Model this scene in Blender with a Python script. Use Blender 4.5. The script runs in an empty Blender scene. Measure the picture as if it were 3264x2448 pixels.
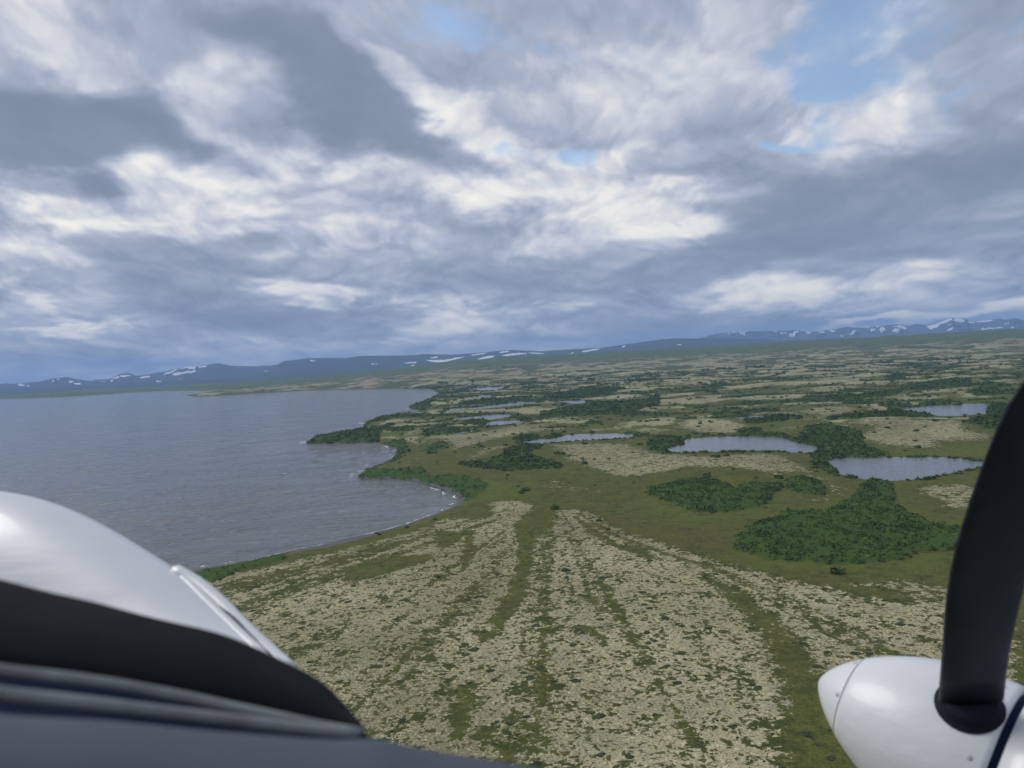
import bpy, math, random
import numpy as np
# ---------------------------------------------------------------- camera, sky, sun, exposure
SC = bpy.context.scene
COL = SC.collection
EYE = 120.0
R_ = math.radians
from mathutils import Matrix, Vector
cd = bpy.data.cameras.new('camera'); cam = bpy.data.objects.new('camera', cd); COL.objects.link(cam)
cd.sensor_width = 36.0; cd.lens = 27.03; cd.clip_start = 0.05; cd.clip_end = 90000.0
CAMROT = Matrix.Rotation(R_(90 - 1.73), 3, 'X') @ Matrix.Rotation(R_(-3.0), 3, 'Z')
cam.matrix_world = Matrix.Translation((0, 0, EYE)) @ CAMROT.to_4x4()
cd.dof.use_dof = True; cd.dof.focus_distance = 400.0; cd.dof.aperture_fstop = 4.8
SC.camera = cam
SC.view_settings.view_transform = 'Standard'; SC.view_settings.look = 'None'
SC.view_settings.gamma = 1.0; SC.view_settings.use_curve_mapping = False
SC.view_settings.exposure = 0.13
SC.render.engine = 'CYCLES'
SC.cycles.volume_bounces = 1

SUN_EL, SUN_AZ = 38.0, -60.0       # azimuth from the line of sight, to the left
sl = bpy.data.lights.new('sun', 'SUN'); sl.energy = 1.8; sl.angle = R_(30); sl.color = (1.0, 0.95, 0.86)
sun = bpy.data.objects.new('sun', sl); COL.objects.link(sun)
sun.rotation_euler = (R_(90 - SUN_EL), 0, R_(180 - SUN_AZ))

world = bpy.data.worlds.new('World'); SC.world = world; world.use_nodes = True

class N:
    """tiny node-graph helper"""
    def __init__(s, tree): s.t = tree; s.t.nodes.clear()
    def node(s, kind, **kw):
        n = s.t.nodes.new(kind)
        for k, v in kw.items(): setattr(n, k, v)
        return n
    def put(s, sock, v):
        if isinstance(v, bpy.types.NodeSocket): s.t.links.new(v, sock)
        elif v is not None:
            try: sock.default_value = v
            except Exception: sock.default_value = tuple(v) + (1.0,)
    def m(s, op, a, b=None, c=None, clamp=False):
        n = s.node('ShaderNodeMath', operation=op, use_clamp=clamp)
        s.put(n.inputs[0], a); s.put(n.inputs[1], b); s.put(n.inputs[2], c); return n.outputs[0]
    def v(s, op, a, b=None, c=None):
        n = s.node('ShaderNodeVectorMath', operation=op)
        s.put(n.inputs[0], a)
        if op == 'SCALE': s.put(n.inputs[3], b)
        else: s.put(n.inputs[1], b)
        if c is not None: s.put(n.inputs[2], c)
        return n.outputs['Value'] if op in ('LENGTH', 'DOT_PRODUCT', 'DISTANCE') else n.outputs[0]
    def xyz(s, x, y, z):
        n = s.node('ShaderNodeCombineXYZ'); s.put(n.inputs[0], x); s.put(n.inputs[1], y); s.put(n.inputs[2], z); return n.outputs[0]
    def sep(s, v):
        n = s.node('ShaderNodeSeparateXYZ'); s.put(n.inputs[0], v); return n.outputs
    def noise(s, vec, scale, detail=4, rough=.5, dist=0, dims='3D', color=False, lac=2.0):
        n = s.node('ShaderNodeTexNoise', noise_dimensions=dims)
        s.put(n.inputs['Vector'], vec); s.put(n.inputs['Scale'], scale); s.put(n.inputs['Detail'], detail)
        s.put(n.inputs['Roughness'], rough); s.put(n.inputs['Distortion'], dist); s.put(n.inputs['Lacunarity'], lac)
        return n.outputs['Color'] if color else n.outputs['Fac']
    def step(s, v, a, b, lo=0., hi=1., smooth=True):
        n = s.node('ShaderNodeMapRange', interpolation_type='SMOOTHSTEP' if smooth else 'LINEAR')
        s.put(n.inputs[0], v); s.put(n.inputs[1], a); s.put(n.inputs[2], b); s.put(n.inputs[3], lo); s.put(n.inputs[4], hi); return n.outputs[0]
    def mix(s, f, a, b, mode='MIX'):
        n = s.node('ShaderNodeMix', data_type='RGBA', blend_type=mode)
        s.put(n.inputs[0], f)
        for i, c in ((6, a), (7, b)):
            if isinstance(c, (tuple, list)): c = tuple(c) + ((1.0,) if len(c) == 3 else ())
            s.put(n.inputs[i], c)
        return n.outputs[2]
    def ramp(s, f, stops):
        n = s.node('ShaderNodeValToRGB'); e = n.color_ramp.elements
        while len(e) < len(stops): e.new(.5)
        for k, (p, c) in zip(e, stops): k.position = p; k.color = tuple(c) + (1.0,)
        s.put(n.inputs[0], f); return n.outputs[0]
    def attr(s, name):
        n = s.node('ShaderNodeAttribute', attribute_name=name); return n

def srgb(r, g, b):
    return tuple(((c / 255 + .055) / 1.055) ** 2.4 if c / 255 > .04045 else c / 255 / 12.92 for c in (r, g, b))


# ---------------------------------------------------------------- numeric noise (clouds, relief, cover)
_rs = np.random.RandomState(11)
_PERM = _rs.permutation(4096).astype(np.int32)
_ang = _rs.rand(4096) * 2 * np.pi
_GX = np.cos(_ang).astype(np.float32); _GY = np.sin(_ang).astype(np.float32)
def perlin(x, y, seed=0):
    """2D gradient noise, about -1..1"""
    x = np.asarray(x, np.float32); y = np.asarray(y, np.float32)
    xi = np.floor(x).astype(np.int32); yi = np.floor(y).astype(np.int32)
    fx = x - xi; fy = y - yi
    u = fx * fx * fx * (fx * (fx * 6 - 15) + 10); v = fy * fy * fy * (fy * (fy * 6 - 15) + 10)
    xa = xi & 4095; xb = (xi + 1) & 4095
    ya = _PERM[(yi + seed * 131) & 4095]; yb = _PERM[(yi + 1 + seed * 131) & 4095]
    def g(px, py, dx, dy):
        h = _PERM[(px + py) & 4095]; return _GX[h] * dx + _GY[h] * dy
    n00 = g(xa, ya, fx, fy); n10 = g(xb, ya, fx - 1, fy); n01 = g(xa, yb, fx, fy - 1); n11 = g(xb, yb, fx - 1, fy - 1)
    a = n00 + u * (n10 - n00); b = n01 + u * (n11 - n01)
    return (a + v * (b - a)) * 1.5
def fbm(x, y, octv=4, rough=.5, seed=0):
    s = 0.; a = 1.; t = 0.; f = 1.
    for i in range(octv):
        s = s + a * perlin(x * f + 17.3 * i, y * f - 9.1 * i, seed + i); t += a; a *= rough; f *= 2.03
    return s / t
def billow(x, y, octv=4, rough=.5, seed=0):
    s = 0.; a = 1.; t = 0.; f = 1.
    for i in range(octv):
        s = s + a * (np.abs(perlin(x * f + 17.3 * i, y * f - 9.1 * i, seed + i)) * 2 - .55); t += a; a *= rough; f *= 2.03
    return s / t
def worley(x, y, seed=0):
    x = np.asarray(x, np.float32); y = np.asarray(y, np.float32)
    xi = np.floor(x).astype(np.int32); yi = np.floor(y).astype(np.int32); best = np.full(x.shape, 9., np.float32)
    for dx in (-1, 0, 1):
        for dy in (-1, 0, 1):
            h = _PERM[((xi + dx & 4095) + _PERM[(yi + dy + seed * 57) & 4095]) & 4095]
            px = xi + dx + .5 + .45 * _GX[h]; py = yi + dy + .5 + .45 * _GY[h]
            best = np.minimum(best, (x - px) ** 2 + (y - py) ** 2)
    return np.sqrt(best)
def puffs(x, y, octv=4, rough=.5, seed=0):
    s = 0.; a = 1.; t = 0.; f = 1.
    for i in range(octv):
        s = s + a * (.55 - worley(x * f + 7.1 * i, y * f + 3.7 * i, seed + i)); t += a; a *= rough; f *= 2.1
    return s / t * 1.5
def ss(x, a, b):
    t = np.clip((x - a) / (b - a), 0, 1); return t * t * (3 - 2 * t)

def cloud_field(az, el):
    """colour of the broken cloud deck (linear rgb) and how open it is, for directions in degrees"""
    ar = np.radians(az); er = np.radians(el)
    x = np.sin(ar) * np.cos(er); y = np.cos(ar) * np.cos(er); z = np.maximum(np.sin(er), 0)
    inv = 1 / (z + .17)
    px = x * inv * .85 + 31.7; py = y * inv + 12.3
    w1 = fbm(px * 1.7, py * 1.7, 2, .4, 3); w2 = fbm(px * 1.7, py * 1.7, 2, .4, 23)
    big = fbm((px + .3 * w1) * 1.5, (py + .3 * w2) * 1.5, 3, .42, 5)
    # heaped cells in the deck, rounder than the sheet itself and lit from above
    k = (24 / (np.maximum(el, 0) + 9)) ** .35
    cx = az / 8.0 * k + .25 * w1; cy = 3.1 * np.log(np.maximum(el, -.5) + 6) * 1.25 + .25 * w2
    h1 = fbm(cx * 1.1 + 40, cy * 1.1, 6, .49, 27); h2 = fbm(cx * 1.1 + 90, cy * 1.1, 6, .45, 57)
    h3 = fbm(cx * 7, cy * 7, 3, .5, 83)
    def heap(sx, sy): return puffs(sx * 1.15, sy * 1.0, 4, .52, 15)
    hx = cx + .22 * h1 + .05 * h3; hy = cy + .22 * h2 - .05 * h3
    puff = heap(hx, hy); lit = heap(hx, hy) - heap(hx, hy + .15)
    mid = h1
    fine = fbm(cx * 11 + w1 * 2, cy * 11 + w2 * 2, 4, .6, 19)
    damp = np.clip(.12 + z * 2.6, 0, 1)
    b1 = fbm(px * 2.4, py * 2.4, 5, .48, 41); b2 = fbm(px * 2.4, py * 2.4, 5, .48, 61)
    A = az + 5.5 * b1 + 1.6 * h1; E = el + (4.6 * b2 + 1.8 * h2) * damp
    def blobs(lst, acc):
        for (a0, e0, ra, re, rot, w, sf) in lst:
            c, s = math.cos(R_(rot)), math.sin(R_(rot)); da = A - a0; de = E - e0
            u = (da * c - de * s) / ra; v = (da * s + de * c) / re
            r = np.sqrt(u * u + v * v)
            acc = acc + w * (1 - ss(r, 1 - sf, 1 + sf))
        return acc
    base = blobs(SKY_TONE, 0 * az) + .385 + .08 * ss(el, 12, 2)
    act = (np.interp(base, [.1, .32, .55], [.28, .7, 1.2]) * np.interp(el, [12, 19], [1, .72])).astype(np.float32)
    tone = base + act * (.20 * big + .19 * mid + .31 * puff + .40 * lit * ss(el, .1, 2.5) + .03 * fine)
    tone = .47 + .53 * np.tanh((tone - .47) / .52)
    gap = -.30 + 1.1 * mid - .45 * puff + .5 * h2 + .3 * fbm(cx * 4.5, cy * 3.2, 5, .6, 33)
    gap = blobs(SKY_GAP, gap)
    gap = ss(gap, -.05, .95) * ss(el, 2, 8)
    stops = [(-.05, (99, 110, 127)), (.18, (121, 131, 149)), (.42, (153, 160, 176)), (.62, (185, 188, 196)), (.82, (217, 215, 210)), (1.0, (241, 234, 217))]
    k = np.array([p for p, _ in stops]); cc = np.array([srgb(*c) for _, c in stops])
    rgb = np.stack([np.interp(tone, k, cc[:, i]) for i in range(3)], -1)
    h = ss(el, 10, 0)[..., None] * .06
    rgb = rgb * (1 - h) + np.array(srgb(104, 128, 172)) * h * (0.55 + .9 * np.clip(tone, 0, 1)[..., None])
    return rgb.astype(np.float32), gap.astype(np.float32)

def build_world():
    W, H = 4096, 2048
    buf = np.zeros((H, W, 4), np.float32)
    # whole sky coarse, the part round the view fine
    n = 8
    azc = (np.arange(W // n) + .5) / (W // n) * 360 - 180; elc = (np.arange(H // n) + .5) / (H // n) * 180 - 90
    Ac, Ec = np.meshgrid(azc, elc); rgb, gp_ = cloud_field(Ac, np.maximum(Ec, -.3))
    low = np.concatenate([rgb, gp_[..., None]], -1)
    buf[:] = np.repeat(np.repeat(low, n, 0), n, 1)
    i0, i1 = int(W * (180 - 62) / 360), int(W * (180 + 62) / 360); j0, j1 = int(H * 86 / 180), int(H * 150 / 180)
    az = (np.arange(i0, i1) + .5) / W * 360 - 180; el = (np.arange(j0, j1) + .5) / H * 180 - 90
    A_, E_ = np.meshgrid(az, el); rgb, gp_ = cloud_field(A_, np.maximum(E_, -.3))
    buf[j0:j1, i0:i1, :3] = rgb; buf[j0:j1, i0:i1, 3] = gp_
    img = bpy.data.images.new('cloud_deck', W, H, alpha=True, float_buffer=True)
    img.colorspace_settings.name = 'Non-Color'; img.alpha_mode = 'CHANNEL_PACKED'
    img.pixels.foreach_set(buf.ravel()); img.update(); img.pack()
    g = N(world.node_tree)
    tc = g.node('ShaderNodeTexCoord')
    x, y, z = g.sep(tc.outputs['Generated'])
    # the picture's columns run from azimuth -180 to 180, 0 straight ahead (+Y)
    env = g.node('ShaderNodeTexImage', image=img, interpolation='Linear', extension='EXTEND')
    u = g.m('ADD', g.m('DIVIDE', g.m('ARCTAN2', x, y), 2 * math.pi), .5)
    v = g.m('ADD', g.m('DIVIDE', g.m('ARCSINE', z), math.pi), .5)
    g.put(env.inputs[0], g.xyz(u, v, 0))
    sky = g.node('ShaderNodeTexSky', sky_type='NISHITA', sun_disc=False)
    sky.sun_elevation = R_(SUN_EL); sky.sun_rotation = R_(SUN_AZ); sky.altitude = 100; sky.ozone_density = 1.6
    bg1 = g.node('ShaderNodeBackground'); g.put(bg1.inputs[0], sky.outputs[0]); bg1.inputs[1].default_value = 0.15
    bg2 = g.node('ShaderNodeBackground'); g.put(bg2.inputs[0], env.outputs[0]); bg2.inputs[1].default_value = 1.24
    mx = g.node('ShaderNodeMixShader'); g.put(mx.inputs[0], g.m('MULTIPLY', env.outputs[1], .85)); g.t.links.new(bg2.outputs[0], mx.inputs[1]); g.t.links.new(bg1.outputs[0], mx.inputs[2])
    out = g.node('ShaderNodeOutputWorld'); g.t.links.new(mx.outputs[0], out.inputs[0])

SKY_TONE=[(-11.8, 19.5, 10.61, 2.86, 30, -0.31, 0.38), (-19.2, 21.5, 8.12, 2.26, 23, -0.09, 0.7), (-28.9, 15.7, 7.52, 3.14, -2, -0.34, 0.35), (-29.5, 18.6, 5.5, 1.19, 3, -0.03, 0.6), (24.6, 9.3, 12.63, 3.46, -5, -0.21, 0.6), (32.6, 14.2, 3.49, 7.59, 3, -0.14, 0.6), (20.1, 8.6, 7.88, 1.95, 3, -0.07, 0.6), (13.5, 1.5, 23.18, 1.34, 3, -0.14, 0.6), (-23.2, 6.2, 11.5, 2.37, 6, -0.2, 0.5), (-16.7, 3.5, 12.91, 1.15, 3, -0.11, 0.6), (5.3, 5.8, 10.29, 1.55, 3, -0.12, 0.6), (-1.5, 5.9, 8.96, 1.38, 3, -0.07, 0.6), (25.7, 1.2, 8.87, 0.56, 3, -0.09, 0.5), (-29.8, 2.1, 8.35, 0.75, 3, -0.05, 0.6), (14.7, 13.8, 3.63, 2.34, 43, -0.11, 0.5), (-2.3, 21.5, 5.16, 3.1, 3, -0.05, 0.7), (18.5, 6.2, 9.59, 1.31, -2, -0.12, 0.6), (29.9, 5.6, 6.99, 1.5, 3, -0.07, 0.6), (-6.6, 7.8, 13.64, 1.37, 3, -0.06, 0.6), (-24.7, 17.7, 5.89, 1.86, 18, -0.09, 0.6), (-14.2, 14.8, 4.91, 1.4, 11, 0.26, 0.5), (-20.6, 18.4, 1.85, 2.4, -37, 0.19, 0.7), (-30.8, 10.2, 4.89, 1.12, -2, 0.2, 0.5), (-24.2, 12.1, 8.33, 1.25, -3, 0.19, 0.5), (-21.8, 10.2, 10.12, 0.89, 6, 0.19, 0.5), (-7.2, 19.4, 4.07, 0.96, 35, 0.31, 0.5), (-2.3, 17.2, 5.85, 1.38, 18, 0.26, 0.6), (3.7, 12.9, 6.54, 1.72, -7, 0.38, 0.5), (10.3, 10.5, 5.4, 1.43, 3, 0.26, 0.5), (1.5, 10.4, 12.07, 2.41, 3, 0.1, 0.8), (-13.4, 5.3, 3.63, 0.84, 8, 0.31, 0.5), (-4.7, 4.5, 6.17, 0.55, 8, 0.12, 0.6), (-30.7, 3.4, 3.01, 0.33, 3, 0.4, 0.5), (-5.5, 2.5, 3.08, 1.03, -17, 0.21, 0.6), (-1.7, 2.0, 5.51, 1.03, 3, 0.14, 0.7), (19.0, 3.9, 3.18, 1.24, 3, 0.24, 0.5), (25.8, 4.2, 8.87, 0.68, -5, 0.12, 0.6), (-31.7, 7.7, 4.03, 1.75, 13, 0.21, 0.5), (-31.3, 5.6, 2.44, 0.44, 38, 0.12, 0.6), (27.9, 1.4, 9.76, 0.21, -3, 0.43, 0.6), (32.3, 1.8, 4.03, 0.26, -3, 0.31, 0.6), (-9.1, 10.2, 3.04, 0.85, 8, 0.17, 0.6), (8.8, 20.8, 6.81, 2.73, -17, 0.09, 0.8), (20.5, 17.0, 2.84, 4.55, -27, 0.09, 0.7), (17.6, 21.4, 7.12, 2.31, 3, 0.07, 0.8), (26.1, 14.3, 4.43, 1.87, 13, 0.12, 0.7), (-30.8, 21.5, 4.3, 1.17, 23, 0.15, 0.6), (27.6, 17.7, 2.61, 1.23, -37, 0.15, 0.6), (-28.5, 0.8, 6.24, 0.42, 3, 0.06, 0.6), (-13.6, 1.0, 8.26, 0.34, 3, 0.04, 0.6)]
SKY_GAP=[(23.8, 19.5, 3.66, 3.49, 3, 0.94, 0.6), (23.2, 18.0, 2.76, 1.28, 3, 0.33, 0.6), (3.4, 15.0, 4.13, 0.96, 7, 1.02, 0.5), (20.3, 13.5, 1.89, 0.58, 8, 0.74, 0.6), (20.9, 14.0, 3.13, 0.81, -2, 0.41, 0.6), (-24.4, 13.7, 1.78, 0.69, 13, 0.74, 0.6), (-6.9, 23.9, 5.77, 2.05, 3, 0.41, 0.8), (-2.3, 21.8, 5.85, 2.75, 3, 0.33, 0.8), (-32.7, 9.8, 1.32, 0.29, 13, 0.74, 0.6), (3.6, 17.3, 3.44, 1.38, -17, 0.25, 0.7), (10.9, 15.2, 8.76, 2.72, 3, 0.25, 0.8), (8.8, 20.5, 5.11, 2.39, 3, 0.33, 0.8), (27.9, 17.1, 4.34, 3.68, 3, 0.49, 0.8), (32.3, 18.0, 1.08, 1.76, 3, 0.41, 0.7), (-32.4, 11.3, 2.11, 0.4, 3, 0.29, 0.7), (-12.5, 19.2, 16.51, 6.7, 13, -0.49, 0.8), (-3.3, 4.6, 55.03, 4.13, 3, -0.41, 0.5), (25.9, 8.8, 14.78, 4.05, 3, -0.49, 0.6), (-29.6, 16.2, 9.63, 4.45, 3, -0.57, 0.6), (33.5, 11.9, 2.64, 8.67, 3, -0.25, 0.7), (-14.4, 15.0, 6.53, 2.0, 11, -0.41, 0.6)]

build_world()


# surveyed outlines, metres east and north of the camera
D_lake=((-174.6,494),(-167.1,501.6),(-156.2,511.7),(-149.9,518.4),(-133.4,529.4),(-116.7,547.6),(-103.2,559.6),(-87.2,578.9),(-71.2,610.7),(-58.5,631),(-51.7,654.5),(-51.1,678.7),(-58.9,707.2),(-72.4,739.8),(-90.8,772.7),(-111.8,804.6),(-141.3,820.7),(-168.2,832.5),(-174.5,841.9),(-177.9,863.8),(-179.2,904.8),(-170.7,951.7),(-162.6,991.5),(-164.4,1053.4),(-172.2,1118),(-191,1160.1),(-221.9,1225.8),(-252.1,1244.4),(-283.6,1246.3),(-341.4,1268.4),(-355.4,1305.3),(-363.7,1397.3),(-350.2,1438.4),(-319.9,1499.9),(-307,1549.2),(-317.8,1633.2),(-337.1,1750),(-328.9,1871.4),(-291.1,1932.2),(-260.8,1946.6),(-242.6,2041.7),(-283.3,2146),(-306.7,2255.3),(-306.8,2422.6),(-295.6,2736.8),(-292.2,3039.9),(-318.5,3319),(-410.2,3821.9),(-595.2,4139.7),(-843.9,4436.1),(-1327.7,4859.3),(-1628.7,4793.7),(-1699.7,4696.8),(-1989.2,4796.7),(-2248.9,5295.3),(-2267.7,5875.6),(-2489.3,6451.8),(-3504.5,7741.7),(-3954.6,7854.8),(-4083.6,7504.7),(-4360.1,7328.4),(-5368.1,8060.8),(-6221.7,6827.2),(-4381.7,2591.8),(-465.8,268.9),(-267.8,389.6),(-228.4,439.3),(-205.2,472.4))
D_ponds=(((-216.7,3532.9),(-125.7,3602.6),(-30.2,3562.6),(-42.1,3319.6),(-59.7,3167.3),(-111.9,3188),(-151.2,3346.1)),((-173.3,2624.8),(-122.5,2682.4),(-113.5,2732.2),(-66.7,2752.2),(-72.8,2661.4),(-114.2,2615.8),(-148.7,2565.8)),((-171.5,1920.2),(-154.9,2012.4),(-82.6,2051.9),(-20.6,2143.8),(36.5,2169.4),(65.1,2166.1),(61,2105.3),(26.3,2076.7),(-15.7,2013.6),(-79.3,1961.8),(-135.3,1964.1),(-162.6,1907.3)),((120.1,2127.9),(161.3,2128.1),(189.5,2082.8),(190.6,1995.5),(168.5,1965.2),(147.1,2000),(135.8,2072)),((-134.6,1638.5),(-96.6,1689),(-63.1,1712.7),(-21.3,1716.3),(1.2,1655.6),(-20.3,1611.5),(-49,1579.6),(-79.9,1622.5),(-105.8,1614.3),(-125.9,1619.5)),((-59.3,1465.3),(-47,1505.8),(-10.2,1512.5),(25.8,1500),(16.7,1464),(-10.1,1444.7),(-30.3,1422.3),(-51.3,1445.9)),((-110.6,1304.7),(-72.6,1341.3),(-72.8,1317.7),(-96.4,1291.2)),((6.9,1105.9),(27.9,1131),(56.4,1134.9),(78,1172),(116.9,1171.1),(144.7,1159.8),(170,1135.9),(174.4,1110.3),(163.5,1093.8),(135.1,1085.2),(108.4,1090),(86.4,1087.1),(53.4,1079.5),(28.2,1081.7),(13.9,1088.7)),((184.6,937.1),(195.6,959.8),(214.6,980.2),(226.6,1029.7),(242.4,1041.9),(276.9,1041.2),(309.5,1034.4),(341.9,1003.4),(319,1032.8),(346.1,994.1),(344.8,948),(350,894.9),(342.2,867.7),(330.9,846.6),(321.9,836.6),(311.8,849.4),(298.7,869.5),(280,880.9),(288.8,870.7),(263.9,884.3),(243.6,890.9),(222.1,894.1),(196.4,899.1),(186.7,909.8)),((380.7,1330),(406.8,1329.3),(437.1,1318.1),(425.5,1291.2),(402,1297.4),(382.5,1300.8)),((655.5,1302.1),(695.5,1339.4),(745.4,1362.8),(792.9,1352.1),(828.9,1332.7),(781.7,1265.2),(741.4,1202.2),(727.7,1170.8),(703.9,1162.2),(674.1,1158.3),(649.4,1179.8),(658.5,1213.6),(656.7,1250.9)),((313.6,774.1),(328.1,792.2),(351.6,788.7),(390.2,772.6),(422.3,761.6),(433,731.7),(435.4,714.4),(428.5,696.4),(396.3,679.2),(364.7,658.8),(338.6,646.5),(317.2,647.1),(300.3,657.8),(297.6,669),(292.1,693.4),(299.8,714.7),(306.1,743.3)))
D_th=(('T1',((111.9,660.1),(120.5,670.7),(139,678.6),(148.8,697.2),(166.6,698.6),(175.6,711),(179.2,702),(180.6,665.1),(181.6,638.3),(195.7,660.2),(207.7,663.1),(221.3,645.1),(216.2,627.4),(202.1,613.5),(188.3,578.5),(175.2,561.8),(152.7,548.7),(134.4,548.9),(124.5,565.8),(118.1,603.9),(109.6,623.5))),('T2',((298.4,653.7),(310.2,653.9),(311.6,641),(295.3,600.8),(271.8,555.7),(263.4,524.2),(263,503.8),(260.4,481.1),(269.1,474.5),(280.7,467.4),(250.3,417.5),(237.8,420.1),(218.9,420.8),(206.8,410.2),(187.7,407.8),(179,406.5),(166.7,405.8),(153.9,414.6),(136.6,424.5),(125.5,444),(130.8,465.3),(148.6,499.2),(177,520.9),(185.6,539.5),(206,536.8),(214.6,531.8),(235.1,560.1),(262,590.3),(281.3,627.3))),('T3',((234.6,666.8),(255,686),(256.1,651.3),(245.2,609.2),(232.5,592.4),(225.3,601.3),(221.7,631.1))),('T4',((-344.1,1271.5),(-354.6,1362.3),(-309.5,1474.6),(-257.2,1499.6),(-253.6,1588.8),(-239.6,1548.3),(-244.3,1436.7),(-236.1,1333.4),(-217.4,1212.6),(-249.2,1230.3),(-302,1237),(-333.9,1248.8))),('T5',((-173.7,847),(-171.7,873.9),(-165.3,921.8),(-156.8,966),(-165,1088.7),(-189.2,1149.6),(-214.5,1207.3),(-174.1,1206.3),(-162.6,1137),(-147.4,1065.2),(-152.1,1023.5),(-147.5,968.5),(-160.2,937.1),(-166.7,894.9),(-141.1,864.7),(-106.8,867.3),(-100.8,840.2),(-91,799.8),(-64.2,799.4),(-49.6,777),(-28.7,730.1),(-31.1,695),(-43.5,666),(-50.7,674.5),(-58.2,699.9),(-86.4,756.6),(-110.1,793.4),(-146.6,812.8),(-165.8,821.2))),('T6',((-65.5,878),(-48.7,893.3),(-19.2,916.1),(-12.1,1004.5),(25.4,1071.8),(-0.6,1066.7),(26.4,1078.4),(37.4,1040.5),(30.4,991.4),(18.2,969),(13.9,919.5),(39.8,885.3),(49.9,838),(45.3,809.9),(25,807.9),(-11.4,802.5),(-10.9,807.7),(-31.7,824.7),(-51,851.6))),('T7',((-134.2,1044.4),(-125.7,1094.6),(-111.5,1138.5),(-96.5,1105.5),(-94.7,1072.2),(-115.9,1036.3))),('T8',((-157.9,1291),(-145.8,1432.3),(-98.6,1403.8),(-98,1327.1),(-135.3,1324.4))),('T9',((-2.1,1155.4),(20.3,1213.7),(35.5,1184.7),(35.3,1126.7),(6.9,1099.9))),('T9b',((48.1,1158),(59.6,1192.2),(69.8,1197),(71.4,1145.6),(56.1,1128.9),(48.8,1132.7))),('T10',((189,1083.1),(219.9,1075.7),(225.7,1037.3),(212.8,979.3),(185.6,941.6),(182,894.6),(164.5,904.8),(168.8,970.7))),('T12',((347.9,945.9),(413.8,1088.3),(446.1,1093.6),(450.4,998.6),(403.7,892.3),(390.2,851.7),(387.1,797.3),(365,783.8),(332.5,795),(327.6,790.8),(310.3,767.8),(296,709.1),(291.4,691.6),(288.7,711.8),(282.1,734.6),(306.6,793.3),(317.4,824.9),(329.9,835.8),(342.9,866.1))),('T12b',((301.5,1042.5),(329.1,1113.9),(358,1121.7),(340.3,1060.4),(358.3,1028.5),(356.5,969.1),(348.8,919.2),(344.7,947.5),(346.1,993.9),(326.6,1024.7))),('T13',((480.3,1182.1),(541.2,1235.3),(645.7,1282.7),(647.1,1232.6),(649,1196),(640.1,1162.9),(608.1,1154.5),(580.1,1190.4),(507.8,1134.5),(472.6,1157.7))),('T14',((611.3,1040.4),(693.8,1123.6),(725.2,1164.9),(735.9,1191.4),(823.5,1319.9),(827.9,1270.8),(821.1,1234.8),(609.9,918.6),(590.1,929.9),(579.7,945.9))),('T15',((670.2,1413.7),(725.2,1412.1),(703.7,1360.1),(660.2,1353.5))),('T15b',((740.1,1398.2),(784,1432.9),(811.8,1432.1),(791.6,1349.8),(737,1372))),('T16',((903,1826),(1066.6,2019),(1254.2,2106.3),(1031.5,1739.3),(940.5,1687.1),(890.6,1752.3))),('T17',((907.3,1540.8),(1053.2,1707.8),(1028.3,1572.3),(949,1460.2),(888.9,1465.8))),('T18',((566.6,1618.2),(661.1,1615),(821.3,1716.2),(886.4,1757.8),(807.7,1621.3),(639.9,1492.2),(548.7,1550.4))),('T19',((421.8,1442),(481.8,1459.9),(486.2,1390.6),(420.7,1400.8))),('T21',((375.7,1252.8),(470.4,1323.6),(471.7,1251.6),(416.9,1194.4),(362.7,1172))),('T22',((-101.7,1548.9),(-96.7,1629.8),(-74.4,1650),(-54.7,1557.9),(-55.3,1479.9),(-60.1,1446.5),(-94.9,1486.8))),('T23',((-291.5,2181.8),(-294.2,2428.7),(-260.9,2489.7),(-232.9,2131),(-236.7,2012.6),(-269.7,2079))),('T24',((94.9,1731),(153.5,1796.6),(233.8,1851.6),(380.7,2003.9),(314,1657.7),(223.4,1530.4),(128.4,1513.2),(53.5,1567.2))),('T25',((100.1,2409.2),(149.6,2579.6),(347.2,2728.3),(375.2,2544.8),(291,2294),(190.2,2210.2),(121.8,2192.2))),('T26',((-156.1,2213.2),(-84.4,2359),(60.7,2401.1),(47.8,2269.2),(-77.2,2140),(-141.4,2123.1))),('T28',((-198.8,457.7),(-180.5,471.2),(-163.4,485.4),(-150.5,493.5),(-148.3,477.8),(-169.2,458.6),(-176.6,434.9),(-192.2,447.1))),('T27',((-325,1697.4),(-321.3,1837.2),(-288.2,1865.5),(-283.3,1784.8),(-301.5,1681.8),(-307.8,1623.1))))
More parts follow.
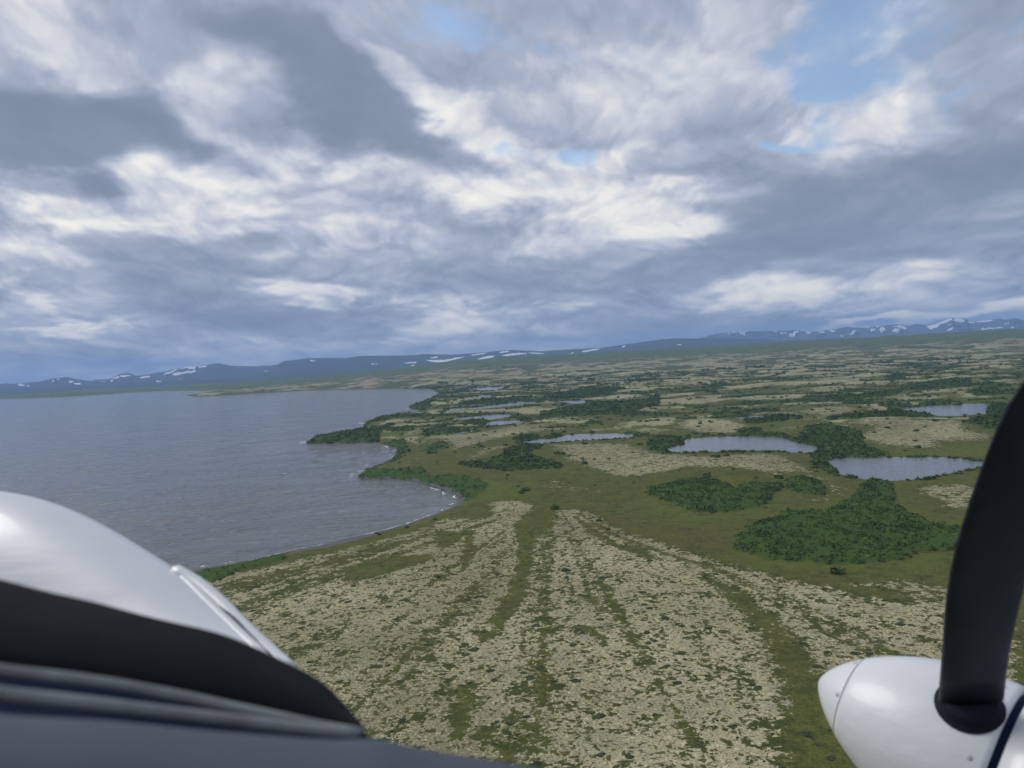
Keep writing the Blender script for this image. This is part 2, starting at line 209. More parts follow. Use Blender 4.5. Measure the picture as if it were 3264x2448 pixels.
D_li=((0.74,((-203.5,424.9),(-185.1,439.9),(-147,470.2),(-100.7,513),(-72.9,544.7),(-56.1,584.2),(-27,576.8),(-24,640.4),(-3,648.9),(17.1,614.9),(15.8,523.6),(28.4,592.3),(50.3,592.7),(71.9,510.3),(99.6,449.2),(123.2,406.8),(145.8,379.3),(154.6,357),(208.2,317.4),(132.6,204.2),(76.1,119.5),(-212.9,136),(-501.4,330.8))),(0.62,((187.7,378.9),(209.5,377.5),(230.7,351),(199.1,303.6),(170.1,308),(168.7,352.5),(154.2,374.5))),(0.7,((42.8,1045.8),(104.1,1048.4),(151.7,1016.9),(164.5,904.8),(212,854.1),(265.4,842.8),(273.1,780.7),(235.5,675.2),(216.7,729),(175.7,761.5),(105.7,719.4),(84.5,742.6),(56.2,867.5))),(0.7,((222.1,828.2),(273.5,860.7),(287.2,827.1),(283.4,734.1),(269.8,699.3),(271.2,662.9),(268.5,623.8),(251.7,593.4),(227.4,568.3),(208,555.9),(209,567.5),(243.7,602.6),(259,658.6),(257.5,703.7),(233.2,693.6),(204.4,764))),(0.45,((10.1,743.8),(46.5,731.5),(78,670.7),(81.6,631.8),(62.3,649.7),(42,668.6),(31.8,646.5),(20.4,688.7))),(0.7,((312,609.9),(337.2,620.6),(366,607.3),(357.4,574.6),(305.5,518.1),(291.2,527.4),(306.1,564.1),(301.4,578.4))),(0.75,((413.2,958.5),(487.6,1044),(456.4,1087.3),(503,1123.7),(558.1,1101.3),(619.3,1061),(562.3,935.7),(556.5,882.8),(528.6,846.8),(482.4,853.8),(448.2,810.7),(430.1,818.9),(401.6,861.5))),(0.5,((562.1,1187.2),(617.8,1172.8),(652.5,1128.9),(635.4,1099.6),(568.8,1122.2))),(0.7,((489.6,1347.4),(538.6,1412.5),(588.4,1438.8),(629.1,1403.1),(610.1,1331.8),(531.9,1242.1),(454.4,1169.7),(404.3,1145.8),(493.8,1270))),(0.7,((733.1,1958.3),(831.7,2029),(906.6,1974.4),(881.2,1855.9),(732.6,1706.8),(656.6,1651.6))),(0.7,((743.4,1560.6),(862.8,1665.7),(887.2,1564.2),(864.1,1492.8),(784,1432.9),(746.1,1498.4))),(0.7,((440,1622.5),(525.1,1689.5),(577.7,1668.5),(500.5,1515.8),(424.7,1461.6),(386.4,1427.3))),(0.8,((244.5,1183.6),(278.8,1285),(333.7,1332.6),(365.9,1253.9),(351.6,1141.3),(309.7,1063.9),(286.6,1076.7),(259,1111.7))),(0.75,((-250,1413.8),(-248.2,1553.7),(-209.7,1662),(-160.1,1664.3),(-128.1,1508.4),(-156.5,1466.9),(-161.3,1338.9),(-163.6,1251),(-183,1240.5),(-208.9,1390.4))),(0.75,((-147,1164.8),(-141.9,1282.4),(-78.4,1292.4),(-14.1,1352.9),(36,1432.5),(30.1,1231.6),(-32,1144.1),(-65.3,1058.6),(-93.1,1012),(-92.3,1087.1),(-120.3,1170))),(0.65,((-67.1,947.9),(-47.4,1050.3),(-12.5,1081.9),(-8.8,1032.5),(-35.4,947.3),(-55.7,885))),(0.55,((-140,906.5),(-133.9,975.6),(-116.8,968.5),(-124.2,889.6))),(0.4,((-108.9,940.5),(-82.5,923.9),(-77.4,899),(-103.1,914.7))),(0.5,((-304.6,1621.4),(-311.2,1769.5),(-282,1830.2),(-234.2,1838),(-235.7,1755.8),(-271.6,1704.2),(-282.8,1544.6))),(0.7,((76.1,1863.6),(112.5,1964.1),(176,1838.9),(153.5,1796.6),(80,1788.1))),(0.7,((-47.8,1254),(3.9,1340.2),(47.6,1413.2),(84.6,1322.6),(105.1,1250),(54.2,1251.3),(3.1,1225.9),(-21,1155),(-57.1,1173.6))),(0.7,((1254.2,2106.3),(1328.3,2118.4),(1360.7,2042.4),(1160.4,1742.7),(1084.6,1758.4),(1101.5,1838.6))),(0.6,((1026.6,1574.5),(1066.2,1601.6),(1011.4,1519.6),(988.8,1512.2))),(0.75,((99.9,2520),(164.9,2833.2),(372.7,3471.4),(746.7,3903.8),(504.9,2648.7),(392.8,2662.3),(225.8,2610.7))),(0.75,((-639.2,4998.9),(-968.5,8411.3),(-873,11751.5),(-391.8,11637.5),(41.8,6409.2),(112.5,4266.1),(-61.1,4281.4),(-254.4,4642.4),(-301.8,4005.6),(-519.8,4488))),(0.6,((-14.4,3078.9),(91,3491.6),(120.6,3337.6),(45.4,2919.3))),(0.6,((-318.7,3319.7),(-326.1,3810.4),(-233.3,3569),(-217.9,3035.1),(-259.3,3014))))
D_gr=(((104.6,636.9),(116,593.6),(122.4,556.8),(132.2,540.4),(155.7,543.3),(190.1,578),(205.8,595.1),(169.6,544.3),(145.6,524),(118.9,522.3),(106.5,547.1),(100.9,592.6)),((153.1,1192.9),(199.5,1258.2),(229.7,1251.8),(230.6,1203.3),(170.9,1140.9)),((184.5,700.1),(196.4,681.1),(182.1,651.1),(180.6,665.1)),((443,813),(488.4,835.4),(521.1,834.9),(465.4,751.1),(438.4,750.5),(392,776.1),(368.9,792.2),(392.5,808.2)),((290.4,588.4),(278,542.2),(267.1,493.2),(276.7,486.1),(266.6,475.1),(263,503.8),(263.9,529.4)),((218.6,541.6),(233.1,560.7),(220.4,535.7)),((-29.2,745.7),(1.6,720.2),(15.4,730.9),(13.4,661.7),(-10,650.1),(-31.7,650.4),(-42.8,653.6)),((-218.4,1279.7),(-179.9,1219),(-172.6,1255.7),(-219.9,1371.8)),((149.1,1196.7),(234.4,1245.1),(208.9,1112.5),(166.2,1148.3)),((124.6,444.2),(135.6,421.5),(162.3,405.2),(201,402.1),(233.8,417.6),(227.2,406),(200.4,393.3),(166.2,395.5),(133.1,414)))
D_beach=((-153.8,507.8),(-150.1,519.2),(-134.1,532.1),(-117.5,551.8),(-103.6,562.3),(-99,540.8),(-113.8,520.3),(-127.8,505.8),(-147.3,499.8))
D_st=(((19,633.5),(19.6,537.2),(7.9,476.6),(2,381.6),(-4.5,354.1),(-11.4,334.3),(-15.8,343),(-9,373.4),(-2.2,441.7),(-0.8,486.6),(-3.5,542.8)),((-39.1,541.2),(-31.9,529.6),(-29.8,447.1),(-34.1,428),(-35.8,486)),((-104.6,452.7),(-82.3,471.1),(-59.3,469.8),(-51.9,464.9),(-57.4,453),(-76.5,435.3),(-96.9,416.8)),((-58.8,535.8),(-37.6,530.9),(-38.9,506.1),(-48.4,485.2),(-54.3,490.1)),((40.1,564.5),(49.9,531.5),(59.7,474),(74,464.4),(79.6,433.5),(70,441.1),(55.9,474.8),(47.1,504.8)),((45.1,577.5),(63.5,501),(85.9,446.5),(104.5,417.7),(114.1,371.5),(111.8,371.9),(99.9,413.4),(79.7,453.8),(59.4,502)),((28.4,377.6),(35.5,365.3),(41,345.9),(35.1,350.8),(30.3,368.3)),((22.1,335.7),(32.2,325.3),(31.4,309.1),(27.9,319.2),(22.3,330.3)),((-26.1,274.5),(-20.1,277.4),(-19.4,263.3),(-20.7,243.1),(-23.6,238.8),(-26,258.7)),((-11.4,237.5),(-5.3,226.5),(-4.9,219.6),(-9.9,224.5)),((-21,333.2),(-10.4,333.4),(-11.5,325),(-18.7,321)),((-17.5,242.7),(-11.5,242.1),(-11.4,237.5),(-16.8,237.1)),((94,403.9),(96.8,355.8),(97.9,314.3),(92.8,279.3),(83.9,249.5),(70.2,212.2),(40.6,128.5),(61.7,127.2),(95.9,209.7),(101.6,247.4),(105.4,280.5),(109.1,320.1),(106.6,363.7)))
D_apex=(30.1,644.8)
D_skyH=((-23.62,-0.811),(-21.06,-0.339),(-19.53,-0.097),(-17.72,0.247),(-16.4,0.827),(-14.66,0.965),(-12.12,0.838),(-11.02,0.942),(-7.17,0.794),(-6.48,0.851),(-4.19,0.687),(-2.44,0.737),(-0.01,0.82),(2.2,0.611),(6.83,0.62),(8.53,0.781),(10.95,0.992),(12.14,1.015),(15.59,0.793),(17.86,0.617),(19.62,0.47),(22.19,0.405),(25.28,0.306),(27.25,0.332),(30.1,0.357),(31.91,0.4),(33.75,0.317),(37.4,0.185))
D_skyL=((-39.61,0.294),(-33.6,0.241),(-32.79,0.211),(-31.54,0.256),(-30.85,0.416),(-29.98,0.468),(-29.37,0.292),(-28.86,0.18),(-27.59,0.189),(-27.02,0.469),(-26.45,0.564),(-25.9,0.303),(-25.25,0.373),(-24.18,0.527),(-23.29,0.694),(-22.79,0.798),(-22.01,0.736),(-21.3,0.874),(-20.68,0.887),(-19.98,0.675),(-18.73,0.589),(-17.17,0.575),(-15.44,0.688),(-12.13,0.633),(-8.75,0.458))
D_skyR=((12.06,0.746),(13.89,0.96),(15.04,1.186),(16.76,1.262),(18.98,1.125),(20.3,1.13),(21.16,0.924),(22.21,0.966),(23.68,1.108),(24.8,0.991),(25.61,1.086),(26.7,1.075),(27.39,0.925),(27.78,1.051),(28.44,0.894),(29.2,1.067),(29.95,1.277),(30.59,1.169),(31.04,0.977),(31.89,0.996),(32.46,1.072),(32.81,0.968),(33.33,1.027),(33.77,0.84),(34.81,0.591),(36.66,0.553),(38.85,0.122))
D_sh=(('track',27.9,597,4.5),('p8n',255.9,1083.7,6),('p8n',269.3,1069,5.9),('p8n',284.8,1060.5,5.1),('p8n',311.7,1058.7,6),('p8n',326.7,1078.8,6),('p8n',343.8,1098.7,6),('p8n',335,1027.9,5.4),('p8n',345.1,1022.4,5.4),('p8s',197.8,891.9,4.9),('p8s',205.1,885,4.2),('p8s',218.4,885.3,5.1),('p8s',238.2,876.6,4.5),('p8s',246,873.2,5.1),('p8s',256.3,868.7,4.8),('p8s',268.1,869.6,4.2),('p8s',281.5,857.6,3.3),('lich',161.3,993.6,4),('lich',215.1,818.1,3.9),('lich',228.6,832,3.7),('lich',75,837.1,4.7),('lich',49.9,930.7,6),('lich',56.4,924.2,5.4),('lich',212.7,829.8,2.6),('lich',231.6,676.1,4.2),('lich',93.2,1026.3,3.4),('p7',86.3,1085.8,2.2),('p7',100.7,1085.5,1.8),('p7',123.3,1077.5,2.2),('p7',130.1,1074.1,1.8),('east',292.3,671.9,4),('east',295.7,670.7,2.6),('east',232.3,679.4,4),('east',433.1,824.7,4.4),('east',347.7,644.3,4.3),('east',342.6,641.9,3.1),('east',378.3,792.3,3.1),('east',161.9,391,5.8),('p10',684,1163.4,6),('p10',701,1157.2,6),('p10',771.8,1245.2,6),('p10',781.4,1237.1,6),('gap',527.8,1356.8,6),('gap',451.5,1096.2,6),('gap',641.1,1448.7,6),('gap',910.4,1583.1,6),('gap',829.3,1607.5,5.3),('gap',735.2,1807.8,4.6),('oval',219.3,642.3,4.3),('oval',206.6,633.4,3.9),('oval',200,623,3.5),('oval',200.7,654.9,5.1),('oval',176.5,710,4.9),('mound',-113,1008,5.4),('mound',-109.3,1075.4,4.5),('mound',-122.6,866.5,2.6),('west',-102,545.3,1.5),('west',-98.2,536.4,1.5),('west',-81.9,555.1,1.5),('west',7,686.1,4),('west',3.3,674,2.8),('cape',-333.1,1448.3,3.9),('cape',-304.4,1510.6,3.6),('cape',-353,1401.8,3.1),('cape',-356.9,1380.1,2.6),('cape',-285,1891.9,4.1),('cape',-308.8,1507.5,2.6),('p4',9.6,1651.8,5.4),('p4',-208.9,2063.1,6),('p4',-303.8,2447.2,5),('p4',257.9,3042.4,6),('p4',47.3,1157.2,6),('p4',59.4,1162.7,6))
D_surf=((-167.5,500.3,-163.2,505.4,2.16),(-163.2,505.4,-156.1,511.4,2.16),(-140.7,523.3,-134,526.2,1.62),(-89.3,577.2,-81.8,590,2.025),(-81.8,590,-74.8,606.7,2.025),(-74.8,606.7,-64.4,620.3,2.025),(-86.8,583.4,-81,591.7,2.7),(-112.9,551.6,-103.6,562.3,1.08),(-103.6,562.3,-89.2,579.8,1.08),(-133.9,527.6,-116.8,548,0.945),(-156.5,512.8,-150.1,519.2,0.945),(-150.1,519.2,-140.8,523.6,0.945),(-58.4,703,-56,683.3,2.16),(-58.5,651.8,-56.3,660.6,2.025),(-70.8,721.2,-67.1,706.3,1.755),(-63.4,626.9,-62.6,634.8,1.35),(-86.2,753.2,-74.1,730.8,1.08),(-169.5,835.6,-149.8,830.7,1.35),(-149.8,830.7,-134.8,822.9,1.35),(-192,865.9,-183.8,882.7,2.16),(-186.3,852.5,-183.8,861.1,2.025),(-185.9,896.7,-177.6,904.2,1.62),(-187,949.9,-183.6,953.2,2.43),(-201.6,1177.4,-189.6,1150.9,2.025),(-173.6,1050.1,-171.5,1059.3,1.62),(-363.5,1291,-357.3,1312.4,2.97),(-364.2,1309.7,-364.4,1330.7,2.16),(-347.3,1713.2,-327.1,1689.6,2.43),(-310.2,1566,-316.3,1632.2,1.89),(-278.3,912.4,-273.6,911.7,2.7),(-174,1087.3,-173.6,1118.6,1.62),(-165.9,1012.4,-166.1,1046.9,1.62),(-190,488.7,-181.7,495.2,3.51),(-186.3,486.6,-170.2,494.7,1.89),(-167.5,501.2,-155.9,511.4,1.62),(-203.7,483,-201.1,486,1.89),(-143.1,523.9,-135.1,527.5,1.35))
D_rocks=((-112.8,802.4,-95.5,779.9,30),(-95.5,779.9,-66.3,725.5,90),(-171.2,833.5,-113.5,807.8,60))

D_snowHxy=(((-1671,15134),(-1514,15170),(-1245,15272),(-1168,15939),(-974,16205),(-1041,15462),(-1197,15042),(-1381,14715)),((-1707,16164),(-1523,16299),(-1511,16164),(-1660,16013)),((-2047,14676),(-1959,15040),(-1836,15017),(-1811,14688),(-1980,14509)),((-1824,14021),(-1787,14124),(-1709,13840),(-1779,13831)),((-855,16367),(-674,16570),(-490,16615),(-594,16204),(-790,16157)),((-688,14744),(-563,15273),(-299,15863),(-343,15105),(-513,14693)),((-252,16582),(-135,16796),(-18,16739),(-65,16292),(-198,16175)),((-191,15399),(-36,15710),(349,16502),(335,15882),(59,15381),(-98,15186)),((373,16560),(565,16419),(727,16199),(584,16069),(425,16229)),((1114,14990),(1288,15833),(1283,15639),(1165,15006)),((1458,15896),(1649,16287),(1948,16605),(1879,16262),(1633,15801),(1479,15563)),((2341,16202),(2466,16419),(2420,16151),(2321,15891)),((3247,15054),(3342,15113),(3438,15131),(3314,15000)),((-2701,14747),(-2571,14869),(-2548,14735),(-2650,14639)),((-1303,13865),(-1173,13974),(-1170,13760)),((-1021,15133),(-919,15237),(-955,15060)),((-5122,15936),(-4934,15649),(-4935,15446)),((-4147,15956),(-3971,15761),(-3935,15370),(-4115,15764)))
D_snowLxy=(((-10910,16987),(-11230,17594),(-10510,16625),(-10232,16023)),((-10092,15983),(-9990,15950),(-9549,15193)),((-9327,16188),(-9647,16983),(-8999,15777),(-9046,15719)),((-8961,15736),(-9064,16212),(-8516,15170),(-8504,14988)),((-10055,16840),(-10411,17520),(-9771,16436)),((-10396,17593),(-10528,17959),(-10057,17094)),((-10179,18379),(-10006,18505),(-9774,18008),(-10058,18258)),((-9418,17578),(-9307,17668),(-8874,16782)),((-9262,17754),(-8775,16958),(-8338,16044)),((-8998,17674),(-9092,18117),(-8817,17856),(-8408,16746)),((-9680,18523),(-9097,17839),(-8527,16778),(-9187,17792)),((-8674,17927),(-8510,18126),(-8230,17562),(-8173,17104)),((-7919,17193),(-8261,18391),(-8320,19053),(-8243,19057),(-8136,18447),(-8183,18216)),((-7606,17245),(-7469,17334),(-7279,17740),(-7132,17416),(-7125,16529),(-7513,17106)),((-8021,18943),(-8050,19436),(-7949,19477),(-7472,18164),(-7604,18169)),((-7956,19593),(-7640,19395),(-7476,18930),(-7720,19098)),((-6532,17416),(-6220,16715),(-6230,16653)),((-7065,15297),(-6965,15312),(-6423,13996)),((-6621,15315),(-6304,14766),(-6314,14703)))
D_snowRxy=(((8141,23233),(8409,23563),(8416,23454),(8065,22813)),((8246,22706),(8620,23316),(8811,23416),(8451,22737),(8137,22212)),((8746,22797),(9021,23185),(8891,22676),(8719,22550)),((9368,21240),(9823,21981),(10257,22622),(9799,21773),(9404,21202)),((10251,21984),(10353,21803),(10329,21704),(10224,21776)),((10481,21876),(10598,21864),(10547,21577),(10379,21279),(10250,21297)),((10514,21190),(10724,21332),(10817,21285),(10481,20803)),((11124,22118),(11292,22258),(11274,21862),(10869,21258)),((11867,21911),(12041,21885),(12258,21764),(11752,21036),(11575,20882),(11648,21346)),((11172,19706),(11347,19861),(11554,19996),(11322,19667),(11210,19662)),((11792,20784),(11996,20829),(12029,20810),(11828,20694)),((12156,21107),(12518,21569),(12637,21453),(12343,20812),(12171,20820),(12216,21049)),((12687,21307),(12766,21213),(12669,20944),(12428,20808)),((12077,19731),(12295,19738),(12361,19246),(12244,19035),(11967,19210),(11885,19214)),((12917,20104),(13248,20415),(12909,19894),(12771,19817)),((12505,19248),(12634,19284),(12441,19027)),((9115,21328),(9287,21298),(9145,21184)),((9190,22989),(9374,22958),(9181,22431),(9116,22630)),((9542,22889),(9501,22449),(9287,22170)),((8203,21952),(8517,21789),(8455,21878),(8231,21899)),((8030,21375),(8161,21239),(8098,21306)))


# aircraft stations, metres about the eye (east, north, up)
A_tip=(0.7256,1.892,-0.8351)
A_axis=(0.6819,-0.6884,-0.2473)
A_blade_dir=(-0.2114,-0.509,0.8344)
A_hub=(0.9501,1.665,-0.9165)
A_blade_le=((0.855,1.586,-0.7538),(0.8375,1.542,-0.682),(0.8198,1.499,-0.6126),(0.8028,1.459,-0.5469),(0.7877,1.421,-0.4848),(0.7758,1.384,-0.4264),(0.7673,1.349,-0.3716),(0.7616,1.315,-0.3204),(0.7576,1.283,-0.2721),(0.7544,1.252,-0.2265),(0.7521,1.222,-0.1834),(0.751,1.194,-0.1429),(0.7523,1.168,-0.1058),(0.7581,1.143,-0.07362),(0.7697,1.12,-0.04801),(0.7861,1.1,-0.02767))
A_blade_te=((0.9606,1.534,-0.7365),(0.9428,1.496,-0.6727),(0.927,1.459,-0.6112),(0.9139,1.422,-0.5528),(0.9027,1.388,-0.4976),(0.8929,1.355,-0.4454),(0.8843,1.323,-0.3959),(0.8769,1.293,-0.349),(0.8708,1.264,-0.3047),(0.8659,1.236,-0.2627),(0.8617,1.209,-0.2229),(0.8576,1.184,-0.1847),(0.8528,1.16,-0.1478),(0.8461,1.137,-0.1124),(0.835,1.118,-0.07962),(0.8193,1.103,-0.04965))
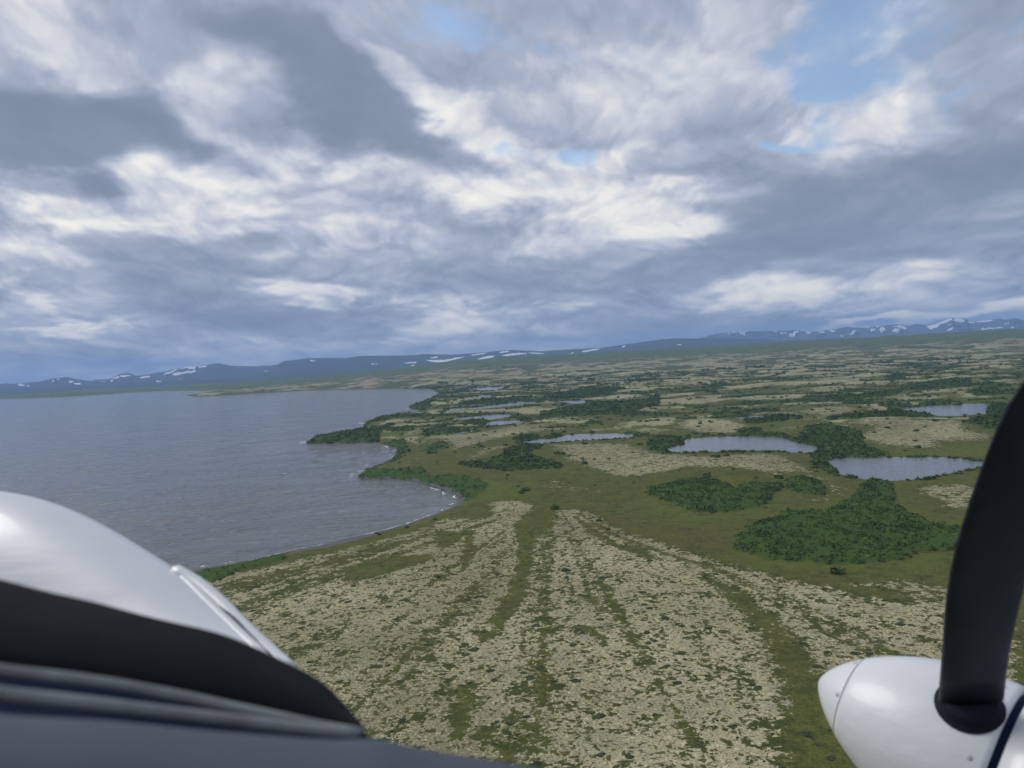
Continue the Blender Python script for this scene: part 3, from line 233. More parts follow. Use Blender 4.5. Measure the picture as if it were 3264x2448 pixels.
A_nose=(((-1.733,1.835,-0.6681),(-1.688,1.836,-0.6584),(-1.642,1.836,-0.6474),(-1.596,1.834,-0.6347),(-1.549,1.832,-0.621),(-1.501,1.83,-0.6079),(-1.453,1.827,-0.5964),(-1.405,1.824,-0.5862),(-1.356,1.819,-0.5768),(-1.307,1.813,-0.5678),(-1.256,1.806,-0.5591),(-1.204,1.797,-0.551),(-1.152,1.786,-0.5439),(-1.1,1.771,-0.5382),(-1.047,1.754,-0.5337),(-0.9941,1.733,-0.5302),(-0.9416,1.709,-0.5273),(-0.8894,1.681,-0.5248),(-0.8377,1.651,-0.5225),(-0.7863,1.619,-0.5202),(-0.7356,1.585,-0.5175),(-0.686,1.548,-0.5147),(-0.6384,1.508,-0.5122),(-0.593,1.464,-0.5099),(-0.5493,1.418,-0.5079),(-0.5062,1.371,-0.5056),(-0.4634,1.325,-0.503),(-0.4215,1.279,-0.5004),(-0.3819,1.231,-0.4984),(-0.3445,1.182,-0.4974)),((-1.739,1.839,-0.6216),(-1.693,1.839,-0.6126),(-1.646,1.839,-0.6023),(-1.599,1.837,-0.5902),(-1.551,1.834,-0.5772),(-1.503,1.831,-0.5647),(-1.454,1.828,-0.5535),(-1.405,1.824,-0.5435),(-1.355,1.819,-0.5343),(-1.305,1.812,-0.5257),(-1.253,1.804,-0.5176),(-1.201,1.794,-0.5102),(-1.148,1.782,-0.504),(-1.095,1.767,-0.4995),(-1.042,1.748,-0.4965),(-0.9883,1.726,-0.4947),(-0.9354,1.701,-0.4939),(-0.8829,1.672,-0.4936),(-0.831,1.642,-0.4936),(-0.7795,1.609,-0.4935),(-0.7288,1.574,-0.4931),(-0.6794,1.537,-0.4926),(-0.632,1.496,-0.4924),(-0.5868,1.452,-0.4926),(-0.5434,1.406,-0.4928),(-0.5008,1.359,-0.4926),(-0.4584,1.313,-0.4917),(-0.417,1.267,-0.4906),(-0.3778,1.22,-0.4899),(-0.3408,1.171,-0.4901)),((-1.74,1.837,-0.5741),(-1.694,1.837,-0.5658),(-1.646,1.836,-0.5563),(-1.598,1.834,-0.545),(-1.55,1.831,-0.5329),(-1.5,1.828,-0.5211),(-1.451,1.823,-0.5104),(-1.401,1.819,-0.5007),(-1.351,1.813,-0.4918),(-1.3,1.806,-0.4837),(-1.248,1.797,-0.4763),(-1.195,1.787,-0.4698),(-1.142,1.774,-0.4646),(-1.088,1.758,-0.4614),(-1.034,1.738,-0.46),(-0.9807,1.716,-0.4601),(-0.9275,1.689,-0.4614),(-0.875,1.66,-0.4634),(-0.8231,1.629,-0.4657),(-0.7717,1.596,-0.4679),(-0.7212,1.561,-0.4698),(-0.6721,1.523,-0.4716),(-0.625,1.482,-0.4737),(-0.5803,1.438,-0.4762),(-0.5373,1.393,-0.4786),(-0.4951,1.346,-0.4803),(-0.4531,1.301,-0.4812),(-0.4123,1.255,-0.4814),(-0.3736,1.208,-0.4819),(-0.3372,1.16,-0.4832)),((-1.737,1.83,-0.5264),(-1.69,1.83,-0.519),(-1.642,1.829,-0.5104),(-1.594,1.827,-0.5001),(-1.544,1.823,-0.4889),(-1.495,1.819,-0.4779),(-1.445,1.815,-0.4678),(-1.394,1.809,-0.4586),(-1.344,1.803,-0.4501),(-1.292,1.796,-0.4426),(-1.24,1.786,-0.436),(-1.186,1.775,-0.4304),(-1.133,1.761,-0.4264),(-1.079,1.744,-0.4245),(-1.025,1.724,-0.4248),(-0.9712,1.701,-0.4269),(-0.9181,1.674,-0.4303),(-0.8657,1.645,-0.4346),(-0.814,1.613,-0.4393),(-0.763,1.58,-0.4437),(-0.7128,1.545,-0.4478),(-0.6641,1.507,-0.4519),(-0.6175,1.467,-0.4563),(-0.5733,1.423,-0.4609),(-0.5308,1.378,-0.4654),(-0.4891,1.332,-0.469),(-0.4478,1.287,-0.4714),(-0.4074,1.242,-0.473),(-0.3694,1.196,-0.4746),(-0.3334,1.149,-0.4769)),((-1.728,1.819,-0.4798),(-1.681,1.818,-0.4733),(-1.634,1.817,-0.4656),(-1.585,1.814,-0.4563),(-1.535,1.811,-0.4461),(-1.485,1.806,-0.436),(-1.435,1.801,-0.4266),(-1.384,1.795,-0.4179),(-1.333,1.788,-0.41),(-1.281,1.78,-0.4032),(-1.228,1.77,-0.3974),(-1.175,1.758,-0.3928),(-1.121,1.744,-0.39),(-1.067,1.727,-0.3896),(-1.014,1.706,-0.3915),(-0.9601,1.683,-0.3956),(-0.9073,1.656,-0.4012),(-0.8552,1.626,-0.4077),(-0.804,1.595,-0.4145),(-0.7534,1.562,-0.4212),(-0.7038,1.527,-0.4275),(-0.6556,1.489,-0.4337),(-0.6096,1.449,-0.4402),(-0.566,1.406,-0.4469),(-0.5241,1.362,-0.4534),(-0.483,1.317,-0.4587),(-0.4423,1.273,-0.4625),(-0.4025,1.229,-0.4653),(-0.365,1.183,-0.468),(-0.3296,1.137,-0.4712)),((-1.716,1.802,-0.4352),(-1.669,1.801,-0.4296),(-1.621,1.8,-0.4229),(-1.572,1.797,-0.4146),(-1.522,1.793,-0.4054),(-1.472,1.788,-0.3963),(-1.421,1.782,-0.3876),(-1.371,1.776,-0.3795),(-1.319,1.769,-0.3723),(-1.267,1.76,-0.3662),(-1.215,1.749,-0.3613),(-1.161,1.737,-0.3577),(-1.108,1.722,-0.3561),(-1.054,1.705,-0.3571),(-1,1.685,-0.3607),(-0.9474,1.661,-0.3666),(-0.8951,1.634,-0.3743),(-0.8436,1.605,-0.383),(-0.793,1.574,-0.3919),(-0.7431,1.541,-0.4007),(-0.6941,1.506,-0.409),(-0.6467,1.47,-0.4171),(-0.6014,1.43,-0.4256),(-0.5584,1.389,-0.4343),(-0.5172,1.345,-0.4426),(-0.4768,1.301,-0.4494),(-0.4366,1.258,-0.4546),(-0.3976,1.215,-0.4584),(-0.3607,1.17,-0.462),(-0.3259,1.124,-0.4661)),((-1.698,1.78,-0.3936),(-1.651,1.78,-0.3889),(-1.604,1.778,-0.3831),(-1.555,1.775,-0.3759),(-1.505,1.771,-0.3678),(-1.455,1.766,-0.3595),(-1.405,1.76,-0.3517),(-1.354,1.753,-0.3442),(-1.303,1.745,-0.3376),(-1.251,1.736,-0.3323),(-1.198,1.725,-0.3284),(-1.145,1.712,-0.3258),(-1.092,1.697,-0.3254),(-1.039,1.68,-0.3277),(-0.9856,1.659,-0.3329),(-0.9333,1.636,-0.3406),(-0.8817,1.609,-0.3502),(-0.831,1.581,-0.3608),(-0.7811,1.55,-0.3718),(-0.732,1.518,-0.3824),(-0.6839,1.484,-0.3925),(-0.6373,1.448,-0.4025),(-0.5928,1.41,-0.4128),(-0.5506,1.369,-0.4232),(-0.5101,1.327,-0.433),(-0.4704,1.285,-0.4413),(-0.4309,1.242,-0.4476),(-0.3925,1.2,-0.4524),(-0.3563,1.156,-0.4568),(-0.322,1.111,-0.4616)),((-1.676,1.754,-0.3561),(-1.63,1.753,-0.3522),(-1.583,1.752,-0.3473),(-1.535,1.749,-0.3411),(-1.485,1.745,-0.3339),(-1.435,1.739,-0.3266),(-1.385,1.733,-0.3196),(-1.335,1.726,-0.3128),(-1.284,1.717,-0.3068),(-1.232,1.707,-0.3023),(-1.18,1.696,-0.2993),(-1.127,1.683,-0.2977),(-1.074,1.668,-0.2984),(-1.022,1.651,-0.302),(-0.9694,1.63,-0.3086),(-0.9179,1.607,-0.3179),(-0.8672,1.582,-0.3292),(-0.8174,1.554,-0.3416),(-0.7685,1.524,-0.3543),(-0.7204,1.493,-0.3666),(-0.6732,1.46,-0.3784),(-0.6275,1.426,-0.3899),(-0.5839,1.388,-0.4018),(-0.5426,1.349,-0.4137),(-0.5029,1.308,-0.4249),(-0.4639,1.267,-0.4344),(-0.4252,1.226,-0.4417),(-0.3874,1.185,-0.4473),(-0.3518,1.142,-0.4524),(-0.3182,1.098,-0.4577)),((-1.651,1.723,-0.3235),(-1.605,1.723,-0.3203),(-1.559,1.722,-0.3163),(-1.511,1.719,-0.311),(-1.462,1.715,-0.3047),(-1.413,1.709,-0.2983),(-1.363,1.702,-0.292),(-1.313,1.695,-0.2859),(-1.262,1.686,-0.2806),(-1.211,1.676,-0.2768),(-1.159,1.664,-0.2746),(-1.107,1.651,-0.274),(-1.055,1.636,-0.2757),(-1.003,1.618,-0.2804),(-0.9519,1.599,-0.2883),(-0.9014,1.577,-0.299),(-0.8518,1.552,-0.3118),(-0.8032,1.525,-0.3257),(-0.7554,1.496,-0.3399),(-0.7084,1.466,-0.3536),(-0.6622,1.435,-0.3667),(-0.6176,1.401,-0.3796),(-0.5749,1.366,-0.3927),(-0.5344,1.328,-0.4059),(-0.4955,1.289,-0.4183),(-0.4573,1.249,-0.4288),(-0.4193,1.209,-0.4369),(-0.3823,1.169,-0.4431),(-0.3474,1.127,-0.4487),(-0.3144,1.085,-0.4545)),((-1.622,1.69,-0.2967),(-1.577,1.69,-0.2941),(-1.531,1.689,-0.2908),(-1.484,1.686,-0.2862),(-1.436,1.681,-0.2808),(-1.388,1.675,-0.2752),(-1.338,1.668,-0.2696),(-1.289,1.66,-0.2641),(-1.238,1.651,-0.2595),(-1.188,1.641,-0.2564),(-1.137,1.629,-0.255),(-1.086,1.616,-0.2552),(-1.034,1.601,-0.2578),(-0.9837,1.584,-0.2635),(-0.9335,1.565,-0.2724),(-0.8841,1.543,-0.2842),(-0.8358,1.52,-0.2982),(-0.7884,1.494,-0.3133),(-0.7418,1.467,-0.3286),(-0.6959,1.438,-0.3435),(-0.651,1.408,-0.3577),(-0.6074,1.376,-0.3717),(-0.5658,1.342,-0.3858),(-0.5262,1.306,-0.4),(-0.4881,1.268,-0.4133),(-0.4507,1.23,-0.4245),(-0.4135,1.191,-0.4332),(-0.3773,1.153,-0.4399),(-0.343,1.112,-0.4459),(-0.3107,1.071,-0.4521)),((-1.592,1.655,-0.2653),(-1.548,1.655,-0.263),(-1.503,1.654,-0.2601),(-1.457,1.652,-0.2563),(-1.41,1.647,-0.2517),(-1.362,1.641,-0.247),(-1.313,1.634,-0.2425),(-1.264,1.625,-0.2383),(-1.214,1.616,-0.235),(-1.164,1.605,-0.2332),(-1.114,1.593,-0.233),(-1.063,1.579,-0.2344),(-1.013,1.564,-0.2381),(-0.9633,1.548,-0.245),(-0.9143,1.529,-0.2549),(-0.8662,1.509,-0.2676),(-0.8191,1.486,-0.2824),(-0.7729,1.462,-0.2982),(-0.7276,1.436,-0.3143),(-0.6829,1.409,-0.3299),(-0.6391,1.38,-0.3448),(-0.5965,1.35,-0.3594),(-0.5558,1.317,-0.3741),(-0.5171,1.283,-0.3888),(-0.4799,1.247,-0.4026),(-0.4432,1.21,-0.4144),(-0.4067,1.173,-0.4237),(-0.3712,1.135,-0.4311),(-0.3377,1.096,-0.4378),(-0.3059,1.056,-0.4446)),((-1.559,1.616,-0.2372),(-1.516,1.616,-0.2351),(-1.472,1.616,-0.2325),(-1.427,1.613,-0.2291),(-1.38,1.609,-0.2253),(-1.333,1.603,-0.2216),(-1.285,1.595,-0.2183),(-1.236,1.586,-0.2155),(-1.187,1.576,-0.2136),(-1.138,1.565,-0.2133),(-1.088,1.553,-0.2144),(-1.039,1.539,-0.2171),(-0.99,1.525,-0.222),(-0.9415,1.509,-0.2298),(-0.8938,1.491,-0.2405),(-0.8471,1.472,-0.2538),(-0.8014,1.451,-0.269),(-0.7566,1.428,-0.2853),(-0.7125,1.404,-0.3017),(-0.6691,1.378,-0.3177),(-0.6264,1.351,-0.3329),(-0.585,1.322,-0.3478),(-0.5453,1.291,-0.3628),(-0.5075,1.258,-0.3777),(-0.471,1.224,-0.3917),(-0.4351,1.189,-0.4038),(-0.3994,1.154,-0.4135),(-0.3647,1.117,-0.4215),(-0.3319,1.079,-0.4289),(-0.3009,1.04,-0.4363)),((-1.52,1.573,-0.2167),(-1.479,1.573,-0.2146),(-1.436,1.572,-0.2121),(-1.392,1.57,-0.2091),(-1.347,1.566,-0.2058),(-1.301,1.56,-0.203),(-1.254,1.552,-0.2009),(-1.206,1.543,-0.1994),(-1.158,1.533,-0.1989),(-1.11,1.522,-0.1999),(-1.061,1.51,-0.2022),(-1.013,1.497,-0.206),(-0.9656,1.482,-0.2118),(-0.9185,1.467,-0.2204),(-0.8723,1.45,-0.2316),(-0.827,1.432,-0.2452),(-0.7828,1.412,-0.2605),(-0.7395,1.391,-0.2767),(-0.6968,1.368,-0.2931),(-0.6547,1.344,-0.3091),(-0.6133,1.319,-0.3243),(-0.573,1.292,-0.3392),(-0.5344,1.263,-0.3541),(-0.4975,1.232,-0.3689),(-0.4618,1.2,-0.3828),(-0.4267,1.167,-0.3949),(-0.3918,1.133,-0.4049),(-0.3579,1.098,-0.4133),(-0.326,1.061,-0.4211),(-0.2957,1.024,-0.429)),((-1.479,1.526,-0.2052),(-1.438,1.526,-0.2027),(-1.397,1.526,-0.2001),(-1.354,1.523,-0.1973),(-1.311,1.519,-0.1944),(-1.266,1.514,-0.1922),(-1.22,1.506,-0.1911),(-1.174,1.497,-0.1909),(-1.127,1.487,-0.1917),(-1.08,1.476,-0.1938),(-1.033,1.464,-0.1971),(-0.9863,1.451,-0.2018),(-0.9401,1.437,-0.2083),(-0.8947,1.423,-0.2173),(-0.85,1.407,-0.2286),(-0.8064,1.39,-0.2421),(-0.7637,1.372,-0.2571),(-0.7219,1.352,-0.273),(-0.6806,1.331,-0.2889),(-0.6399,1.309,-0.3044),(-0.5998,1.285,-0.3193),(-0.5608,1.26,-0.3339),(-0.5232,1.233,-0.3483),(-0.4872,1.204,-0.3626),(-0.4524,1.174,-0.3761),(-0.418,1.143,-0.3879),(-0.3841,1.11,-0.3978),(-0.3511,1.077,-0.4064),(-0.3199,1.042,-0.4145),(-0.2904,1.006,-0.4227)),((-1.434,1.476,-0.2035),(-1.395,1.477,-0.2006),(-1.355,1.476,-0.1977),(-1.314,1.474,-0.1947),(-1.272,1.47,-0.192),(-1.229,1.465,-0.1902),(-1.184,1.457,-0.1898),(-1.139,1.448,-0.1907),(-1.094,1.438,-0.1925),(-1.049,1.428,-0.1956),(-1.004,1.416,-0.1997),(-0.9586,1.404,-0.2049),(-0.9142,1.391,-0.2118),(-0.8704,1.377,-0.2209),(-0.8275,1.363,-0.2321),(-0.7855,1.347,-0.245),(-0.7444,1.33,-0.2593),(-0.7041,1.312,-0.2743),(-0.6643,1.293,-0.2894),(-0.6249,1.272,-0.3041),(-0.5862,1.25,-0.3182),(-0.5483,1.226,-0.332),(-0.5118,1.201,-0.3456),(-0.4768,1.175,-0.3591),(-0.4428,1.147,-0.3717),(-0.4093,1.117,-0.3829),(-0.3762,1.087,-0.3925),(-0.3441,1.055,-0.401),(-0.3138,1.022,-0.4092),(-0.2851,0.9875,-0.4174)),((-1.388,1.426,-0.2125),(-1.35,1.426,-0.209),(-1.312,1.425,-0.2055),(-1.272,1.423,-0.2022),(-1.232,1.419,-0.1993),(-1.19,1.414,-0.1976),(-1.148,1.407,-0.1978),(-1.104,1.399,-0.1994),(-1.061,1.389,-0.2021),(-1.017,1.379,-0.2057),(-0.9739,1.368,-0.2103),(-0.9308,1.356,-0.2158),(-0.8882,1.344,-0.2228),(-0.8462,1.331,-0.2316),(-0.805,1.317,-0.2421),(-0.7647,1.303,-0.2542),(-0.7252,1.287,-0.2673),(-0.6863,1.271,-0.281),(-0.6479,1.253,-0.2948),(-0.6099,1.234,-0.3083),(-0.5725,1.214,-0.3212),(-0.5359,1.192,-0.3338),(-0.5004,1.169,-0.3462),(-0.4663,1.144,-0.3584),(-0.433,1.118,-0.3699),(-0.4004,1.091,-0.3801),(-0.3682,1.062,-0.3891),(-0.3371,1.032,-0.3973),(-0.3077,1.001,-0.4053),(-0.2798,0.9683,-0.4133)),((-1.341,1.375,-0.2327),(-1.304,1.375,-0.2283),(-1.267,1.374,-0.2242),(-1.23,1.372,-0.2202),(-1.191,1.368,-0.2168),(-1.151,1.363,-0.215),(-1.111,1.357,-0.2153),(-1.069,1.348,-0.2174),(-1.028,1.339,-0.2206),(-0.9859,1.33,-0.2246),(-0.9445,1.319,-0.2293),(-0.9034,1.309,-0.2347),(-0.8627,1.297,-0.2413),(-0.8225,1.285,-0.2495),(-0.783,1.272,-0.2591),(-0.7443,1.259,-0.2698),(-0.7063,1.245,-0.2813),(-0.6688,1.229,-0.2933),(-0.6318,1.213,-0.3054),(-0.5952,1.195,-0.3172),(-0.559,1.177,-0.3285),(-0.5236,1.157,-0.3395),(-0.4891,1.135,-0.3503),(-0.4558,1.113,-0.3608),(-0.4233,1.089,-0.3707),(-0.3914,1.063,-0.3797),(-0.3601,1.037,-0.3877),(-0.33,1.009,-0.3953),(-0.3016,0.979,-0.4028),(-0.2745,0.9484,-0.4104)),((-1.295,1.326,-0.2643),(-1.26,1.325,-0.259),(-1.224,1.324,-0.2539),(-1.188,1.321,-0.249),(-1.151,1.318,-0.2449),(-1.113,1.313,-0.2425),(-1.074,1.307,-0.2427),(-1.035,1.299,-0.2449),(-0.9953,1.291,-0.2483),(-0.9556,1.282,-0.2522),(-0.9162,1.272,-0.2566),(-0.877,1.262,-0.2616),(-0.8382,1.251,-0.2675),(-0.7998,1.24,-0.2747),(-0.762,1.228,-0.2829),(-0.7248,1.216,-0.2918),(-0.6882,1.202,-0.3014),(-0.652,1.188,-0.3112),(-0.6163,1.173,-0.3212),(-0.5809,1.157,-0.3309),(-0.5459,1.139,-0.3402),(-0.5115,1.121,-0.3492),(-0.478,1.101,-0.3579),(-0.4455,1.08,-0.3664),(-0.4137,1.058,-0.3743),(-0.3825,1.035,-0.3816),(-0.3521,1.01,-0.3884),(-0.3229,0.9843,-0.395),(-0.2954,0.9566,-0.4018),(-0.2692,0.9279,-0.4088)),((-1.25,1.28,-0.3074),(-1.216,1.278,-0.301),(-1.182,1.276,-0.2947),(-1.148,1.274,-0.2887),(-1.112,1.27,-0.2835),(-1.076,1.266,-0.2803),(-1.04,1.26,-0.28),(-1.002,1.252,-0.2819),(-0.9646,1.244,-0.285),(-0.927,1.236,-0.2886),(-0.8896,1.227,-0.2923),(-0.8523,1.218,-0.2965),(-0.8153,1.208,-0.3013),(-0.7786,1.197,-0.307),(-0.7423,1.186,-0.3135),(-0.7065,1.174,-0.3204),(-0.6711,1.162,-0.3275),(-0.6361,1.148,-0.3349),(-0.6015,1.134,-0.3423),(-0.5672,1.119,-0.3496),(-0.5333,1.102,-0.3565),(-0.4999,1.085,-0.363),(-0.4673,1.067,-0.3693),(-0.4354,1.048,-0.3753),(-0.4042,1.028,-0.3809),(-0.3738,1.006,-0.3861),(-0.3442,0.9836,-0.3913),(-0.316,0.9593,-0.3966),(-0.2894,0.9335,-0.4024),(-0.264,0.9068,-0.4085)),((-1.209,1.238,-0.3616),(-1.176,1.235,-0.3539),(-1.143,1.233,-0.3463),(-1.11,1.23,-0.3389),(-1.076,1.226,-0.3323),(-1.042,1.221,-0.328),(-1.007,1.216,-0.3268),(-0.972,1.209,-0.3282),(-0.9364,1.202,-0.3306),(-0.9008,1.194,-0.3334),(-0.8652,1.186,-0.3361),(-0.8297,1.177,-0.339),(-0.7944,1.167,-0.3424),(-0.7593,1.157,-0.3464),(-0.7244,1.146,-0.3507),(-0.6898,1.135,-0.3552),(-0.6554,1.123,-0.3596),(-0.6214,1.11,-0.3641),(-0.5877,1.096,-0.3687),(-0.5544,1.081,-0.3731),(-0.5214,1.066,-0.3772),(-0.4889,1.05,-0.3809),(-0.457,1.033,-0.3844),(-0.4257,1.015,-0.3875),(-0.395,0.9967,-0.3904),(-0.3652,0.9771,-0.3932),(-0.3364,0.9562,-0.3964),(-0.3091,0.9338,-0.4001),(-0.2834,0.91,-0.4046),(-0.2588,0.8852,-0.4095)),((-1.179,1.209,-0.4297),(-1.147,1.205,-0.4209),(-1.115,1.202,-0.412),(-1.082,1.198,-0.4031),(-1.05,1.194,-0.3949),(-1.017,1.189,-0.3891),(-0.9836,1.183,-0.3866),(-0.9498,1.177,-0.3867),(-0.9157,1.17,-0.388),(-0.8817,1.162,-0.3893),(-0.8475,1.154,-0.3905),(-0.8134,1.146,-0.3917),(-0.7794,1.136,-0.3933),(-0.7454,1.126,-0.3952),(-0.7115,1.115,-0.3972),(-0.6777,1.104,-0.399),(-0.6441,1.091,-0.4007),(-0.6107,1.078,-0.4022),(-0.5777,1.065,-0.4038),(-0.545,1.051,-0.4053),(-0.5128,1.036,-0.4064),(-0.4809,1.02,-0.4072),(-0.4495,1.004,-0.4076),(-0.4185,0.9875,-0.4078),(-0.3882,0.9702,-0.4078),(-0.3588,0.952,-0.408),(-0.3307,0.9326,-0.4088),(-0.3041,0.9117,-0.4106),(-0.2791,0.8895,-0.4133),(-0.2552,0.8665,-0.4165)),((-1.161,1.194,-0.5062),(-1.129,1.189,-0.4964),(-1.097,1.185,-0.4863),(-1.066,1.18,-0.4759),(-1.034,1.175,-0.4661),(-1.002,1.17,-0.4586),(-0.9691,1.164,-0.4544),(-0.9364,1.157,-0.4531),(-0.9034,1.15,-0.4528),(-0.8703,1.143,-0.4525),(-0.8371,1.134,-0.4519),(-0.8039,1.125,-0.4511),(-0.7706,1.116,-0.4506),(-0.7373,1.105,-0.4503),(-0.7039,1.094,-0.4499),(-0.6705,1.082,-0.4491),(-0.6373,1.069,-0.4479),(-0.6042,1.056,-0.4466),(-0.5715,1.042,-0.4452),(-0.5393,1.027,-0.4437),(-0.5074,1.012,-0.4419),(-0.4759,0.997,-0.4397),(-0.4447,0.9814,-0.4371),(-0.414,0.9653,-0.4342),(-0.3839,0.9488,-0.4313),(-0.3547,0.9316,-0.4287),(-0.327,0.9133,-0.4271),(-0.301,0.8935,-0.4266),(-0.2765,0.8726,-0.4273),(-0.253,0.8508,-0.4286)))
A_ridge_outer=((-0.5785,1.278,-0.3193),(-0.5663,1.272,-0.3235),(-0.5539,1.265,-0.3275),(-0.5413,1.257,-0.3315),(-0.5288,1.247,-0.3357),(-0.5164,1.237,-0.3401),(-0.5043,1.226,-0.3446),(-0.4923,1.215,-0.349),(-0.4805,1.204,-0.3533),(-0.469,1.192,-0.3576),(-0.4578,1.181,-0.362),(-0.4468,1.169,-0.3663),(-0.4358,1.157,-0.3703),(-0.4247,1.145,-0.3741),(-0.4137,1.133,-0.3775),(-0.4029,1.121,-0.3809),(-0.3923,1.11,-0.3842),(-0.3819,1.1,-0.3876),(-0.3717,1.089,-0.3907),(-0.3614,1.078,-0.3936),(-0.3511,1.066,-0.3961),(-0.3408,1.055,-0.3984),(-0.3308,1.043,-0.4006),(-0.3209,1.032,-0.4029))
A_ridge_inner=((-0.5808,1.283,-0.3231),(-0.5691,1.271,-0.3267),(-0.5574,1.258,-0.3301),(-0.5456,1.245,-0.3333),(-0.534,1.232,-0.3365),(-0.5227,1.219,-0.3396),(-0.5118,1.207,-0.3427),(-0.5011,1.195,-0.3458),(-0.4908,1.184,-0.349),(-0.4807,1.173,-0.3521),(-0.4708,1.163,-0.3552),(-0.461,1.152,-0.3582),(-0.4514,1.142,-0.3611),(-0.4418,1.132,-0.3638),(-0.4324,1.122,-0.3666),(-0.4231,1.112,-0.3692),(-0.4139,1.102,-0.3717),(-0.4047,1.092,-0.3741),(-0.3956,1.082,-0.3762),(-0.3865,1.072,-0.3783),(-0.3776,1.062,-0.3803),(-0.3689,1.051,-0.3823),(-0.3602,1.041,-0.3841),(-0.3516,1.031,-0.3859))
A_groove=((-0.5716,1.28,-0.3258),(-0.5616,1.27,-0.3298),(-0.5516,1.261,-0.3337),(-0.5416,1.252,-0.3374),(-0.5316,1.243,-0.341),(-0.5215,1.233,-0.3444),(-0.5114,1.223,-0.3476),(-0.5014,1.213,-0.3507),(-0.4916,1.203,-0.3538),(-0.4819,1.194,-0.3568),(-0.4722,1.184,-0.3596),(-0.4624,1.173,-0.3623),(-0.4527,1.161,-0.3648),(-0.443,1.149,-0.3672),(-0.4334,1.137,-0.3694),(-0.4239,1.125,-0.3715),(-0.4145,1.112,-0.3734),(-0.4052,1.1,-0.3753),(-0.3961,1.089,-0.3771),(-0.3873,1.078,-0.379),(-0.3788,1.067,-0.3809),(-0.3704,1.057,-0.3828),(-0.3621,1.048,-0.3846),(-0.3539,1.038,-0.3864))
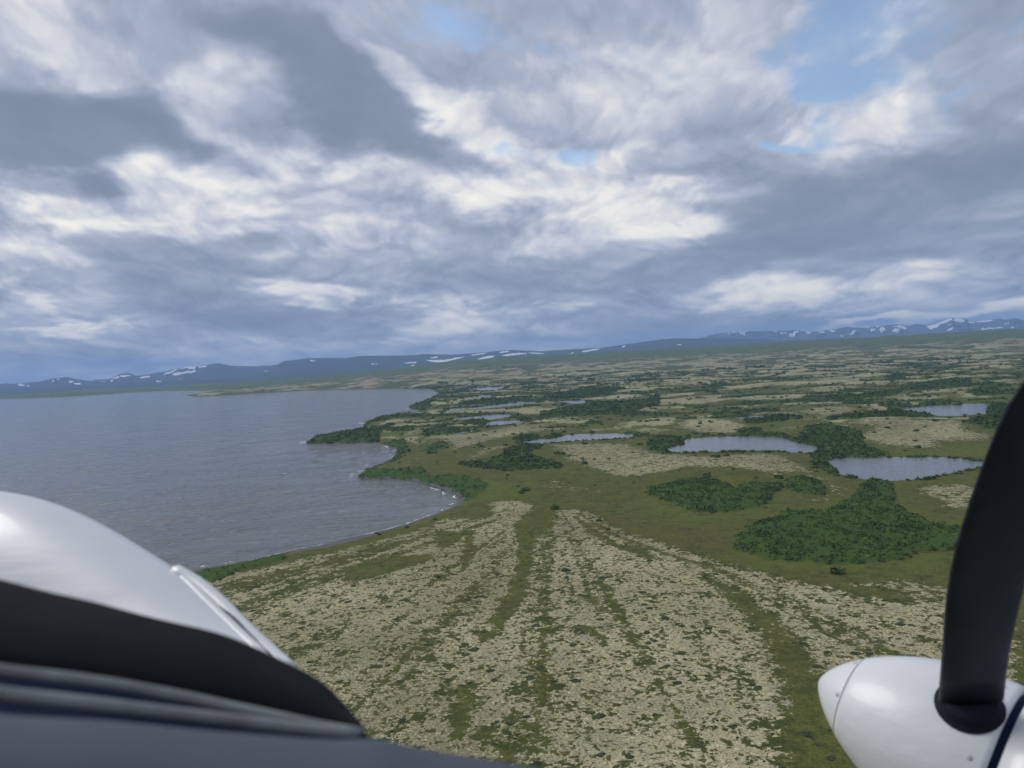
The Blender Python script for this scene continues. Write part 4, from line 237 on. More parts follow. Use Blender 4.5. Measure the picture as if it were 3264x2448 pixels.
A_coaming=(((-0.5687,0.6935,-0.2316),(-0.5592,0.6984,-0.2359),(-0.5496,0.7033,-0.2403),(-0.5398,0.7081,-0.2447),(-0.5297,0.7129,-0.2492),(-0.5193,0.7177,-0.2537),(-0.5088,0.7224,-0.2582),(-0.4979,0.7271,-0.2628),(-0.4869,0.7317,-0.2674),(-0.4756,0.7361,-0.2723),(-0.4641,0.7403,-0.2778),(-0.4524,0.7443,-0.2836),(-0.4404,0.7483,-0.2891),(-0.4282,0.7522,-0.2945),(-0.4156,0.7561,-0.2996),(-0.4029,0.7597,-0.305),(-0.3899,0.7631,-0.3108),(-0.3768,0.7662,-0.3167),(-0.3634,0.7691,-0.3225),(-0.3497,0.772,-0.328),(-0.3358,0.7748,-0.3333),(-0.3216,0.7775,-0.3383),(-0.3073,0.7798,-0.3435),(-0.293,0.7816,-0.3496),(-0.2788,0.7826,-0.3566),(-0.2647,0.783,-0.3642),(-0.2506,0.783,-0.3719),(-0.2364,0.7827,-0.3797),(-0.2222,0.782,-0.3874),(-0.2082,0.7809,-0.3954),(-0.1956,0.7784,-0.4048),(-0.185,0.7744,-0.4157),(-0.1745,0.7701,-0.4266),(-0.1627,0.7663,-0.4364)),((-0.565,0.6707,-0.1609),(-0.5556,0.6755,-0.1653),(-0.5459,0.6804,-0.1697),(-0.5361,0.6852,-0.1741),(-0.526,0.69,-0.1785),(-0.5157,0.6948,-0.1831),(-0.5051,0.6995,-0.1876),(-0.4943,0.7042,-0.1922),(-0.4832,0.7088,-0.1968),(-0.4719,0.7133,-0.2017),(-0.4604,0.7174,-0.2072),(-0.4487,0.7214,-0.213),(-0.4368,0.7254,-0.2185),(-0.4245,0.7293,-0.2239),(-0.412,0.7332,-0.229),(-0.3992,0.7368,-0.2343),(-0.3863,0.7402,-0.2401),(-0.3731,0.7433,-0.2461),(-0.3597,0.7463,-0.2519),(-0.346,0.7492,-0.2574),(-0.3321,0.752,-0.2627),(-0.3179,0.7546,-0.2677),(-0.3036,0.7569,-0.2729),(-0.2893,0.7587,-0.2789),(-0.2751,0.7597,-0.2859),(-0.261,0.7601,-0.2935),(-0.2469,0.7601,-0.3013),(-0.2328,0.7598,-0.3091),(-0.2185,0.7592,-0.3168),(-0.2046,0.758,-0.3248),(-0.192,0.7555,-0.3342),(-0.1813,0.7515,-0.3451),(-0.1708,0.7472,-0.356),(-0.159,0.7434,-0.3658)),((-0.5638,0.6484,-0.1363),(-0.5543,0.6533,-0.1406),(-0.5447,0.6581,-0.145),(-0.5348,0.663,-0.1494),(-0.5247,0.6678,-0.1539),(-0.5144,0.6725,-0.1584),(-0.5038,0.6773,-0.163),(-0.493,0.6819,-0.1675),(-0.4819,0.6865,-0.1722),(-0.4707,0.691,-0.1771),(-0.4592,0.6952,-0.1825),(-0.4475,0.6992,-0.1883),(-0.4355,0.7031,-0.1939),(-0.4232,0.7071,-0.1992),(-0.4107,0.7109,-0.2044),(-0.3979,0.7146,-0.2097),(-0.385,0.7179,-0.2155),(-0.3719,0.721,-0.2215),(-0.3585,0.724,-0.2272),(-0.3448,0.7269,-0.2327),(-0.3309,0.7297,-0.238),(-0.3167,0.7323,-0.2431),(-0.3023,0.7347,-0.2483),(-0.288,0.7364,-0.2543),(-0.2738,0.7374,-0.2613),(-0.2598,0.7379,-0.2689),(-0.2457,0.7379,-0.2767),(-0.2315,0.7375,-0.2844),(-0.2173,0.7369,-0.2921),(-0.2033,0.7357,-0.3002),(-0.1907,0.7332,-0.3095),(-0.1801,0.7293,-0.3205),(-0.1695,0.7249,-0.3313),(-0.1578,0.7211,-0.3411)),((-0.5635,0.6366,-0.1299),(-0.554,0.6415,-0.1343),(-0.5444,0.6463,-0.1387),(-0.5345,0.6511,-0.1431),(-0.5244,0.656,-0.1475),(-0.5141,0.6607,-0.1521),(-0.5035,0.6654,-0.1566),(-0.4927,0.6701,-0.1612),(-0.4816,0.6747,-0.1658),(-0.4703,0.6792,-0.1707),(-0.4589,0.6834,-0.1762),(-0.4472,0.6873,-0.182),(-0.4352,0.6913,-0.1875),(-0.4229,0.6952,-0.1928),(-0.4104,0.6991,-0.198),(-0.3976,0.7028,-0.2033),(-0.3847,0.7061,-0.2091),(-0.3715,0.7092,-0.2151),(-0.3581,0.7122,-0.2209),(-0.3445,0.7151,-0.2264),(-0.3305,0.7179,-0.2317),(-0.3164,0.7205,-0.2367),(-0.302,0.7229,-0.2419),(-0.2877,0.7246,-0.2479),(-0.2735,0.7256,-0.2549),(-0.2594,0.726,-0.2625),(-0.2453,0.726,-0.2703),(-0.2312,0.7257,-0.2781),(-0.217,0.7251,-0.2858),(-0.203,0.7239,-0.2938),(-0.1904,0.7214,-0.3032),(-0.1797,0.7174,-0.3141),(-0.1692,0.7131,-0.325),(-0.1575,0.7093,-0.3348)),((-0.5496,0.616,-0.1309),(-0.5406,0.6209,-0.1352),(-0.5315,0.6259,-0.1396),(-0.5221,0.6308,-0.144),(-0.5125,0.6356,-0.1484),(-0.5026,0.6405,-0.1529),(-0.4925,0.6453,-0.1575),(-0.4821,0.65,-0.1621),(-0.4715,0.6547,-0.1667),(-0.4607,0.6593,-0.1716),(-0.4497,0.6636,-0.1769),(-0.4385,0.6678,-0.1825),(-0.427,0.6719,-0.1879),(-0.4152,0.6761,-0.193),(-0.4031,0.6801,-0.1981),(-0.3908,0.684,-0.2033),(-0.3783,0.6875,-0.2089),(-0.3656,0.6909,-0.2147),(-0.3526,0.6941,-0.2203),(-0.3394,0.6972,-0.2257),(-0.3259,0.7002,-0.2309),(-0.3122,0.7031,-0.236),(-0.2983,0.7057,-0.2412),(-0.2844,0.7077,-0.2471),(-0.2706,0.709,-0.2539),(-0.2568,0.7099,-0.2612),(-0.243,0.7103,-0.2686),(-0.2292,0.7104,-0.2761),(-0.2152,0.7102,-0.2835),(-0.2015,0.7096,-0.2911),(-0.1889,0.7077,-0.2999),(-0.178,0.7046,-0.3101),(-0.1672,0.7011,-0.3201),(-0.1552,0.6981,-0.3292)),((-0.5358,0.5961,-0.1322),(-0.5273,0.6011,-0.1365),(-0.5186,0.6061,-0.1409),(-0.5097,0.6111,-0.1453),(-0.5005,0.616,-0.1498),(-0.4911,0.6209,-0.1543),(-0.4815,0.6258,-0.1588),(-0.4716,0.6306,-0.1634),(-0.4615,0.6354,-0.168),(-0.4511,0.6401,-0.1729),(-0.4406,0.6446,-0.1781),(-0.4298,0.6489,-0.1835),(-0.4187,0.6533,-0.1886),(-0.4074,0.6576,-0.1937),(-0.3958,0.6618,-0.1986),(-0.384,0.6659,-0.2036),(-0.3719,0.6696,-0.2091),(-0.3597,0.6732,-0.2147),(-0.3472,0.6767,-0.2202),(-0.3344,0.68,-0.2255),(-0.3214,0.6833,-0.2307),(-0.3081,0.6863,-0.2357),(-0.2946,0.6891,-0.2409),(-0.2812,0.6914,-0.2467),(-0.2677,0.6931,-0.2532),(-0.2543,0.6944,-0.2602),(-0.2408,0.6952,-0.2674),(-0.2272,0.6958,-0.2745),(-0.2135,0.6961,-0.2815),(-0.2,0.6959,-0.2889),(-0.1874,0.6947,-0.2971),(-0.1762,0.6924,-0.3064),(-0.1651,0.6898,-0.3157),(-0.1531,0.6875,-0.3241)),((-0.5221,0.5775,-0.1344),(-0.514,0.5825,-0.1387),(-0.5058,0.5876,-0.1431),(-0.4973,0.5926,-0.1475),(-0.4886,0.5976,-0.1519),(-0.4797,0.6026,-0.1564),(-0.4705,0.6076,-0.161),(-0.4611,0.6125,-0.1655),(-0.4515,0.6174,-0.1702),(-0.4416,0.6222,-0.175),(-0.4315,0.6268,-0.1801),(-0.4212,0.6313,-0.1852),(-0.4106,0.6359,-0.1902),(-0.3997,0.6404,-0.1951),(-0.3886,0.6448,-0.1999),(-0.3772,0.649,-0.2048),(-0.3656,0.653,-0.2101),(-0.3538,0.6569,-0.2155),(-0.3417,0.6605,-0.2209),(-0.3294,0.6641,-0.2261),(-0.3168,0.6676,-0.2312),(-0.304,0.6709,-0.2362),(-0.291,0.6739,-0.2414),(-0.2779,0.6765,-0.2471),(-0.2648,0.6785,-0.2534),(-0.2517,0.6801,-0.2601),(-0.2385,0.6814,-0.2669),(-0.2252,0.6825,-0.2737),(-0.2118,0.6832,-0.2805),(-0.1985,0.6835,-0.2874),(-0.186,0.683,-0.2951),(-0.1745,0.6815,-0.3036),(-0.1631,0.6797,-0.312),(-0.1509,0.6782,-0.3197)),((-0.5084,0.5605,-0.1376),(-0.5008,0.5656,-0.1419),(-0.493,0.5707,-0.1463),(-0.485,0.5758,-0.1507),(-0.4768,0.5809,-0.1551),(-0.4683,0.586,-0.1596),(-0.4596,0.5911,-0.1642),(-0.4507,0.5961,-0.1687),(-0.4415,0.601,-0.1734),(-0.4321,0.6059,-0.1781),(-0.4225,0.6107,-0.1831),(-0.4126,0.6154,-0.1881),(-0.4025,0.6201,-0.1929),(-0.3921,0.6248,-0.1976),(-0.3814,0.6294,-0.2022),(-0.3705,0.6339,-0.207),(-0.3593,0.6381,-0.2122),(-0.348,0.6421,-0.2174),(-0.3364,0.6461,-0.2226),(-0.3245,0.6499,-0.2278),(-0.3124,0.6535,-0.2328),(-0.3,0.657,-0.2378),(-0.2874,0.6603,-0.243),(-0.2748,0.6632,-0.2486),(-0.262,0.6655,-0.2547),(-0.2493,0.6676,-0.2611),(-0.2364,0.6693,-0.2675),(-0.2233,0.6708,-0.274),(-0.2102,0.672,-0.2804),(-0.1971,0.6728,-0.287),(-0.1846,0.6729,-0.2942),(-0.1729,0.6722,-0.3019),(-0.1612,0.6713,-0.3095),(-0.1488,0.6706,-0.3165)),((-0.4948,0.5453,-0.142),(-0.4876,0.5505,-0.1463),(-0.4803,0.5557,-0.1506),(-0.4728,0.5609,-0.155),(-0.465,0.566,-0.1595),(-0.457,0.5712,-0.164),(-0.4488,0.5763,-0.1685),(-0.4403,0.5814,-0.1731),(-0.4316,0.5864,-0.1777),(-0.4226,0.5914,-0.1825),(-0.4135,0.5963,-0.1873),(-0.4041,0.6013,-0.1921),(-0.3944,0.6062,-0.1967),(-0.3845,0.611,-0.2012),(-0.3743,0.6158,-0.2057),(-0.3638,0.6205,-0.2104),(-0.3531,0.6249,-0.2154),(-0.3422,0.6292,-0.2204),(-0.331,0.6334,-0.2255),(-0.3196,0.6374,-0.2306),(-0.3079,0.6413,-0.2356),(-0.296,0.645,-0.2406),(-0.2839,0.6485,-0.2457),(-0.2716,0.6516,-0.2512),(-0.2593,0.6544,-0.2571),(-0.2468,0.6568,-0.2632),(-0.2342,0.659,-0.2693),(-0.2215,0.6609,-0.2754),(-0.2086,0.6625,-0.2815),(-0.1958,0.6638,-0.2878),(-0.1832,0.6646,-0.2944),(-0.1713,0.6648,-0.3013),(-0.1593,0.6647,-0.308),(-0.1468,0.6648,-0.3144)),((-0.4812,0.5318,-0.1475),(-0.4745,0.5371,-0.1517),(-0.4676,0.5423,-0.1561),(-0.4606,0.5475,-0.1605),(-0.4533,0.5528,-0.1649),(-0.4457,0.558,-0.1694),(-0.438,0.5632,-0.1739),(-0.43,0.5684,-0.1785),(-0.4217,0.5735,-0.1831),(-0.4133,0.5786,-0.1879),(-0.4046,0.5837,-0.1926),(-0.3956,0.5888,-0.1972),(-0.3864,0.5939,-0.2016),(-0.3769,0.5989,-0.2059),(-0.3672,0.6039,-0.2103),(-0.3572,0.6087,-0.2149),(-0.347,0.6134,-0.2197),(-0.3365,0.6179,-0.2245),(-0.3258,0.6223,-0.2294),(-0.3148,0.6266,-0.2344),(-0.3036,0.6307,-0.2394),(-0.2921,0.6346,-0.2443),(-0.2804,0.6384,-0.2495),(-0.2686,0.6418,-0.2549),(-0.2566,0.6449,-0.2605),(-0.2445,0.6477,-0.2663),(-0.2322,0.6503,-0.2721),(-0.2197,0.6527,-0.2779),(-0.2071,0.6547,-0.2837),(-0.1945,0.6565,-0.2896),(-0.182,0.6579,-0.2956),(-0.1698,0.6589,-0.3018),(-0.1575,0.6598,-0.3077),(-0.1448,0.6606,-0.3133)),((-0.4676,0.5196,-0.1537),(-0.4614,0.5249,-0.158),(-0.455,0.5302,-0.1623),(-0.4484,0.5355,-0.1667),(-0.4416,0.5408,-0.1711),(-0.4345,0.5461,-0.1756),(-0.4272,0.5514,-0.1802),(-0.4197,0.5566,-0.1847),(-0.4119,0.5619,-0.1894),(-0.4039,0.5671,-0.1941),(-0.3957,0.5723,-0.1987),(-0.3872,0.5775,-0.203),(-0.3784,0.5828,-0.2073),(-0.3694,0.5881,-0.2115),(-0.3602,0.5932,-0.2157),(-0.3506,0.5983,-0.2201),(-0.3409,0.6032,-0.2248),(-0.3308,0.6079,-0.2295),(-0.3205,0.6126,-0.2342),(-0.31,0.617,-0.2391),(-0.2992,0.6214,-0.244),(-0.2882,0.6255,-0.249),(-0.277,0.6295,-0.2541),(-0.2655,0.6332,-0.2594),(-0.2539,0.6366,-0.2648),(-0.2421,0.6398,-0.2703),(-0.2301,0.6429,-0.2757),(-0.218,0.6457,-0.2812),(-0.2056,0.6482,-0.2867),(-0.1932,0.6505,-0.2923),(-0.1807,0.6526,-0.2977),(-0.1683,0.6544,-0.303),(-0.1557,0.6561,-0.3082),(-0.1429,0.6577,-0.3131)),((-0.4541,0.508,-0.1604),(-0.4483,0.5134,-0.1647),(-0.4424,0.5187,-0.169),(-0.4363,0.5241,-0.1734),(-0.4299,0.5295,-0.1778),(-0.4233,0.5348,-0.1823),(-0.4165,0.5402,-0.1868),(-0.4094,0.5456,-0.1914),(-0.4021,0.5509,-0.196),(-0.3946,0.5562,-0.2007),(-0.3868,0.5616,-0.2052),(-0.3788,0.567,-0.2093),(-0.3705,0.5725,-0.2134),(-0.3619,0.5779,-0.2174),(-0.3531,0.5833,-0.2215),(-0.3441,0.5885,-0.2258),(-0.3348,0.5936,-0.2303),(-0.3252,0.5986,-0.2348),(-0.3153,0.6035,-0.2394),(-0.3053,0.6082,-0.2442),(-0.2949,0.6127,-0.2491),(-0.2843,0.6171,-0.254),(-0.2735,0.6213,-0.2591),(-0.2625,0.6253,-0.2643),(-0.2513,0.629,-0.2695),(-0.2398,0.6327,-0.2747),(-0.2281,0.6361,-0.2798),(-0.2163,0.6394,-0.2849),(-0.2042,0.6424,-0.2902),(-0.192,0.6452,-0.2954),(-0.1795,0.6479,-0.3003),(-0.1668,0.6506,-0.3048),(-0.1539,0.6531,-0.309),(-0.1409,0.6554,-0.3133)),((-0.4557,0.5071,-0.1904),(-0.4499,0.5125,-0.1946),(-0.444,0.5178,-0.1989),(-0.4378,0.5232,-0.2033),(-0.4315,0.5286,-0.2078),(-0.4249,0.5339,-0.2122),(-0.418,0.5393,-0.2168),(-0.411,0.5447,-0.2214),(-0.4037,0.55,-0.226),(-0.3962,0.5553,-0.2306),(-0.3884,0.5607,-0.2351),(-0.3803,0.5661,-0.2393),(-0.3721,0.5716,-0.2433),(-0.3635,0.577,-0.2474),(-0.3547,0.5824,-0.2515),(-0.3456,0.5876,-0.2558),(-0.3363,0.5927,-0.2602),(-0.3267,0.5977,-0.2647),(-0.3169,0.6026,-0.2694),(-0.3068,0.6073,-0.2742),(-0.2965,0.6118,-0.279),(-0.2859,0.6162,-0.284),(-0.2751,0.6204,-0.289),(-0.2641,0.6244,-0.2942),(-0.2529,0.6281,-0.2995),(-0.2414,0.6318,-0.3047),(-0.2297,0.6352,-0.3098),(-0.2178,0.6385,-0.3149),(-0.2058,0.6415,-0.3201),(-0.1935,0.6443,-0.3253),(-0.1811,0.647,-0.3302),(-0.1684,0.6497,-0.3347),(-0.1555,0.6522,-0.339),(-0.1425,0.6545,-0.3432)))
A_seal1=((-0.4275,0.4777,-0.1568),(-0.4226,0.4833,-0.1607),(-0.4175,0.4888,-0.1647),(-0.4122,0.4944,-0.1687),(-0.4066,0.5,-0.1728),(-0.4009,0.5056,-0.1769),(-0.3949,0.5112,-0.1811),(-0.3887,0.5168,-0.1853),(-0.3823,0.5224,-0.1896),(-0.3756,0.528,-0.1939),(-0.3686,0.5336,-0.1981),(-0.3615,0.5393,-0.2022),(-0.3541,0.545,-0.2061),(-0.3464,0.5506,-0.2101),(-0.3384,0.5562,-0.2142),(-0.3302,0.5617,-0.2184),(-0.3218,0.5671,-0.2228),(-0.3131,0.5724,-0.2272),(-0.3041,0.5776,-0.2318),(-0.2949,0.5826,-0.2366),(-0.2854,0.5874,-0.2415),(-0.2757,0.5922,-0.2464),(-0.2657,0.5967,-0.2514),(-0.2555,0.6011,-0.2566),(-0.2451,0.6053,-0.2619),(-0.2345,0.6093,-0.2671),(-0.2236,0.6133,-0.2721),(-0.2125,0.6171,-0.2771),(-0.2012,0.6207,-0.2821),(-0.1897,0.6241,-0.2872),(-0.178,0.6273,-0.2921),(-0.166,0.6305,-0.2967),(-0.1539,0.6335,-0.3011),(-0.1416,0.6364,-0.3055))
A_seal2=((-0.3939,0.4392,-0.1551),(-0.3899,0.4446,-0.1592),(-0.3857,0.4501,-0.1634),(-0.3813,0.4555,-0.1676),(-0.3767,0.461,-0.1719),(-0.3719,0.4665,-0.1762),(-0.3669,0.472,-0.1806),(-0.3616,0.4775,-0.1851),(-0.3561,0.483,-0.1896),(-0.3504,0.4885,-0.1942),(-0.3445,0.494,-0.1986),(-0.3384,0.4997,-0.2028),(-0.332,0.5054,-0.2067),(-0.3253,0.5112,-0.2107),(-0.3184,0.5168,-0.2147),(-0.3113,0.5225,-0.2188),(-0.3039,0.5281,-0.2229),(-0.2962,0.5336,-0.2272),(-0.2883,0.539,-0.2314),(-0.2801,0.5444,-0.2357),(-0.2717,0.5497,-0.2399),(-0.263,0.555,-0.2442),(-0.254,0.5601,-0.2484),(-0.2448,0.5652,-0.2526),(-0.2354,0.5701,-0.2569),(-0.2257,0.5749,-0.2611),(-0.2158,0.5796,-0.2654),(-0.2056,0.5841,-0.2696),(-0.1952,0.5885,-0.2738),(-0.1845,0.5929,-0.2779),(-0.1737,0.597,-0.2819),(-0.1626,0.601,-0.2859),(-0.1513,0.6047,-0.29),(-0.1399,0.6083,-0.294))
A_trough=(((-0.4543,0.5079,-0.1644),(-0.4486,0.5133,-0.1687),(-0.4428,0.5188,-0.1731),(-0.4368,0.5243,-0.1775),(-0.4305,0.5298,-0.182),(-0.424,0.5353,-0.1865),(-0.4172,0.5408,-0.1911),(-0.4102,0.5463,-0.1957),(-0.403,0.5517,-0.2004),(-0.3956,0.5571,-0.2051),(-0.3878,0.5626,-0.2096),(-0.3799,0.5682,-0.2138),(-0.3716,0.5738,-0.2179),(-0.3631,0.5794,-0.222),(-0.3544,0.5849,-0.2262),(-0.3454,0.5902,-0.2305),(-0.3361,0.5955,-0.2351),(-0.3265,0.6006,-0.2396),(-0.3167,0.6056,-0.2443),(-0.3067,0.6105,-0.2492),(-0.2964,0.6152,-0.2541),(-0.2858,0.6197,-0.2591),(-0.275,0.624,-0.2643),(-0.264,0.6281,-0.2696),(-0.2528,0.6321,-0.2749),(-0.2413,0.6358,-0.2801),(-0.2296,0.6394,-0.2853),(-0.2177,0.6429,-0.2905),(-0.2056,0.646,-0.2958),(-0.1933,0.6489,-0.3011),(-0.1808,0.6518,-0.3061),(-0.1681,0.6546,-0.3107),(-0.1552,0.6572,-0.3151),(-0.1421,0.6597,-0.3194)),((-0.4406,0.4964,-0.1729),(-0.4349,0.5021,-0.1773),(-0.429,0.5078,-0.1818),(-0.4228,0.5135,-0.1864),(-0.4164,0.5193,-0.191),(-0.4097,0.525,-0.1957),(-0.4027,0.5307,-0.2004),(-0.3955,0.5365,-0.2052),(-0.388,0.5422,-0.2099),(-0.3802,0.5479,-0.2146),(-0.3722,0.5537,-0.2191),(-0.3639,0.5596,-0.2234),(-0.3552,0.5654,-0.2276),(-0.3463,0.5711,-0.2319),(-0.337,0.5768,-0.2363),(-0.3275,0.5823,-0.2408),(-0.3177,0.5877,-0.2454),(-0.3075,0.593,-0.2501),(-0.2971,0.5982,-0.2548),(-0.2864,0.6032,-0.2597),(-0.2754,0.608,-0.2645),(-0.2642,0.6126,-0.2694),(-0.2527,0.6171,-0.2744),(-0.2409,0.6213,-0.2793),(-0.229,0.6253,-0.2843),(-0.2169,0.6289,-0.2898),(-0.2045,0.6323,-0.2951),(-0.1918,0.6355,-0.3003),(-0.179,0.6385,-0.3054),(-0.1659,0.6412,-0.3105),(-0.1527,0.6437,-0.3155),(-0.1393,0.6461,-0.3201),(-0.1258,0.6483,-0.3245),(-0.1121,0.6504,-0.3288)),((-0.4268,0.4836,-0.1789),(-0.421,0.4895,-0.1835),(-0.415,0.4955,-0.1881),(-0.4087,0.5015,-0.1928),(-0.4021,0.5074,-0.1976),(-0.3952,0.5134,-0.2025),(-0.3881,0.5194,-0.2073),(-0.3806,0.5254,-0.2122),(-0.3729,0.5314,-0.2169),(-0.3648,0.5375,-0.2216),(-0.3564,0.5435,-0.2262),(-0.3477,0.5496,-0.2305),(-0.3387,0.5557,-0.2349),(-0.3293,0.5616,-0.2394),(-0.3196,0.5675,-0.244),(-0.3095,0.5732,-0.2487),(-0.2991,0.5787,-0.2534),(-0.2884,0.5842,-0.2581),(-0.2774,0.5895,-0.2629),(-0.2661,0.5946,-0.2677),(-0.2544,0.5995,-0.2725),(-0.2424,0.6043,-0.2773),(-0.2302,0.6089,-0.282),(-0.2178,0.6133,-0.2865),(-0.2051,0.6173,-0.2914),(-0.1923,0.6207,-0.2969),(-0.1792,0.6238,-0.3024),(-0.1658,0.6269,-0.3075),(-0.1522,0.6297,-0.3125),(-0.1384,0.6322,-0.3175),(-0.1245,0.6344,-0.3224),(-0.1105,0.6364,-0.327),(-0.09629,0.6382,-0.3314),(-0.08202,0.6397,-0.3358)),((-0.4128,0.4686,-0.1806),(-0.4069,0.4748,-0.1854),(-0.4008,0.481,-0.1902),(-0.3944,0.4872,-0.195),(-0.3876,0.4934,-0.2),(-0.3806,0.4997,-0.205),(-0.3732,0.5059,-0.21),(-0.3655,0.5121,-0.215),(-0.3575,0.5185,-0.2198),(-0.3492,0.5248,-0.2244),(-0.3404,0.5312,-0.229),(-0.3314,0.5375,-0.2334),(-0.3219,0.5438,-0.238),(-0.3121,0.5499,-0.2426),(-0.3019,0.5559,-0.2474),(-0.2913,0.5618,-0.2522),(-0.2804,0.5676,-0.2571),(-0.2691,0.5732,-0.2619),(-0.2574,0.5786,-0.2667),(-0.2455,0.5838,-0.2715),(-0.2331,0.5889,-0.2762),(-0.2205,0.5937,-0.281),(-0.2075,0.5984,-0.2854),(-0.1943,0.6031,-0.2895),(-0.181,0.6071,-0.2942),(-0.1676,0.6103,-0.2999),(-0.1538,0.6132,-0.3055),(-0.1396,0.616,-0.3106),(-0.1252,0.6187,-0.3154),(-0.1107,0.621,-0.3202),(-0.09611,0.6229,-0.325),(-0.08138,0.6245,-0.3297),(-0.06657,0.6258,-0.3342),(-0.0517,0.6269,-0.3386)),((-0.3985,0.4511,-0.1775),(-0.3925,0.4575,-0.1824),(-0.3863,0.464,-0.1873),(-0.3798,0.4704,-0.1923),(-0.3729,0.4769,-0.1974),(-0.3657,0.4834,-0.2026),(-0.3581,0.4898,-0.2078),(-0.3502,0.4963,-0.2129),(-0.3419,0.503,-0.2177),(-0.3332,0.5096,-0.2223),(-0.3242,0.5163,-0.2269),(-0.3147,0.5229,-0.2314),(-0.3049,0.5294,-0.2361),(-0.2946,0.5357,-0.241),(-0.2839,0.5419,-0.246),(-0.2728,0.5479,-0.2509),(-0.2614,0.5538,-0.2559),(-0.2495,0.5596,-0.2608),(-0.2372,0.5652,-0.2656),(-0.2246,0.5705,-0.2704),(-0.2116,0.5757,-0.2751),(-0.1983,0.5807,-0.2797),(-0.1846,0.5855,-0.2839),(-0.1707,0.5903,-0.2876),(-0.1567,0.5943,-0.2921),(-0.1425,0.5973,-0.2979),(-0.128,0.6,-0.3037),(-0.1132,0.6027,-0.3088),(-0.09802,0.6051,-0.3134),(-0.08276,0.6072,-0.3181),(-0.06743,0.6088,-0.3228),(-0.05204,0.6101,-0.3275),(-0.0366,0.6109,-0.332),(-0.02113,0.6115,-0.3364)),((-0.384,0.4314,-0.1702),(-0.378,0.4381,-0.1752),(-0.3717,0.4448,-0.1802),(-0.365,0.4515,-0.1854),(-0.358,0.4582,-0.1907),(-0.3506,0.4649,-0.196),(-0.3428,0.4716,-0.2014),(-0.3346,0.4784,-0.2066),(-0.3261,0.4853,-0.2114),(-0.3171,0.4922,-0.216),(-0.3077,0.4992,-0.2206),(-0.2979,0.5061,-0.2252),(-0.2876,0.5128,-0.23),(-0.2769,0.5193,-0.2351),(-0.2658,0.5256,-0.2403),(-0.2542,0.5318,-0.2454),(-0.2421,0.5379,-0.2504),(-0.2297,0.5438,-0.2554),(-0.2168,0.5495,-0.2602),(-0.2035,0.5551,-0.265),(-0.1899,0.5603,-0.2697),(-0.1758,0.5654,-0.2742),(-0.1615,0.5703,-0.2782),(-0.1468,0.5753,-0.2815),(-0.1321,0.5794,-0.2857),(-0.1173,0.5822,-0.2917),(-0.1021,0.5846,-0.2977),(-0.08648,0.5871,-0.3027),(-0.07058,0.5894,-0.3072),(-0.05457,0.5913,-0.3117),(-0.03853,0.5926,-0.3163),(-0.02248,0.5934,-0.321),(-0.00641,0.5938,-0.3256),(0.00966,0.594,-0.33)),((-0.3694,0.4105,-0.1603),(-0.3633,0.4174,-0.1655),(-0.3569,0.4243,-0.1707),(-0.3501,0.4312,-0.176),(-0.3429,0.4382,-0.1814),(-0.3354,0.4451,-0.1869),(-0.3274,0.4521,-0.1925),(-0.3189,0.4591,-0.1978),(-0.3101,0.4663,-0.2026),(-0.3009,0.4736,-0.2072),(-0.2911,0.4808,-0.2118),(-0.281,0.488,-0.2165),(-0.2703,0.4949,-0.2215),(-0.2591,0.5016,-0.2267),(-0.2475,0.5081,-0.2321),(-0.2354,0.5145,-0.2374),(-0.2228,0.5207,-0.2426),(-0.2098,0.5268,-0.2476),(-0.1963,0.5326,-0.2525),(-0.1824,0.5383,-0.2572),(-0.168,0.5437,-0.2618),(-0.1533,0.5488,-0.2663),(-0.1382,0.5539,-0.27),(-0.1228,0.5591,-0.2729),(-0.1074,0.5632,-0.2769),(-0.09194,0.5658,-0.2831),(-0.07606,0.5679,-0.2892),(-0.05967,0.5703,-0.2941),(-0.04302,0.5724,-0.2985),(-0.02625,0.5741,-0.3028),(-0.009508,0.5751,-0.3074),(0.007212,0.5755,-0.3121),(0.02391,0.5755,-0.3167),(0.04058,0.5751,-0.3212)))
